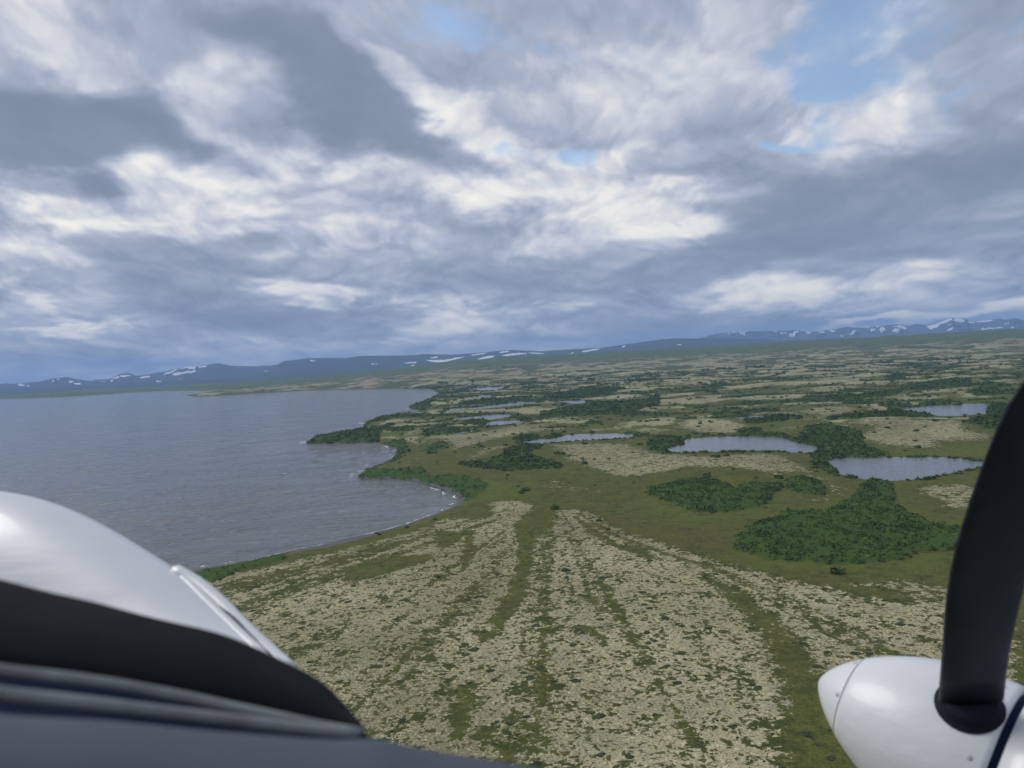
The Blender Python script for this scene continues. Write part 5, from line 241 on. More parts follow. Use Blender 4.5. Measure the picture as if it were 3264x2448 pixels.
A_sill=(((-0.3688,0.4204,-0.2093),(-0.3616,0.4261,-0.214),(-0.3542,0.4318,-0.2187),(-0.3464,0.4375,-0.2236),(-0.3382,0.4432,-0.2284),(-0.3298,0.4488,-0.2334),(-0.3209,0.4545,-0.2383),(-0.3117,0.4601,-0.243),(-0.3021,0.466,-0.2472),(-0.2922,0.4718,-0.2511),(-0.2818,0.4776,-0.255),(-0.271,0.4833,-0.259),(-0.2599,0.4887,-0.2633),(-0.2483,0.4939,-0.2679),(-0.2363,0.4988,-0.2725),(-0.2239,0.5036,-0.277),(-0.2111,0.5082,-0.2813),(-0.198,0.5127,-0.2855),(-0.1845,0.5169,-0.2895),(-0.1706,0.5209,-0.2933),(-0.1565,0.5247,-0.2971),(-0.142,0.5282,-0.3006),(-0.1278,0.5315,-0.3032),(-0.1151,0.5348,-0.3047),(-0.103,0.537,-0.3072),(-0.08947,0.538,-0.3123),(-0.07441,0.5387,-0.3174),(-0.05893,0.5395,-0.3214),(-0.04327,0.5402,-0.3248),(-0.02758,0.5405,-0.3281),(-0.01197,0.5401,-0.3317),(0.003534,0.5393,-0.3354),(0.01894,0.5379,-0.3389),(0.03427,0.5363,-0.3424)),((-0.3668,0.4145,-0.1712),(-0.3596,0.4202,-0.1759),(-0.3522,0.426,-0.1806),(-0.3444,0.4316,-0.1854),(-0.3363,0.4373,-0.1903),(-0.3278,0.443,-0.1952),(-0.3189,0.4486,-0.2002),(-0.3097,0.4543,-0.2048),(-0.3001,0.4601,-0.209),(-0.2902,0.466,-0.213),(-0.2798,0.4718,-0.2169),(-0.2691,0.4774,-0.2209),(-0.2579,0.4829,-0.2252),(-0.2463,0.488,-0.2297),(-0.2343,0.493,-0.2344),(-0.2219,0.4978,-0.2388),(-0.2091,0.5024,-0.2432),(-0.196,0.5068,-0.2473),(-0.1825,0.5111,-0.2513),(-0.1686,0.5151,-0.2552),(-0.1545,0.5188,-0.2589),(-0.14,0.5223,-0.2624),(-0.1258,0.5257,-0.2651),(-0.1131,0.529,-0.2665),(-0.1011,0.5312,-0.269),(-0.08748,0.5321,-0.2741),(-0.07242,0.5328,-0.2793),(-0.05695,0.5337,-0.2833),(-0.04128,0.5344,-0.2867),(-0.02559,0.5346,-0.29),(-0.009983,0.5343,-0.2936),(0.005523,0.5334,-0.2972),(0.02093,0.5321,-0.3008),(0.03626,0.5305,-0.3042)),((-0.3661,0.4069,-0.1589),(-0.359,0.4126,-0.1636),(-0.3515,0.4183,-0.1684),(-0.3438,0.424,-0.1732),(-0.3356,0.4297,-0.1781),(-0.3271,0.4353,-0.183),(-0.3183,0.441,-0.188),(-0.3091,0.4467,-0.1926),(-0.2995,0.4525,-0.1968),(-0.2895,0.4584,-0.2007),(-0.2792,0.4641,-0.2047),(-0.2684,0.4698,-0.2087),(-0.2572,0.4752,-0.2129),(-0.2456,0.4804,-0.2175),(-0.2336,0.4853,-0.2221),(-0.2213,0.4901,-0.2266),(-0.2085,0.4948,-0.2309),(-0.1954,0.4992,-0.2351),(-0.1819,0.5035,-0.2391),(-0.168,0.5075,-0.243),(-0.1538,0.5112,-0.2467),(-0.1394,0.5147,-0.2502),(-0.1251,0.5181,-0.2529),(-0.1124,0.5213,-0.2543),(-0.1004,0.5236,-0.2568),(-0.08685,0.5245,-0.2619),(-0.07179,0.5252,-0.2671),(-0.05632,0.526,-0.2711),(-0.04066,0.5267,-0.2745),(-0.02496,0.527,-0.2778),(-0.009355,0.5266,-0.2814),(0.006151,0.5258,-0.285),(0.02156,0.5245,-0.2886),(0.03689,0.5229,-0.292)),((-0.3542,0.3871,-0.1575),(-0.3472,0.3926,-0.1622),(-0.34,0.398,-0.1669),(-0.3325,0.4035,-0.1716),(-0.3246,0.409,-0.1765),(-0.3164,0.4144,-0.1813),(-0.3078,0.4198,-0.1862),(-0.2989,0.4253,-0.1908),(-0.2896,0.4309,-0.195),(-0.28,0.4365,-0.1989),(-0.27,0.4421,-0.2028),(-0.2596,0.4475,-0.2068),(-0.2488,0.4527,-0.211),(-0.2375,0.4576,-0.2155),(-0.2259,0.4624,-0.2201),(-0.214,0.467,-0.2245),(-0.2016,0.4714,-0.2288),(-0.189,0.4757,-0.2329),(-0.1759,0.4798,-0.2368),(-0.1625,0.4836,-0.2407),(-0.1489,0.4872,-0.2443),(-0.1349,0.4906,-0.2478),(-0.1212,0.4938,-0.2504),(-0.1089,0.497,-0.2519),(-0.09732,0.4992,-0.2544),(-0.08421,0.5001,-0.2593),(-0.06967,0.5007,-0.2643),(-0.05473,0.5016,-0.2682),(-0.03961,0.5023,-0.2715),(-0.02445,0.5026,-0.2748),(-0.009386,0.5022,-0.2782),(0.00559,0.5014,-0.2818),(0.02047,0.5002,-0.2852),(0.03528,0.4987,-0.2885)),((-0.3423,0.369,-0.1576),(-0.3355,0.3742,-0.1622),(-0.3286,0.3795,-0.1669),(-0.3213,0.3847,-0.1716),(-0.3136,0.39,-0.1764),(-0.3057,0.3952,-0.1812),(-0.2974,0.4003,-0.186),(-0.2887,0.4056,-0.1906),(-0.2798,0.4109,-0.1947),(-0.2705,0.4163,-0.1986),(-0.2608,0.4217,-0.2025),(-0.2508,0.4269,-0.2064),(-0.2403,0.4319,-0.2106),(-0.2295,0.4366,-0.2151),(-0.2183,0.4411,-0.2196),(-0.2068,0.4455,-0.2239),(-0.1949,0.4498,-0.2281),(-0.1826,0.4539,-0.2322),(-0.17,0.4578,-0.2361),(-0.1572,0.4615,-0.2398),(-0.144,0.4649,-0.2434),(-0.1305,0.4681,-0.2469),(-0.1173,0.4713,-0.2495),(-0.1054,0.4744,-0.251),(-0.09428,0.4765,-0.2535),(-0.08164,0.4773,-0.2582),(-0.06762,0.478,-0.2631),(-0.05321,0.4788,-0.2669),(-0.03864,0.4795,-0.2701),(-0.02402,0.4798,-0.2732),(-0.009492,0.4795,-0.2766),(0.004953,0.4788,-0.28),(0.01931,0.4776,-0.2833),(0.0336,0.4762,-0.2865)),((-0.3305,0.3538,-0.1603),(-0.324,0.3588,-0.1648),(-0.3172,0.3638,-0.1695),(-0.3102,0.3688,-0.1741),(-0.3028,0.3739,-0.1788),(-0.2951,0.3788,-0.1836),(-0.2871,0.3838,-0.1884),(-0.2788,0.3888,-0.1929),(-0.2701,0.3939,-0.197),(-0.2612,0.3991,-0.2009),(-0.2518,0.4042,-0.2047),(-0.2421,0.4092,-0.2087),(-0.2321,0.4139,-0.2128),(-0.2216,0.4185,-0.2172),(-0.2108,0.4228,-0.2216),(-0.1997,0.427,-0.2259),(-0.1882,0.4311,-0.23),(-0.1764,0.435,-0.234),(-0.1643,0.4387,-0.2379),(-0.1519,0.4422,-0.2416),(-0.1392,0.4456,-0.2451),(-0.1262,0.4486,-0.2485),(-0.1135,0.4517,-0.2511),(-0.1021,0.4547,-0.2527),(-0.09138,0.4567,-0.2551),(-0.0792,0.4575,-0.2597),(-0.0657,0.4581,-0.2644),(-0.05183,0.4589,-0.2681),(-0.03779,0.4596,-0.2712),(-0.02373,0.46,-0.2743),(-0.009729,0.4597,-0.2776),(0.004186,0.459,-0.2809),(0.01802,0.458,-0.2841),(0.03179,0.4567,-0.2871)),((-0.3189,0.3419,-0.1659),(-0.3126,0.3467,-0.1704),(-0.3061,0.3515,-0.175),(-0.2993,0.3563,-0.1796),(-0.2921,0.3611,-0.1842),(-0.2847,0.3658,-0.1889),(-0.277,0.3705,-0.1936),(-0.2689,0.3753,-0.1981),(-0.2606,0.3802,-0.2022),(-0.252,0.3851,-0.206),(-0.243,0.39,-0.2099),(-0.2336,0.3948,-0.2138),(-0.2239,0.3993,-0.2179),(-0.2139,0.4036,-0.2222),(-0.2035,0.4077,-0.2266),(-0.1928,0.4118,-0.2308),(-0.1817,0.4156,-0.2349),(-0.1704,0.4194,-0.2388),(-0.1587,0.4229,-0.2426),(-0.1468,0.4263,-0.2462),(-0.1346,0.4295,-0.2498),(-0.1221,0.4324,-0.2531),(-0.1099,0.4354,-0.2557),(-0.09895,0.4383,-0.2573),(-0.08862,0.4403,-0.2597),(-0.07692,0.441,-0.2642),(-0.06393,0.4416,-0.2687),(-0.0506,0.4424,-0.2723),(-0.0371,0.4431,-0.2753),(-0.02357,0.4434,-0.2783),(-0.01011,0.4432,-0.2814),(0.00327,0.4426,-0.2846),(0.01658,0.4416,-0.2877),(0.02983,0.4404,-0.2907)),((-0.3074,0.3327,-0.1739),(-0.3013,0.3373,-0.1784),(-0.295,0.3419,-0.1829),(-0.2885,0.3465,-0.1875),(-0.2816,0.351,-0.1921),(-0.2744,0.3555,-0.1967),(-0.267,0.36,-0.2014),(-0.2592,0.3646,-0.2058),(-0.2512,0.3692,-0.2098),(-0.2429,0.374,-0.2137),(-0.2342,0.3786,-0.2175),(-0.2253,0.3831,-0.2214),(-0.2159,0.3875,-0.2254),(-0.2063,0.3916,-0.2297),(-0.1963,0.3955,-0.234),(-0.1859,0.3993,-0.2381),(-0.1753,0.403,-0.2422),(-0.1644,0.4065,-0.246),(-0.1533,0.4099,-0.2498),(-0.1418,0.4132,-0.2534),(-0.1301,0.4162,-0.2568),(-0.1181,0.419,-0.2601),(-0.1064,0.4218,-0.2627),(-0.09589,0.4247,-0.2643),(-0.08599,0.4266,-0.2668),(-0.07475,0.4273,-0.271),(-0.06228,0.4278,-0.2754),(-0.04948,0.4286,-0.2789),(-0.03653,0.4293,-0.2818),(-0.02355,0.4297,-0.2847),(-0.01062,0.4295,-0.2878),(0.002231,0.4289,-0.2908),(0.01501,0.428,-0.2938),(0.02775,0.4269,-0.2966)),((-0.2959,0.324,-0.1823),(-0.29,0.3283,-0.1867),(-0.284,0.3327,-0.1912),(-0.2777,0.337,-0.1957),(-0.2711,0.3414,-0.2003),(-0.2642,0.3457,-0.2048),(-0.257,0.3499,-0.2094),(-0.2495,0.3542,-0.2138),(-0.2418,0.3587,-0.2178),(-0.2338,0.3632,-0.2216),(-0.2255,0.3676,-0.2255),(-0.2169,0.3719,-0.2293),(-0.2079,0.376,-0.2333),(-0.1986,0.3799,-0.2375),(-0.189,0.3836,-0.2417),(-0.1792,0.3872,-0.2458),(-0.169,0.3907,-0.2498),(-0.1585,0.3941,-0.2536),(-0.1478,0.3973,-0.2573),(-0.1368,0.4004,-0.2608),(-0.1256,0.4033,-0.2642),(-0.1141,0.406,-0.2675),(-0.1029,0.4087,-0.2701),(-0.09286,0.4114,-0.2717),(-0.08337,0.4133,-0.2741),(-0.0726,0.4139,-0.2783),(-0.06065,0.4145,-0.2824),(-0.04839,0.4152,-0.2858),(-0.03598,0.4159,-0.2887),(-0.02354,0.4163,-0.2915),(-0.01115,0.4162,-0.2944),(0.001174,0.4157,-0.2974),(0.01343,0.4148,-0.3002),(0.02564,0.4138,-0.3029)),((-0.2842,0.3101,-0.1862),(-0.2786,0.3143,-0.1906),(-0.2727,0.3184,-0.195),(-0.2666,0.3226,-0.1995),(-0.2603,0.3266,-0.204),(-0.2537,0.3307,-0.2085),(-0.2468,0.3347,-0.213),(-0.2396,0.3388,-0.2173),(-0.2322,0.343,-0.2213),(-0.2245,0.3473,-0.2251),(-0.2166,0.3515,-0.2289),(-0.2083,0.3556,-0.2327),(-0.1997,0.3595,-0.2367),(-0.1908,0.3631,-0.2409),(-0.1816,0.3666,-0.245),(-0.1721,0.3701,-0.249),(-0.1624,0.3734,-0.2529),(-0.1524,0.3766,-0.2567),(-0.1421,0.3796,-0.2603),(-0.1316,0.3825,-0.2638),(-0.1209,0.3853,-0.2672),(-0.1099,0.3879,-0.2703),(-0.09917,0.3905,-0.2729),(-0.08959,0.3931,-0.2746),(-0.08053,0.3949,-0.277),(-0.07023,0.3955,-0.281),(-0.0588,0.396,-0.285),(-0.04707,0.3967,-0.2883),(-0.0352,0.3974,-0.2911),(-0.0233,0.3978,-0.2938),(-0.01145,0.3977,-0.2966),(0.0003448,0.3973,-0.2994),(0.01208,0.3966,-0.3022),(0.02377,0.3957,-0.3048)),((-0.2894,0.3071,-0.286),(-0.2838,0.3113,-0.2904),(-0.278,0.3154,-0.2948),(-0.2719,0.3195,-0.2993),(-0.2655,0.3236,-0.3038),(-0.2589,0.3277,-0.3083),(-0.252,0.3317,-0.3128),(-0.2448,0.3358,-0.3171),(-0.2374,0.34,-0.3211),(-0.2298,0.3443,-0.3249),(-0.2218,0.3485,-0.3287),(-0.2135,0.3526,-0.3326),(-0.205,0.3565,-0.3365),(-0.196,0.3601,-0.3407),(-0.1868,0.3636,-0.3448),(-0.1774,0.3671,-0.3489),(-0.1676,0.3704,-0.3527),(-0.1576,0.3736,-0.3565),(-0.1474,0.3766,-0.3601),(-0.1369,0.3795,-0.3636),(-0.1261,0.3823,-0.367),(-0.1151,0.3848,-0.3702),(-0.1044,0.3874,-0.3728),(-0.09483,0.3901,-0.3745),(-0.08576,0.3919,-0.3768),(-0.07546,0.3925,-0.3808),(-0.06403,0.393,-0.3848),(-0.0523,0.3937,-0.3881),(-0.04043,0.3944,-0.3909),(-0.02853,0.3948,-0.3936),(-0.01668,0.3947,-0.3964),(-0.004889,0.3943,-0.3992),(0.006845,0.3936,-0.402),(0.01854,0.3927,-0.4046)))

# ---------------------------------------------------------------- relief of the land (metres above the lake)
def seg_dist(x, y, poly, closed=True):
    P = np.array(poly, np.float32); Q = np.roll(P, -1, 0)
    if not closed: P = P[:-1]; Q = Q[:-1]
    best = np.full(x.shape, 1e12, np.float32)
    for (ax, ay), (bx, by) in zip(P, Q):
        dx, dy = bx - ax, by - ay; L = dx * dx + dy * dy + 1e-9
        t = np.clip(((x - ax) * dx + (y - ay) * dy) / L, 0, 1)
        best = np.minimum(best, (x - ax - t * dx) ** 2 + (y - ay - t * dy) ** 2)
    return np.sqrt(best)
def inside(x, y, poly):
    P = np.array(poly, np.float32); Q = np.roll(P, -1, 0); c = np.zeros(x.shape, bool)
    for (ax, ay), (bx, by) in zip(P, Q):
        if ay == by: continue
        c ^= ((ay > y) != (by > y)) & (x < (bx - ax) * (y - ay) / (by - ay) + ax)
    return c
def boxed(x, y, poly, pad):
    P = np.array(poly); return np.where((x > P[:, 0].min() - pad) & (x < P[:, 0].max() + pad) & (y > P[:, 1].min() - pad) & (y < P[:, 1].max() + pad))[0]
def signed(x, y, poly, pad, far=1e4):
    """distance to an outline, negative inside; far where more than pad away"""
    d = np.full(x.shape, far, np.float32); i = boxed(x, y, poly, pad)
    if len(i):
        q = seg_dist(x[i], y[i], poly); q[inside(x[i], y[i], poly)] *= -1; d[i] = q
    return d
def soft_in(x, y, poly, w):
    d = signed(x, y, poly, w * 2 + 1); return 1 - ss(d, -w, w)

POND_Z = 2.0
def land(x, y, full=False):
    """height of the ground"""
    shp = x.shape; x = x.ravel().astype(np.float32); y = y.ravel().astype(np.float32)
    r = np.hypot(x, y); az = np.degrees(np.arctan2(x, y))
    k = np.clip(r / 900, .6, 3.0)
    jx = fbm(x / 22, y / 22, 4, .6, 71) * 3.2 * k; jy = fbm(x / 22, y / 22, 4, .6, 91) * 3.2 * k
    dl = signed(x + jx, y + jy, D_lake, 1e9)
    dp = np.full(x.shape, 1e4, np.float32)
    for p in D_ponds: dp = np.minimum(dp, signed(x + jx * .8, y + jy * .8, p, 420))
    E = np.interp(az, [-180, -40, -20, -14, -8, -4, 30, 40, 180], [20, 5, 8, 26, 90, 146, 153, 150, 60])
    t = np.clip((r - 3400) / 5800, 0, 1)
    base = 2.6 + E * t ** 1.25
    base = np.where(r > 9300, base + (12 - base) * ss(r, 9300, 11500), base)
    amp = np.interp(r, [0, 450, 700, 1200, 2500, 5000, 9500], [.5, .7, 2.6, 5.5, 10, 20, 20]) * np.interp(az, [-30, -12, 0], [.8, .9, 1])
    rel = fbm(x / 260, y / 170, 5, .5, 33)
    calm = ss(dp, 0, 110 * np.clip(r / 1000, .5, 2.2)) * ss(dl, 0, 60)
    hill = amp * (.42 + rel * 1.6)
    hill = np.where(hill < 0, hill * .35, hill) * calm
    z = base + hill
    # beach and bank along the lake, bank round the ponds
    zl = np.where(dl > 0, .25 + np.minimum(dl * .06, .7) + np.clip((dl - 6) * .16, 0, 1e4), .25 + dl * .25)
    z = np.minimum(z, np.maximum(zl, -3.0))
    low = np.clip(60. / np.maximum(r, 300), 0, .09)
    zp = np.where(dp > 0, POND_Z + .12 + np.clip(dp, 0, 12) * .02 + np.clip(dp - 12, 0, 1e4) * low, POND_Z + .12 + dp * .35)
    z = np.where(dp < 420, np.minimum(z, np.maximum(zp, POND_Z - 2.0)), z)
    z = np.where((dl > 30) & (dp > 0) & (dp < 40), np.maximum(z, POND_Z + .1), z)
    if full: return z.reshape(shp), rel, dl, dp, r, az
    return z.reshape(shp)

RANGES = {  # name: start of the slope, ridge distance, far side, skyline
    'far_hills': (9600., 17000., 20500., D_skyH), 'west': (10500., 21000., 25000., D_skyL), 'east': (17500., 25000., 29000., D_skyR)}
def upland(name, x, y):
    r0, rr, r1, sk = RANGES[name]
    r = np.hypot(x, y); az = np.degrees(np.arctan2(x, y))
    a = [p[0] for p in sk]; e = [p[1] for p in sk]
    el = np.interp(az, a, e)
    if name != 'far_hills': el = el + .05 * fbm(az * 2.2, az * 0 + 3.3, 5, .6, 7)
    rrv = rr * (1 + .02 * fbm(az / 3, az * 0, 2, .5, 9))
    zr = EYE + rrv * np.tan(np.radians(el))
    e0 = ss(az, a[0] - 1.5, a[0] + .5) * ss(az, a[-1] + 1.5, a[-1] - .5)
    zr = np.maximum(zr, 4.) * e0
    t = np.clip((r - r0) / (rrv - r0), 0, 1); b = np.clip((r - rrv) / (r1 - rrv), 0, 1)
    shape = np.where(t < 1, (t ** 1.5 * .8 + .2 * ss(t, .55, 1.0)), 1 - ss(b, 0, 1))
    s = {'far_hills': 1100., 'west': 850., 'east': 820.}[name]
    gul = np.abs(fbm(x / s, y / s, 5, .55, 13)) * 2 - .1
    k = {'far_hills': .22, 'west': .75, 'east': .95}[name]
    z = zr * shape * (1 - k * np.clip(gul, 0, 1) * (1 - np.where(t < 1, t ** 7, 1 - b * .5)))
    return z - 1.5

# ---------------------------------------------------------------- helpers for objects
def tag(o, label=None, cat=None, group=None, kind=None):
    if label: o['label'] = label
    if cat: o['category'] = cat
    if group: o['group'] = group
    if kind: o['kind'] = kind
    return o
def mesh_obj(name, verts, faces, mat, parent=None, smooth=False):
    me = bpy.data.meshes.new(name)
    verts = np.asarray(verts, np.float32)
    if isinstance(faces, np.ndarray):
        nf, k = faces.shape
        me.vertices.add(len(verts)); me.vertices.foreach_set('co', verts.ravel())
        me.loops.add(nf * k); me.loops.foreach_set('vertex_index', faces.ravel().astype(np.int32))
        me.polygons.add(nf); me.polygons.foreach_set('loop_start', (np.arange(nf) * k).astype(np.int32))
        me.update(calc_edges=True); me.validate()
    else:
        me.from_pydata([tuple(map(float, v)) for v in verts], [], faces); me.update()
    if mat: me.materials.append(mat)
    me.polygons.foreach_set('use_smooth', [smooth] * len(me.polygons))
    o = bpy.data.objects.new(name, me); COL.objects.link(o)
    if parent: o.parent = parent
    return o
def colattr(o, name, rgba):
    a = o.data.attributes.new(name, 'FLOAT_COLOR', 'POINT'); a.data.foreach_set('color', np.ascontiguousarray(rgba, np.float32).ravel())
def material(name):
    m = bpy.data.materials.new(name); m.use_nodes = True; g = N(m.node_tree)
    out = g.node('ShaderNodeOutputMaterial'); b = g.node('ShaderNodeBsdfPrincipled'); g.t.links.new(b.outputs[0], out.inputs[0])
    return m, g, b
def bump(g, b, h, dist, strength=1.0):
    n = g.node('ShaderNodeBump'); n.inputs['Strength'].default_value = strength; n.inputs['Distance'].default_value = dist
    g.put(n.inputs['Height'], h); g.t.links.new(n.outputs[0], b.inputs['Normal'])
def grid_faces(nr, nc, mask=None):
    i = np.arange(nr - 1)[:, None] * nc + np.arange(nc - 1)[None, :]
    f = np.stack([i, i + 1, i + 1 + nc, i + nc], -1)
    return f.reshape(-1, 4) if mask is None else f[mask]

def hides_water(x, y):
    r = np.hypot(x, y); bad = np.zeros(len(x), bool)
    for p in D_ponds:
        i = boxed(x, y, p, 90)
        for f in (8, 18, 30):
            k = 1 + f * np.clip(r[i] / 1200, .5, 2.2) / r[i]; bad[i] |= inside(x[i] * k, y[i] * k, p)
    return bad
# ---------------------------------------------------------------- materials of the land
def ground_material():
    m, g, b = material('tundra')
    P = g.node('ShaderNodeNewGeometry').outputs['Position']
    a = g.attr('cover'); lich, thick, grass = g.sep(a.outputs['Vector'])
    a2 = g.attr('cover2'); beach, strip, brown = g.sep(a2.outputs['Vector'])
    P2 = g.v('MULTIPLY', P, (1, 1, 0))
    wv = g.v('SUBTRACT', g.noise(P2, .22, 2, .5, dims='2D', color=True), (.5, .5, .5))
    Pw = g.v('ADD', P2, g.v('SCALE', wv, 3.0))
    n1 = g.noise(Pw, .47, 6, .68, dims='2D')          # clumps a few metres wide
    n2 = g.noise(P2, .05, 4, .6, dims='2D')           # tens of metres
    n3 = g.noise(P2, 1.5, 4, .7, dims='2D')           # fine speckle
    n4 = g.noise(P2, .011, 4, .55, dims='2D')
    nm = g.noise(Pw, .15, 5, .62, dims='2D')         # eight to ten metres
    val = g.m('ADD', g.m('ADD', g.m('MULTIPLY', n1, .42), g.m('MULTIPLY', nm, .40)), g.m('MULTIPLY', n2, .18))
    val = g.m('ADD', g.m('MULTIPLY', g.m('SUBTRACT', val, .5), 1.9), .5)
    dens = g.m('SUBTRACT', lich, g.m('MULTIPLY', strip, .42))
    val = g.m('ADD', val, g.m('MULTIPLY', g.m('SUBTRACT', dens, .57), .75))
    lm = g.step(val, .47, .53)
    # dark cushions standing in the lichen
    vo = g.node('ShaderNodeTexVoronoi', voronoi_dimensions='2D'); g.put(vo.inputs['Vector'], g.v('ADD', Pw, g.v('SCALE', wv, 2.0))); vo.inputs['Scale'].default_value = .29
    rad = g.m('MULTIPLY', g.sep(vo.outputs['Color'])[0], .34)
    sp = g.step(g.m('SUBTRACT', vo.outputs['Distance'], rad), -.03, .03)
    lm = g.m('MULTIPLY', lm, sp)
    # colours
    lc = g.mix(g.step(n3, .35, .65), C_LICHEN_D, C_LICHEN)
    lc = g.mix(g.step(n1, .5, .75), lc, C_LICHEN_P)
    lc = g.mix(g.step(n2, .52, .68, 0, .45), lc, C_LICHEN_G)
    ne = g.noise(P2, .95, 5, .7, dims='2D')
    lc = g.mix(g.step(g.m('ADD', ne, g.m('MULTIPLY', g.m('SUBTRACT', n4, .5), .35)), .465, .56, 0, .82), lc, C_MED)
    heath = g.mix(g.step(n2, .35, .65), C_HEATH, C_OLIVE)
    heath = g.mix(g.step(n3, .42, .7, 0, .55), heath, C_HEATH_D)
    heath = g.mix(g.step(g.m('ADD', g.m('MULTIPLY', n1, .5), g.m('MULTIPLY', nm, .5)), .44, .56, 0, .85), heath, C_OLIVE2)
    heath = g.mix(g.step(g.noise(P2, .6, 5, .75, dims='2D'), .50, .60, 0, .6), heath, C_HEATH_D)
    heath = g.mix(g.m('MULTIPLY', brown, g.step(g.m('ADD', g.m('MULTIPLY', n4, .6), g.m('MULTIPLY', n1, .4)), .42, .62, 0, .55)), heath, C_BROWN)
    heath = g.mix(g.m('MULTIPLY', grass, g.step(g.m('ADD', g.m('MULTIPLY', n1, .5), g.m('MULTIPLY', nm, .5)), .38, .58, .25, 1.)), heath, C_GRASS)
    heath = g.mix(thick, heath, C_THICK)
    col = g.mix(lm, heath, lc)
    col = g.mix(g.step(g.m('ADD', beach, g.m('MULTIPLY', g.m('SUBTRACT', n1, .5), .5)), .45, .6), col, g.mix(n3, (.085, .083, .085), (.15, .145, .14)))
    g.put(b.inputs['Base Color'], col); b.inputs['Roughness'].default_value = .95; b.inputs['Specular IOR Level'].default_value = .15
    h = g.m('ADD', g.m('MULTIPLY', n3, .35), g.m('MULTIPLY', g.m('SUBTRACT', 1.0, lm), .5))
    bump(g, b, h, .5, .8)
    return m
C_LICHEN = (.53, .48, .28); C_LICHEN_D = (.29, .265, .155); C_LICHEN_P = (.66, .61, .38); C_LICHEN_G = (.27, .26, .19); C_MED = (.17, .16, .085)
C_HEATH = (.058, .074, .017); C_OLIVE = (.105, .118, .024); C_HEATH_D = (.036, .046, .014)
C_OLIVE2 = (.135, .135, .032)
C_BROWN = (.105, .085, .023); C_GRASS = (.105, .138, .022); C_THICK = (.050, .092, .018)

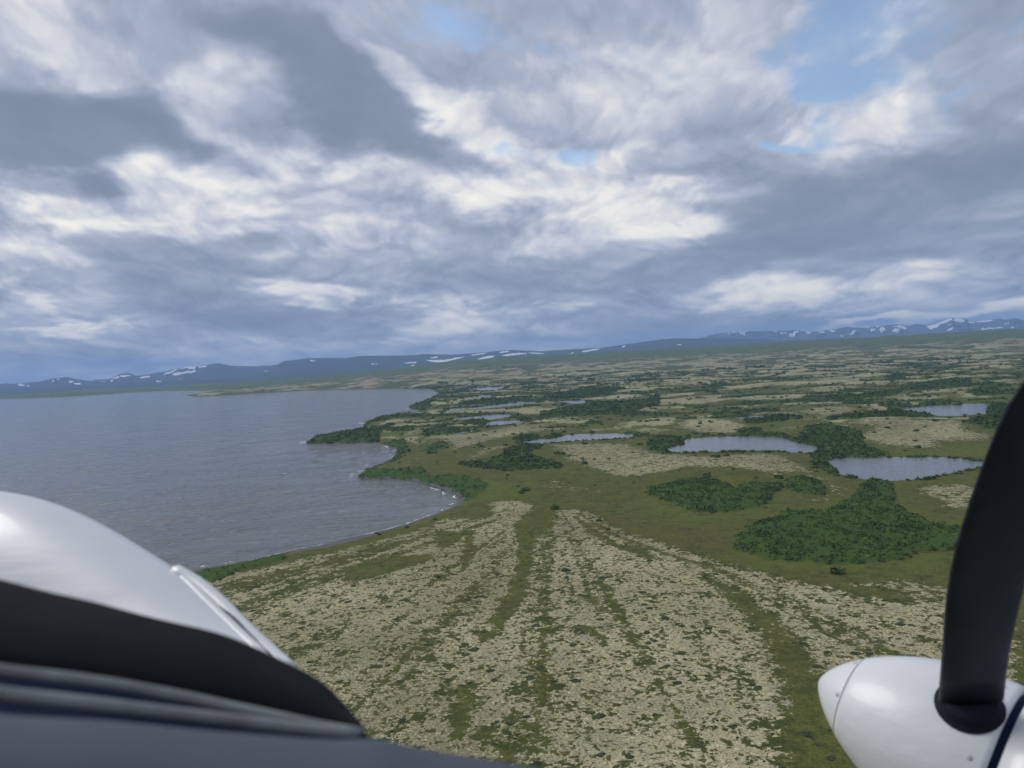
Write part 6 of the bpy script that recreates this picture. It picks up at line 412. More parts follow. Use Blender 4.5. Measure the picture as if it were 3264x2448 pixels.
def make_ground():
    az = np.concatenate([np.arange(-180, -40, 4.), np.arange(-40, -37, .5), np.arange(-37, 37, .115), np.arange(37, 40, .5), np.arange(40, 180.1, 4.)])
    rr = [0.5, 40, 80, 120, 150]
    r = 165.
    while r < 9700:
        rr.append(r); r += min(max(r * r / (EYE * 769) * .95, .7), 36.)
    while r < 31000: rr.append(r); r *= 1.09
    rr = np.array(rr)
    A, Rr = np.meshgrid(np.radians(az), rr)
    x = Rr * np.sin(A); y = Rr * np.cos(A)
    z, rel, dl, dp, r_, az_ = land(x, y, True)
    x = x.ravel().astype(np.float32); y = y.ravel().astype(np.float32); zf = z.ravel()
    n = len(x)
    k = np.clip(r_ / 700, .7, 4.)
    jx = fbm(x / 16, y / 16, 4, .6, 101) * 5 * k; jy = fbm(x / 16, y / 16, 4, .6, 121) * 5 * k
    X = x + jx; Y = y + jy
    lich = np.zeros(n, np.float32); thick = np.zeros(n, np.float32); grass = np.zeros(n, np.float32)
    near = np.where((r_ < 5000) & (y > 0))[0]
    for dn, p in D_li:
        i = near[boxed(X[near], Y[near], p, 90)]
        dn = .71 if dn == .74 else dn * .90
        lich[i] = np.maximum(lich[i], dn * soft_in(X[i], Y[i], p, 15. * float(np.clip(np.hypot(*np.mean(p, 0)) / 700, .6, 3))))
    for nme, p in D_th:
        i = near[boxed(X[near], Y[near], p, 30)]
        thick[i] = np.maximum(thick[i], soft_in(x[i] + jx[i] * .6, y[i] + jy[i] * .6, p, 2.5))
    for p in D_gr:
        i = near[boxed(X[near], Y[near], p, 60)]
        grass[i] = np.maximum(grass[i], .8 * soft_in(X[i], Y[i], p, 18.))
    # beyond the surveyed part: lichen on the rises, scrub in the hollows
    tr = thick_random(x, y, rel, dl, dp, r_)
    far = ss(r_, 1000, 1250)
    lr = ss(rel + .45 * fbm(x / 90, y / 60, 5, .65, 55), -.16, .18) * .78
    lr = lr * ss(dp, 8, 30) * ss(dl, 8, 40)
    # where an outline exists it wins; the open strip behind the near ponds is surveyed
    lich = np.maximum(lich, lr * far * (1 - .5 * ss(lich, .1, .3)))
    pl = ss(r_, 5200, 8200)
    lich = lich * (1 - pl) + .30 * pl * ss(fbm(x / 500, y / 300, 3, .5, 77), -.1, .3) * np.interp(az_, [-14, -5], [.5, 1])
    thick = np.maximum(thick, tr)
    # shrubby fringe along parts of the shore
    sh = (dl > 2) & (dl < 14) & (fbm(x / 60, y / 60, 2, .5, 66) > .08) & (y > 640) & (r_ < 3500)
    thick[sh] = np.maximum(thick[sh], .9)
    grass = np.maximum(grass, .8 * ss(fbm(x / 120, y / 80, 3, .5, 88), .12, .32) * far)
    grass = np.maximum(grass, .9 * ss(pl, .25, .7))
    lich *= (1 - thick)
    # old beach ridges fan out from the head of the bay
    ax, ay = D_apex
    th = np.degrees(np.arctan2(x - ax, y - ay)) % 360; rad = np.hypot(x - ax, y - ay)
    strp = ss(fbm(th / 5.2, rad / 420, 4, .55, 44) + .14 * fbm(x / 30, y / 60, 3, .6, 45), .05, .28) * (r_ < 650) * ss(rad, 20, 90) * np.interp(th, [150, 185, 230, 360], [.5, .35, .8, .8])
    strp = strp + (.60 * np.clip(fbm(th / 1.3, rad / 330, 4, .6, 46) + .25 * fbm(x / 14, y / 20, 3, .6, 47), -.4, .6) * (r_ < 650) * ss(rad, 30, 120)).astype(np.float32)
    for j, p in enumerate(D_st):
        i = near[boxed(X[near], Y[near], p, 20)]; w = 7. if j == len(D_st) - 1 else 4.
        strp[i] = np.maximum(strp[i], 1.1 * soft_in(x[i] + jx[i] * .35, y[i] + jy[i] * .35, p, w))
    brown = ss(fbm(x / 90, y / 90, 3, .5, 99), -.25, .3) * np.interp(r_, [300, 700, 2500], [1, 1, .35])
    beach = np.maximum(ss(dl, 7, 2.2) * np.where(r_ < 900, ss(fbm(x / 50, y / 50, 2, .5, 12), -.35, .0), .25), soft_in(x, y, D_beach, 1.5) * (r_ < 900))
    beach = np.where(dl < .5, 1, beach)
    # the cover is knee-high scrub where it is thick: it lifts the ground a little
    zf = zf + thick * np.clip(dl, 0, 1) * (1.2 + 1.1 * fbm(x / 7, y / 7, 3, .6, 31)) * (r_ < 9000) * ss(dp, 0, 3) * ~hides_water(x, y)
    o = mesh_obj('ground', np.stack([x, y, zf], -1), grid_faces(len(rr), len(az)), ground_material(), smooth=True)
    colattr(o, 'cover', np.stack([lich, thick, grass, np.ones(n)], -1))
    colattr(o, 'cover2', np.stack([beach, strp, brown, np.ones(n)], -1))
    tag(o, kind='structure')
    return o

def thick_random(x, y, rel, dl, dp, r_):
    v = fbm(x / 150, y / 75, 5, .55, 201) - rel * .42
    t = ss(v, .20, .25) * ss(r_, 1150, 1500) * (1 - ss(r_, 6500, 8500)) * ss(dl, 0, 12)
    ring = ss(dp, 26, 10) * ss(dp, 1, 3) * ss(fbm(x / 60, y / 60, 3, .5, 203), -.12, .02) * (r_ > 1000) * (r_ < 5000)
    return np.maximum(t, ring)

def water_material(name, col, waves, rough):
    m, g, b = material(name)
    P = g.node('ShaderNodeNewGeometry').outputs['Position']
    g.put(b.inputs['Base Color'], col); b.inputs['Roughness'].default_value = rough; b.inputs['IOR'].default_value = 1.33
    vr = g.node('ShaderNodeVectorRotate', rotation_type='Z_AXIS'); g.put(vr.inputs[0], P); vr.inputs['Angle'].default_value = R_(-14)
    q = g.v('MULTIPLY', vr.outputs[0], (.42, 1, 1))
    w1 = g.noise(q, .085, 3, .5, .5, dims='2D'); w2 = g.noise(q, .33, 4, .6, .4, dims='2D'); w0 = g.noise(q, .02, 3, .5, dims='2D')
    h = g.m('ADD', g.m('MULTIPLY', w1, 2.6), g.m('MULTIPLY', w2, 1.1))
    if waves > .3: h = g.m('MULTIPLY', h, g.step(w0, .3, .7, .65, 1.25))
    bump(g, b, h, waves, 1.0)
    if waves < .5: b.inputs['IOR'].default_value = 1.5
    return m
def make_water():
    lk = water_material('lake_water', (.135, .138, .128), .95, .09)
    # wind waves run in from the lake; the mesh is finest over the near water
    az = np.concatenate([np.arange(-180, -38.5, 4.5), np.arange(-38.5, -1, .14), np.arange(-1, 180.1, 4.)])
    rr = [0., 60., 120.]; r = 180.
    while r < 3600: rr.append(r); r += max(r * r / (EYE * 769) * .95, .8)
    while r < 31500: rr.append(r); r *= 1.12
    rr = np.array(rr); A, Rr = np.meshgrid(np.radians(az), rr); x = (Rr * np.sin(A)).ravel().astype(np.float32); y = (Rr * np.cos(A)).ravel().astype(np.float32)
    i = np.where((x < 40) & (y > 100) & (np.hypot(x, y) < 4000))[0]; z = np.zeros(len(x), np.float32)
    c, s_ = math.cos(R_(9)), math.sin(R_(9)); u = x[i] * c + y[i] * s_; v = -x[i] * s_ + y[i] * c
    gust = .65 + .6 * fbm(u / 160, v / 60, 3, .5, 604)
    wv = .30 * fbm(u / 26 + .3 * fbm(u / 30, v / 30, 2, .5, 607), v / 8.5, 3, .55, 601) + .16 * fbm(u / 9, v / 3.6, 3, .55, 602)
    z[i] = wv * 3.6 * gust * np.clip((4000 - np.hypot(x[i], y[i])) / 1500, 0, 1) - .05
    o = mesh_obj('lake', np.stack([x, y, z], -1), grid_faces(len(rr), len(az)), lk, smooth=True); tag(o, kind='structure')
    pw = water_material('pond_water', (.12, .126, .13), .22, .12)
    for p in D_ponds:
        # the sheet runs a little way under the banks, which stand above it
        pts = sorted({(round(q[0] + 14 * math.cos(t), 2), round(q[1] + 14 * math.sin(t), 2)) for q in p for t in np.arange(0, 6.28, .52)})
        def half(seq):
            h = []
            for q in seq:
                while len(h) > 1 and (h[-1][0] - h[-2][0]) * (q[1] - h[-2][1]) - (h[-1][1] - h[-2][1]) * (q[0] - h[-2][0]) <= 0: h.pop()
                h.append(q)
            return h[:-1]
        vv = [(q[0], q[1], POND_Z) for q in half(pts) + half(pts[::-1])]
        o = mesh_obj('pond', vv, [tuple(range(len(vv)))], pw); tag(o, kind='structure')

def upland_material(name, rock, heath, green):
    m, g, b = material(name)
    P = g.node('ShaderNodeNewGeometry').outputs['Position']
    x, y, z = g.sep(P)
    s = g.sep(g.attr('snow').outputs['Vector'])[0]
    n1 = g.noise(P, .004, 6, .6); n2 = g.noise(P, .02, 4, .6)
    sm = g.step(g.m('ADD', s, g.m('MULTIPLY', g.m('SUBTRACT', n2, .5), .5)), .45, .55)
    col = g.mix(g.step(n1, .4, .6), rock, heath)
    col = g.mix(g.step(g.m('ADD', z, g.m('MULTIPLY', n1, 160)), 230, 90), col, green)
    col = g.mix(sm, col, (.88, .89, .91))
    g.put(b.inputs['Base Color'], col); b.inputs['Roughness'].default_value = .95; b.inputs['Specular IOR Level'].default_value = .1
    return m
def make_upland(key, name, snow, spots):
    r0, rr, r1, sk = RANGES[key]
    a0, a1 = sk[0][0] - 1.6, sk[-1][0] + 1.6
    az = np.arange(a0, a1, .075); t = np.concatenate([np.linspace(r0, rr * 1.03, 80), np.linspace(rr * 1.03, r1, 14)[1:]])
    A, T = np.meshgrid(np.radians(az), t); x = (T * np.sin(A)).ravel(); y = (T * np.cos(A)).ravel()
    z = upland(key, x, y); s = np.zeros(len(x), np.float32)
    for p in snow: s = np.maximum(s, soft_in(x, y, p, 18.))
    if spots:
        hi = ss(z, *spots)
        q = fbm(x / 620, y / 420, 6, .62, 301) + .5 * (np.abs(fbm(x / {'far_hills': 1100., 'west': 850., 'east': 820.}[key], y / {'far_hills': 1100., 'west': 850., 'east': 820.}[key], 5, .55, 13)) * 2 - .3)
        s = np.maximum(s, hi * ss(q, *((.16, .22) if key == 'east' else (.24, .30))))
    o = mesh_obj(name, np.stack([x, y, z], -1), grid_faces(len(t), len(az)), upland_material(name + '_slopes', *({'far_hills': ((.085, .085, .075), (.06, .07, .045), (.06, .085, .04)), 'west': ((.10, .10, .10), (.07, .08, .06), (.06, .07, .05)), 'east': ((.14, .14, .14), (.09, .095, .085), (.07, .085, .05))}[key])), smooth=True)
    colattr(o, 'snow', np.stack([s, s, s, np.ones(len(s))], -1)); tag(o, kind='structure'); return o

# ---------------------------------------------------------------- shrubs
def dome(seed, sub, leafn, leafsize):
    """unit shrub: a lumpy low dome plus leaf sprays; returns verts, tris"""
    rs = np.random.RandomState(seed)
    t = (1 + 5 ** .5) / 2
    v = np.array([(-1, t, 0), (1, t, 0), (-1, -t, 0), (1, -t, 0), (0, -1, t), (0, 1, t), (0, -1, -t), (0, 1, -t), (t, 0, -1), (t, 0, 1), (-t, 0, -1), (-t, 0, 1)], float); v /= np.linalg.norm(v[0])
    f = [(0, 11, 5), (0, 5, 1), (0, 1, 7), (0, 7, 10), (0, 10, 11), (1, 5, 9), (5, 11, 4), (11, 10, 2), (10, 7, 6), (7, 1, 8), (3, 9, 4), (3, 4, 2), (3, 2, 6), (3, 6, 8), (3, 8, 9), (4, 9, 5), (2, 4, 11), (6, 2, 10), (8, 6, 7), (9, 8, 1)]
    for _ in range(sub):
        v = list(map(tuple, v)); c = {}; nf = []
        def mid(a, b):
            k = (min(a, b), max(a, b))
            if k not in c:
                p = (np.array(v[a]) + np.array(v[b])); p /= np.linalg.norm(p); v.append(tuple(p)); c[k] = len(v) - 1
            return c[k]
        for a, b, d in f:
            ab, bd, da = mid(a, b), mid(b, d), mid(d, a); nf += [(a, ab, da), (b, bd, ab), (d, da, bd), (ab, bd, da)]
        f = nf; v = np.array(v)
    v = np.array(v)
    rad = .78 + .38 * rs.rand(len(v)); v = v * rad[:, None]
    v[:, 2] *= .50
    f = [q for q in f if max(v[list(q), 2]) > -.12]
    v[:, 2] = np.maximum(v[:, 2], -.15)
    V = [v]; Fc = list(f); n = len(v)
    for i in range(leafn):
        u = rs.rand() * 2 * math.pi; w = rs.rand() ** .7; ph = w * math.pi / 2
        c0 = np.array([math.cos(u) * math.sin(ph), math.sin(u) * math.sin(ph), math.cos(ph) * .55]) * (.86 + .3 * rs.rand())
        q = rs.randn(3, 3); q = q / np.linalg.norm(q, axis=1)[:, None] * leafsize * (.6 + .8 * rs.rand())
        V.append(c0 + q); Fc.append((n, n + 1, n + 2)); n += 3
    return np.concatenate(V), np.array(Fc, np.int64)

def leaf_material():
    m, g, b = material('willow_leaves')
    t = g.sep(g.attr('tint').outputs['Vector'])[0]
    P = g.node('ShaderNodeNewGeometry').outputs['Position']
    n = g.noise(P, .8, 3, .6)
    c = g.ramp(g.m('ADD', g.m('MULTIPLY', t, .8), g.m('MULTIPLY', g.m('SUBTRACT', n, .5), .5)), [(0.0, (.026, .050, .010)), (.45, (.054, .092, .016)), (.8, (.095, .145, .021)), (1.0, (.14, .185, .028))])
    g.put(b.inputs['Base Color'], c); b.inputs['Roughness'].default_value = .8; b.inputs['Specular IOR Level'].default_value = .2
    return m
LEAF = leaf_material()
def scatter(x, y, rad, lod, rs, zoff=-.1):
    """one mesh of many shrubs"""
    protos = {0: [dome(s, 1, 14, .36) for s in range(6)], 1: [dome(20 + s, 0, 8, .42) for s in range(5)], 2: [dome(40 + s, 0, 3, .5) for s in range(5)]}[lod]
    z = land(x, y) + zoff
    VV, FF, TT = [], [], []; n = 0; pick = rs.randint(0, len(protos), len(x))
    for k, (v, f) in enumerate(protos):
        i = np.where(pick == k)[0]
        if not len(i): continue
        an = rs.rand(len(i)) * 6.28; c, s = np.cos(an)[:, None], np.sin(an)[:, None]
        R = rad[i][:, None]; hx = v[None, :, 0] * c - v[None, :, 1] * s; hy = v[None, :, 0] * s + v[None, :, 1] * c
        P = np.stack([x[i][:, None] + hx * R, y[i][:, None] + hy * R, z[i][:, None] + v[None, :, 2] * R * (.75 + .5 * rs.rand(len(i)))[:, None] + R * .15], -1)
        VV.append(P.reshape(-1, 3)); FF.append((f[None] + (n + np.arange(len(i)) * len(v))[:, None, None]).reshape(-1, 3)); n += len(i) * len(v)
        TT.append(np.repeat(np.clip(.12 + rs.rand(len(i)) * .62 + .5 * fbm(x[i] / 35, y[i] / 35, 3, .5, 411), 0, 1), len(v)))
    return np.concatenate(VV), np.concatenate(FF), np.concatenate(TT)
def shrub_mass(name, x, y, rad, lod, rs, label=None, cat=None):
    v, f, t = scatter(x, y, rad, lod, rs)
    o = mesh_obj(name, v, f, LEAF); colattr(o, 'tint', np.stack([t, t, t, np.ones(len(t))], -1))
    return tag(o, label, cat, kind='stuff')

THICKETS = {
 'T1': 'oval dark green willow thicket alone in the olive meadow, left of the largest thicket',
 'T2': 'largest dark green willow thicket, triangular, running from the near pond to the propeller blade',
 'T3': 'small round willow thicket below the left tip of the nearest pond',
 'T4': 'dark willow thicket covering the long pointed spit in the lake',
 'T5': 'willow thicket lining the second headland and the head of the bay',
 'T6': 'broad green willow thicket in the hollow inland of the bay',
 'T7': 'narrow willow thicket on the slope behind the small bay',
 'T8': 'flat willow thicket beside the thin sliver pond on the lichen hill',
 'T9': 'willow thicket at the left tip of the white lens shaped pond',
 'T9b': 'rounded willow clump on the far bank of the white lens shaped pond',
 'T10': 'willow thicket wrapped round the left end of the middle large pond',
 'T12': 'willow thicket filling the gap between the two largest ponds',
 'T12b': 'willow thicket along the far bank of the middle large pond',
 'T13': 'long willow thicket along the near bank of the small far right pond',
 'T14': 'willow thicket right of the far right pond beside the propeller',
 'T15': 'low willow strip at the left end of the far right pond',
 'T15b': 'dark willow strip on the far bank of the far right pond',
 'T16': 'wide willow thicket on the plain behind the far right pond',
 'T17': 'willow thicket right of and behind the far right pond',
 'T18': 'long thin willow belt crossing between two lichen patches, mid right',
 'T19': 'willow thicket just above the tiny sliver pond on the right',
 'T21': 'willow thicket just right of the tiny sliver pond',
 'T22': 'dark willow clump between the two small paired ponds near the lake',
 'T23': 'willow thicket on the third headland of the lake',
 'T24': 'long willow belt on the plain right of the paired ponds',
 'T25': 'far willow thicket behind the bright lichen slope',
 'T26': 'thin willow belt along the far bank of the long narrow pond',
 'T28': 'willow strip along the nearest lake shore beside the white nose',
 'T27': 'willow fringe on the lake shore beyond the long spit',
}
def make_scrub():
    rs = np.random.RandomState(5)
    for key, p in D_th:
        P = np.array(p); x0, y0 = P.min(0); x1, y1 = P.max(0); c = P.mean(0); R = np.hypot(*c)
        sp = 2.7 if R < 800 else 3.2 if R < 1200 else 5.5
        n = int((x1 - x0) * (y1 - y0) / (sp * sp) * 1.25)
        x = rs.uniform(x0, x1, n).astype(np.float32); y = rs.uniform(y0, y1, n).astype(np.float32)
        k = np.clip(R / 700, .7, 4.)
        jx = fbm(x / 16, y / 16, 4, .6, 101) * 3 * k; jy = fbm(x / 16, y / 16, 4, .6, 121) * 3 * k
        ok = inside(x + jx, y + jy, p)
        _, _, dl, dp, _, _ = land(x, y, True)
        ok &= (dl > 2.0) & (dp > 1.5)
        # a few open glades
        ok &= fbm(x / 22, y / 22, 3, .5, 401) > -.42
        ok &= ~hides_water(x, y) | ((R < 1100) & (rs.rand(n) < .25))
        x, y = x[ok], y[ok]
        rad = sp * (.42 + .75 * rs.rand(len(x)) ** 1.6) * (1 + .45 * fbm(x / 18, y / 18, 2, .5, 403))
        if key in ('T4', 'T5', 'T23', 'T27', 'T28', 'T7', 'T8'): rad = rad * .72
        shrub_mass('willow_thicket', x, y, rad, 0 if R < 780 else 1 if R < 1500 else 2, rs, THICKETS[key], 'thicket')
    # scattered scrub on the far plain
    n = 270000
    a = np.radians(rs.uniform(-24, 37, n)); r = np.sqrt(rs.uniform(1000. ** 2, 4200. ** 2, n)); x = (r * np.sin(a)).astype(np.float32); y = (r * np.cos(a)).astype(np.float32)
    _, rel, dl, dp, r_, _ = land(x, y, True)
    t = thick_random(x, y, rel, dl, dp, r_)
    sh = (dl > 2) & (dl < 14) & (fbm(x / 60, y / 60, 2, .5, 66) > .08) & (r_ < 3500)
    ok = ((t > .4) | sh | (rs.rand(n) < .012)) & (dl > 2) & (dp > 2)
    ok &= ~hides_water(x, y)
    dens = np.where(r_ < 2000, 1, np.where(r_ < 3000, .7, .5))
    ok &= rs.rand(n) < dens
    x, y, r_ = x[ok], y[ok], r_[ok]
    rad = (2.2 + 2.4 * rs.rand(len(x))) * np.interp(r_, [1000, 2000, 4200], [1, 1.3, 2.0])
    rad = rad * .95
    shrub_mass('distant_scrub', x, y, rad, 2, rs, 'dark patches of far willow scrub spread over the plain beyond the ponds', 'scrub')
    # near and middle ground: a sprinkling of tiny shrubs off the lichen, and the fringe on the bay's bank
    n = 26000
    a = np.radians(rs.uniform(-36, 37, n)); r = np.sqrt(rs.uniform(400. ** 2, 1100. ** 2, n)); x = (r * np.sin(a)).astype(np.float32); y = (r * np.cos(a)).astype(np.float32)
    _, rel, dl, dp, r_, _ = land(x, y, True)
    ok = (dl > 2) & (dp > 1.5) & ((dp < 9) & (fbm(x / 40, y / 40, 2, .5, 409) > -.25) | (rs.rand(n) < .004) | (dl < 9) & (fbm(x / 60, y / 60, 2, .5, 66) > .08) & (y > 640))
    x, y = x[ok], y[ok]
    shrub_mass('bank_scrub', x, y, 1.2 + 1.5 * rs.rand(len(x)), 0, rs, 'low dark willow fringe along the pond banks and lake shore', 'scrub')

SHRUBS = {
 'track': ('single dark willow bush alone at the head of the lichen fan', None),
 'p8n': ('round willow bush on the far bank of the middle large pond', 'bushes on the far bank of the middle large pond'),
 'p8s': ('low willow bush on the near bank of the middle large pond', 'bushes on the near bank of the middle large pond'),
 'lich': ('dark willow bush standing in the pale lichen between the ponds', 'bushes dotted in the lichen between the ponds'),
 'p7': ('tiny bush on the near bank of the white lens shaped pond', 'tiny bushes on the near bank of the lens pond'),
 'east': ('willow bush in the open ground around the nearest pond', 'bushes round the nearest pond'),
 'p10': ('willow bush on the bank of the small far right pond', 'bushes on the bank of the far right pond'),
 'gap': ('lone willow bush on the tundra beyond the middle large pond', 'lone bushes beyond the middle large pond'),
 'oval': ('willow bush on the edge of the oval thicket', 'bushes on the edge of the oval thicket'),
 'mound': ('willow bush on the slope behind the small bay', 'bushes on the slope behind the small bay'),
 'west': ('willow bush near the beach of the wide bay', 'bushes near the beach of the wide bay'),
 'cape': ('small bush on the skyline of the lake spit', 'small bushes on the lake spit'),
 'p4': ('willow bush by the small ponds near the lake', 'bushes by the small ponds near the lake'),
}
ORD = ['first', 'second', 'third', 'fourth', 'fifth', 'sixth', 'seventh', 'eighth', 'ninth']
def make_bushes():
    rs = np.random.RandomState(9); meshes = []
    for s in range(5):
        v, f = dome(70 + s, 1, 46, .30)
        # a few short stems under the leaves
        t = rs.rand(len(v)) * .25 + .3
        me = bpy.data.meshes.new('shrub'); me.from_pydata([tuple(map(float, q)) for q in v], [], [tuple(map(int, q)) for q in f]); me.materials.append(LEAF)
        a = me.attributes.new('tint', 'FLOAT_COLOR', 'POINT'); a.data.foreach_set('color', np.stack([t, t, t, t * 0 + 1], -1).astype(np.float32).ravel()); meshes.append(me)
    X = np.array([s[1] for s in D_sh], np.float32); Y = np.array([s[2] for s in D_sh], np.float32); Z = land(X, Y)
    cnt = {}
    for q in sorted(D_sh, key=lambda q: math.atan2(q[1], q[2])): cnt.setdefault(q[0], []).append(q[1:3])
    for i, (key, x, y, r) in enumerate(D_sh):
        r = min(r, 3.6)
        o = bpy.data.objects.new('willow_bush', meshes[i % 5]); COL.objects.link(o)
        o.location = (x, y, float(Z[i]) + r * .12); o.rotation_euler = (0, 0, rs.rand() * 6.28); o.scale = (r * (.85 + .3 * rs.rand()), r * (.85 + .3 * rs.rand()), r * (.8 + .3 * rs.rand()))
        lab, grp = SHRUBS[key]; k = cnt[key].index((x, y)); n = len(cnt[key])
        pos = '' if n == 1 else ', leftmost' if k == 0 else ', rightmost' if k == n - 1 else ', %s from the left' % ORD[k]
        tag(o, lab + pos, 'bush', grp)

make_ground(); make_water()
make_upland('far_hills', 'hills', D_snowHxy, None)
make_upland('west', 'mountain_range', D_snowLxy, (210, 460))
make_upland('east', 'mountain_range', D_snowRxy, (290, 650))
make_scrub(); make_bushes()

# ---------------------------------------------------------------- the aircraft the picture is taken from
def paint(name, col, rough=.35, coat=.0, metal=0., mottled=.0, scale=6., spec=.5):
    m, g, b = material(name)
    P = g.node('ShaderNodeNewGeometry').outputs['Position']
    n = g.noise(P, scale, 4, .6)
    c = g.mix(g.step(n, .35, .7), tuple(c_ * (1 - mottled) for c_ in col), col)
    g.put(b.inputs['Base Color'], c); b.inputs['Roughness'].default_value = rough; b.inputs['Metallic'].default_value = metal
    b.inputs['Coat Weight'].default_value = coat; b.inputs['Coat Roughness'].default_value = .12; b.inputs['Specular IOR Level'].default_value = spec
    st = g.noise(g.v('MULTIPLY', P, (1.2, 5., 9.)), scale, 3, .5)
    if mottled < .1: bump(g, b, st, .012, .25)
    g.put(b.inputs['Roughness'], g.step(n, .3, .7, rough * .85, rough * 1.2))
    return m
def make_airplane():
    white = paint('white_paint', (.70, .71, .73), .36, .22, mottled=.09, scale=2.2)
    black = paint('black_vinyl', (.011, .012, .015), .75, mottled=.4, scale=9., spec=.1)
    rubber = paint('worn_rubber_seal', (.30, .31, .31), .55, mottled=.35, scale=16., spec=.3)
    navy = paint('dark_channel', (.006, .014, .050), .6, mottled=.2, spec=.1)
    grey = paint('grey_trim', (.07, .082, .108), .6, mottled=.12, scale=5., spec=.4)
    blade_m = paint('blade_paint', (.026, .033, .052), .5, mottled=.35, scale=12., spec=.3)
    boot_m = paint('deice_boot_rubber', (.012, .016, .028), .7, mottled=.3, spec=.12)
    seam_m = paint('panel_gap', (.05, .055, .065), .6)
    bolt_m = paint('painted_screw', (.42, .43, .46), .45)
    base = np.array((-.6, 1.6, EYE - 1.6), np.float32)
    root = bpy.data.objects.new('airplane', None); COL.objects.link(root); root.location = [float(c) for c in base]; root.empty_display_size = .5
    tag(root, 'white twin engine propeller airplane filling both lower corners, seen from its cockpit', 'airplane')
    off = np.array((0, 0, EYE)) - base
    L = lambda p: np.asarray(p, float) + off
    def part(name, v, f, m, par=root, smooth=True):
        v = np.asarray(v, float)
        return mesh_obj(name, v, f, m, par, smooth)
    def sheet(name, rows, m, thick=.006, par=root, sub=1):
        r = L(rows); nr, nc = r.shape[:2]
        o = part(name, r.reshape(-1, 3), grid_faces(nr, nc), m, par)
        s = o.modifiers.new('thick', 'SOLIDIFY'); s.thickness = thick; s.offset = 0
        if sub: q = o.modifiers.new('smooth', 'SUBSURF'); q.levels = q.render_levels = sub
        return o
    def tube(name, pts, rad, m, par=root, flat=1., taper=0.):
        p = L(pts); n = len(p); V = []; K = 12
        for i in range(n):
            t = p[min(i + 1, n - 1)] - p[max(i - 1, 0)]; t /= np.linalg.norm(t)
            u = np.cross(t, (0, 0, 1.)); u /= np.linalg.norm(u); w = np.cross(u, t)
            rr = rad * (1 - taper * (i / (n - 1)))
            for k in range(K):
                a = 2 * math.pi * k / K; V.append(p[i] + rr * math.cos(a) * u + rr * flat * math.sin(a) * w)
        F = [(i * K + k, i * K + (k + 1) % K, (i + 1) * K + (k + 1) % K, (i + 1) * K + k) for i in range(n - 1) for k in range(K)]
        F += [tuple(range(K))[::-1], tuple((n - 1) * K + k for k in range(K))]
        return part(name, V, F, m, par)
    nose = sheet('nose', A_nose, white, .012)
    tube('frame_strip', A_ridge_outer, .011, white, nose, .7)
    tube('frame_strip', A_ridge_inner, .008, white, nose, .7)
    tube('strip_groove', A_groove, .0085, seam_m, nose, .6)
    sheet('glareshield', A_coaming, black, .006)
    tr = sheet('window_channel', A_trough, navy, .004)
    tube('window_seal', A_seal1, .0045, rubber, tr, 1.)
    tube('window_seal', A_seal2, .0052, rubber, tr, 1.)
    sheet('window_sill', A_sill, grey, .006)
    # ---- engine: everything is turned about the crank axis
    tip = L(A_tip); ax = np.array(A_axis, float); ax /= np.linalg.norm(ax); hub = L(A_hub)
    u = np.cross(ax, (0, 0, 1.)); u /= np.linalg.norm(u); w = np.cross(u, ax)
    SL, SR, PW, PK = .392, .19, 2.078, .692
    def lathe(name, prof, m, par, K=72, cap=False):
        V = []; 
        for s, r in prof:
            for k in range(K):
                a = 2 * math.pi * k / K; V.append(tip + ax * s + r * (math.cos(a) * u + math.sin(a) * w))
        F = [(i * K + k, (i + 1) * K + k, (i + 1) * K + (k + 1) % K, i * K + (k + 1) % K) for i in range(len(prof) - 1) for k in range(K)]
        if cap: F.append(tuple((len(prof) - 1) * K + k for k in range(K)))
        return part(name, V, F, m, par)
    pr = lambda t: SR * (1 - (1 - t) ** PW) ** PK
    seam = .213
    prop = bpy.data.objects.new('propeller', None); COL.objects.link(prop); prop.parent = root
    t1 = [0.00001] + [seam * (i / 14.) ** 1.6 for i in range(1, 15)]
    lathe('spinner_tip', [(t * SL, pr(t)) for t in t1], white, prop)
    lathe('spinner_seam', [(seam * SL, pr(seam) - .0045), (seam * SL + .0026, pr(seam) - .0045)], seam_m, prop)
    t2 = np.linspace(seam + .006, 1, 34)
    lathe('spinner_shell', [((seam + .006) * SL, pr(seam) - .006)] + [(t * SL, pr(t)) for t in t2] + [(SL + .003, SR - .004), (SL + .003, SR - .03)], white, prop)
    lathe('backplate', [(SL + .004, SR - .016), (SL + .03, SR - .018)], navy, prop)
    # screws by the seam and at the rear edge of the shell
    def screw(t, a, r=.0055):
        c, s = math.cos(a), math.sin(a); rad = c * u + s * w
        d = (pr(min(t + .01, 1)) - pr(t - .01)) / (.02 * SL); nrm = rad - ax * d * .9; nrm /= np.linalg.norm(nrm)
        e1 = np.cross(nrm, ax); e1 /= np.linalg.norm(e1); e2 = np.cross(nrm, e1)
        p = tip + ax * t * SL + rad * pr(t); V = []
        for h, q in ((-.002, r * 1.15), (.0008, r), (.0014, r * .55)):
            for k in range(12): b_ = 2 * math.pi * k / 12; V.append(p + nrm * h + q * (math.cos(b_) * e1 + math.sin(b_) * e2))
        F = [(i * 12 + k, i * 12 + (k + 1) % 12, (i + 1) * 12 + (k + 1) % 12, (i + 1) * 12 + k) for i in range(2) for k in range(12)] + [tuple(24 + k for k in range(12))]
        part('screw', V, F, bolt_m, prop)
    for k in range(6): screw(seam - .022, k * math.pi / 3 + SCREW_A)
    for k in range(6): screw(.93, k * math.pi / 3 + SCREW_B)
    # blades: aerofoil sections between the leading and trailing edges
    le = L(A_blade_le); te = L(A_blade_te)
    nS = len(le)
    V0 = []
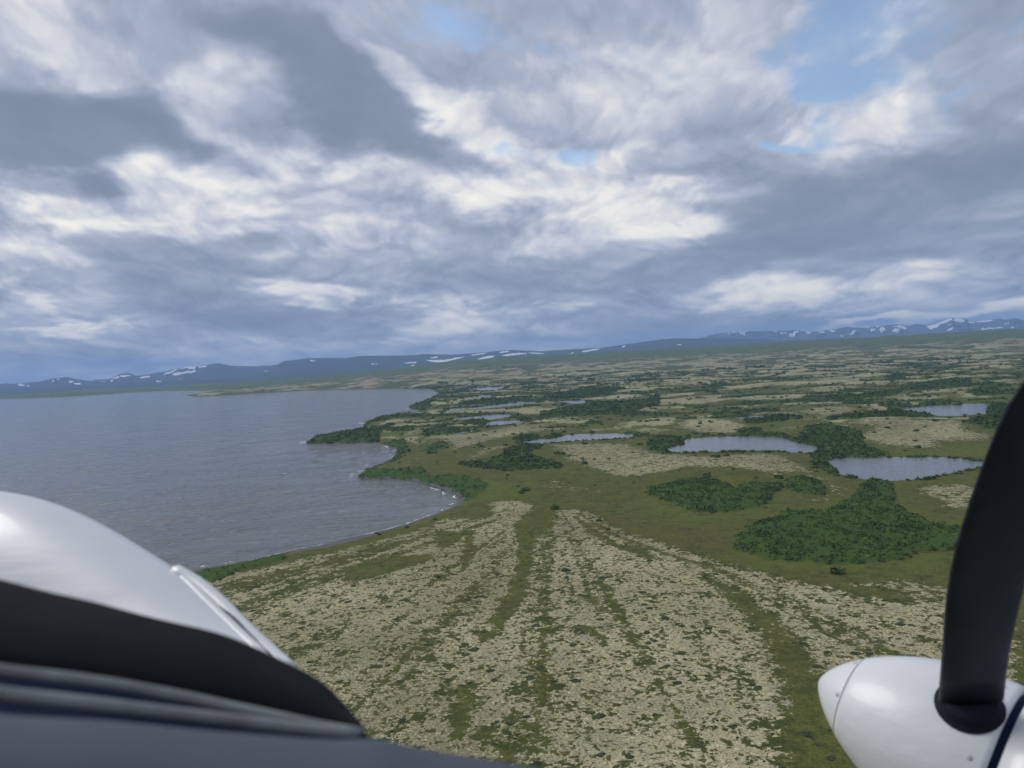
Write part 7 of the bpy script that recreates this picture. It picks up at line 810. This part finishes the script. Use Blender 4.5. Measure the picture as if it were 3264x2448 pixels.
    for i in range(nS):
        c = te[i] - le[i]; ch = np.linalg.norm(c); f = i / (nS - 1)
        n_ = np.cross(c, te[0] - te[0] + np.array(A_blade_dir)); n_ /= np.linalg.norm(n_)
        cd_ = c / ch
        th = ch * (.34 - .24 * min(f * 3, 1))
        for k in range(16):
            a = 2 * math.pi * k / 16; xx = (1 - math.cos(a)) / 2; yy = math.sin(a) * (.5 * (1 - .55 * xx))
            p = le[i] + c * xx + n_ * yy * th
            V0.append(p)
    V0 = np.array(V0)
    F0 = [(i * 16 + k, i * 16 + (k + 1) % 16, (i + 1) * 16 + (k + 1) % 16, (i + 1) * 16 + k) for i in range(nS - 1) for k in range(16)] + [tuple(range(16))[::-1], tuple((nS - 1) * 16 + k for k in range(16))]
    rootc = (le[1] + te[1]) / 2
    def rot(P_, ang):
        d = P_ - tip; al = (d @ ax)[..., None] * ax; pe = d - al; return tip + al + pe * math.cos(ang) + np.cross(ax, pe) * math.sin(ang)
    for j in range(2):
        ang = j * math.pi
        b_ = part('blade', rot(V0, ang), F0, blade_m, prop)
        # rubber boot that closes the cut-out in the shell
        dirn = np.array(A_blade_dir, float); side = np.cross(ax, dirn)
        VB = []
        prof = [(.0, 1.12), (.12, 1.06), (.3, .98), (.6, .90), (1.0, .82)]
        for h, q in prof:
            for k in range(28):
                a = 2 * math.pi * k / 28
                oa = BOOT[0] * q * math.cos(a); ob = BOOT[1] * q * math.sin(a)
                t_ = np.clip((BOOT[2] + oa) / SL, .02, 1.); R_s = pr(t_)
                # seat the skirt on the shell
                dd = math.sqrt(max(R_s ** 2 - ob ** 2, 1e-4))
                VB.append(tip + ax * (BOOT[2] + oa) + side * ob + dirn * (dd + .0025 + BOOT[3] * h ** 1.4))
        FB = [(i * 28 + k, i * 28 + (k + 1) % 28, (i + 1) * 28 + (k + 1) % 28, (i + 1) * 28 + k) for i in range(len(prof) - 1) for k in range(28)] + [tuple((len(prof) - 1) * 28 + k for k in range(28))]
        part('blade_boot', rot(np.array(VB), ang), FB, boot_m, prop)
    # engine cowling behind the gap
    na = bpy.data.objects.new('engine_nacelle', None); COL.objects.link(na); na.parent = root
    g0 = SL + .018
    lathe('cowling', [(g0 + .03, SR - .05), (g0 + .004, SR - .03), (g0, SR - .012), (g0 + .004, SR + .002), (g0 + .05, SR + .022), (g0 + .15, SR + .05), (g0 + .35, SR + .085), (g0 + .7, SR + .115), (g0 + 1.3, SR + .12), (g0 + 1.9, SR + .05)], white, na, cap=True)
SCREW_A = .4; SCREW_B = .5
BOOT = (.058, .056, .330, .022)
make_airplane()

# ---------------------------------------------------------------- surf, stones, air
def make_surf():
    m, g, b = material('foam'); b.inputs['Base Color'].default_value = (.75, .78, .8, 1); b.inputs['Roughness'].default_value = .9
    rs = np.random.RandomState(3); V = []; F = []
    def streak(x0, y0, x1, y1, wid, z=.06):
        n = max(4, int(math.hypot(x1 - x0, y1 - y0) / 1.5)); dx, dy = x1 - x0, y1 - y0; L = math.hypot(dx, dy); nx, ny = -dy / L, dx / L
        k0 = len(V); ph = rs.rand() * 9
        for i in range(n + 1):
            t = i / n; w = wid * (math.sin(math.pi * t) ** .6) * (.55 + .7 * rs.rand()); o = .5 * math.sin(t * 7 + ph) * wid
            cx, cy = x0 + dx * t + nx * o, y0 + dy * t + ny * o
            for s, h in ((-.5, 0.), (0., .22), (.5, 0.)): V.append((cx + nx * w * s, cy + ny * w * s, z - .05 + h * min(wid, 1.2)))
        for i in range(n):
            for j in (0, 1): a = k0 + i * 3 + j; F.append((a, a + 1, a + 4, a + 3))
    for x0, y0, x1, y1, w in D_surf: streak(x0, y0, x1, y1, w)
    o = mesh_obj('surf', V, F, m); tag(o, 'white foam lines of breaking waves along the lake shore', 'surf', kind='stuff')
    V = []; F = []
    n = 45
    for i in range(n):
        a = R_(rs.uniform(-37, -3)); r = math.sqrt(rs.uniform(250 ** 2, 1500 ** 2)); x, y = r * math.sin(a), r * math.cos(a)
        if not inside(np.array([x]), np.array([y]), D_lake)[0] or seg_dist(np.array([x]), np.array([y]), D_lake)[0] < 8: continue
        l = rs.uniform(1.0, 3.2) * (1 + r / 1400); an = R_(14) + rs.randn() * .25
        streak(x, y, x + l * math.cos(an), y + l * math.sin(an), rs.uniform(.25, .6))
    o = mesh_obj('whitecaps', V, F, m); tag(o, 'small scattered whitecaps on the open lake', 'waves', kind='stuff')
def make_rocks():
    m, g, b = material('wet_stone'); b.inputs['Base Color'].default_value = (.05, .05, .055, 1); b.inputs['Roughness'].default_value = .8
    rs = np.random.RandomState(4); v0, f0 = dome(91, 0, 0, 0); V = []; F = []; n = 0
    for x0, y0, x1, y1, k in D_rocks:
        for i in range(k):
            t = rs.rand(); x = x0 + (x1 - x0) * t + rs.randn() * 1.2; y = y0 + (y1 - y0) * t + rs.randn() * 1.2; r = rs.uniform(.25, 1.0)
            V.append(v0 * np.array((r, r * rs.uniform(.6, 1), r)) + (x, y, .05)); F.append(f0 + n); n += len(v0)
    o = mesh_obj('shore_stones', np.concatenate(V), np.concatenate(F), m); tag(o, 'dark wet stones at the waterline below the headland thicket', 'stones', kind='stuff')
def make_cushions():
    """dark dwarf-shrub cushions standing in the lichen of the foreground"""
    m, g, b = material('crowberry')
    P = g.node('ShaderNodeNewGeometry').outputs['Position']
    g.put(b.inputs['Base Color'], g.mix(g.step(g.noise(P, .5, 4, .6), .35, .65), (.024, .034, .014), (.062, .076, .03))); b.inputs['Roughness'].default_value = .9; b.inputs['Specular IOR Level'].default_value = .15
    rs = np.random.RandomState(8); n = 26000
    a = np.radians(rs.uniform(-36, 37, n)); r = np.sqrt(rs.uniform(205. ** 2, 560. ** 2, n)); x = (r * np.sin(a)).astype(np.float32); y = (r * np.cos(a)).astype(np.float32)
    d = np.zeros(n)
    for dn, p in D_li: d = np.maximum(d, inside(x, y, p) * 1.)
    cl = fbm(x / 17, y / 17, 3, .6, 501)
    keep = (d > 0) & (rs.rand(n) < np.clip(.10 + cl * 2.2, .02, 1) * .40)
    _, _, dl, _, _, _ = land(x, y, True); keep &= dl > 14
    x, y, cl = x[keep], y[keep], cl[keep]; z = land(x, y)
    K = 11; N_ = len(x); R0 = (.32 + 1.7 * rs.rand(N_) ** 3.2) * (1 + .9 * np.clip(cl, 0, 1)); th = np.arange(K) / K * 2 * np.pi
    V = np.zeros((N_, 2 * K + 1, 3), np.float32)
    wob = .7 + .6 * rs.rand(N_, K); el = .6 + .5 * rs.rand(N_); ro = rs.rand(N_) * 3.1
    for ring, (q, h) in enumerate(((1., -.08), (.72, .16))):
        ex = np.cos(th)[None] * wob * q * R0[:, None]; ey = np.sin(th)[None] * wob * q * (R0 * el)[:, None]
        c, s = np.cos(ro)[:, None], np.sin(ro)[:, None]
        V[:, ring * K:(ring + 1) * K, 0] = x[:, None] + ex * c - ey * s; V[:, ring * K:(ring + 1) * K, 1] = y[:, None] + ex * s + ey * c
        V[:, ring * K:(ring + 1) * K, 2] = z[:, None] + h * (.5 + .6 * rs.rand(N_, K))
    V[:, 2 * K] = np.stack([x, y, z + .2], -1)
    T = []
    for k in range(K):
        k2 = (k + 1) % K; T += [(k, k2, K + k2), (k, K + k2, K + k), (K + k, K + k2, 2 * K)]
    T = np.array(T); F = (T[None] + (np.arange(N_) * (2 * K + 1))[:, None, None]).reshape(-1, 3)
    o = mesh_obj('heath_cushions', V.reshape(-1, 3), F, m); tag(o, 'dark green dwarf shrub cushions dotted over the pale lichen of the foreground', 'heath', kind='stuff')
def make_haze():
    m = bpy.data.materials.new('air'); m.use_nodes = True; g = N(m.node_tree)
    out = g.node('ShaderNodeOutputMaterial'); v = g.node('ShaderNodeVolumePrincipled'); g.t.links.new(v.outputs[0], out.inputs['Volume'])
    v.inputs['Color'].default_value = HAZE_COL + (1,); v.inputs['Density'].default_value = HAZE_D; v.inputs['Anisotropy'].default_value = 0.0
    X, b0, t0 = 32000., -5.5, 880.
    V = [(x, y, z) for z in (b0, t0) for y in (-X, X) for x in (-X, X)]
    F = [(0, 2, 3, 1), (4, 5, 7, 6), (0, 1, 5, 4), (2, 6, 7, 3), (0, 4, 6, 2), (1, 3, 7, 5)]
    o = mesh_obj('haze', V, F, m); tag(o, 'pale blue air over the lake and far hills', 'haze', kind='stuff')
HAZE_COL = (.34, .57, 1.0); HAZE_D = 4.8e-5
make_surf(); make_rocks(); make_cushions(); make_haze()
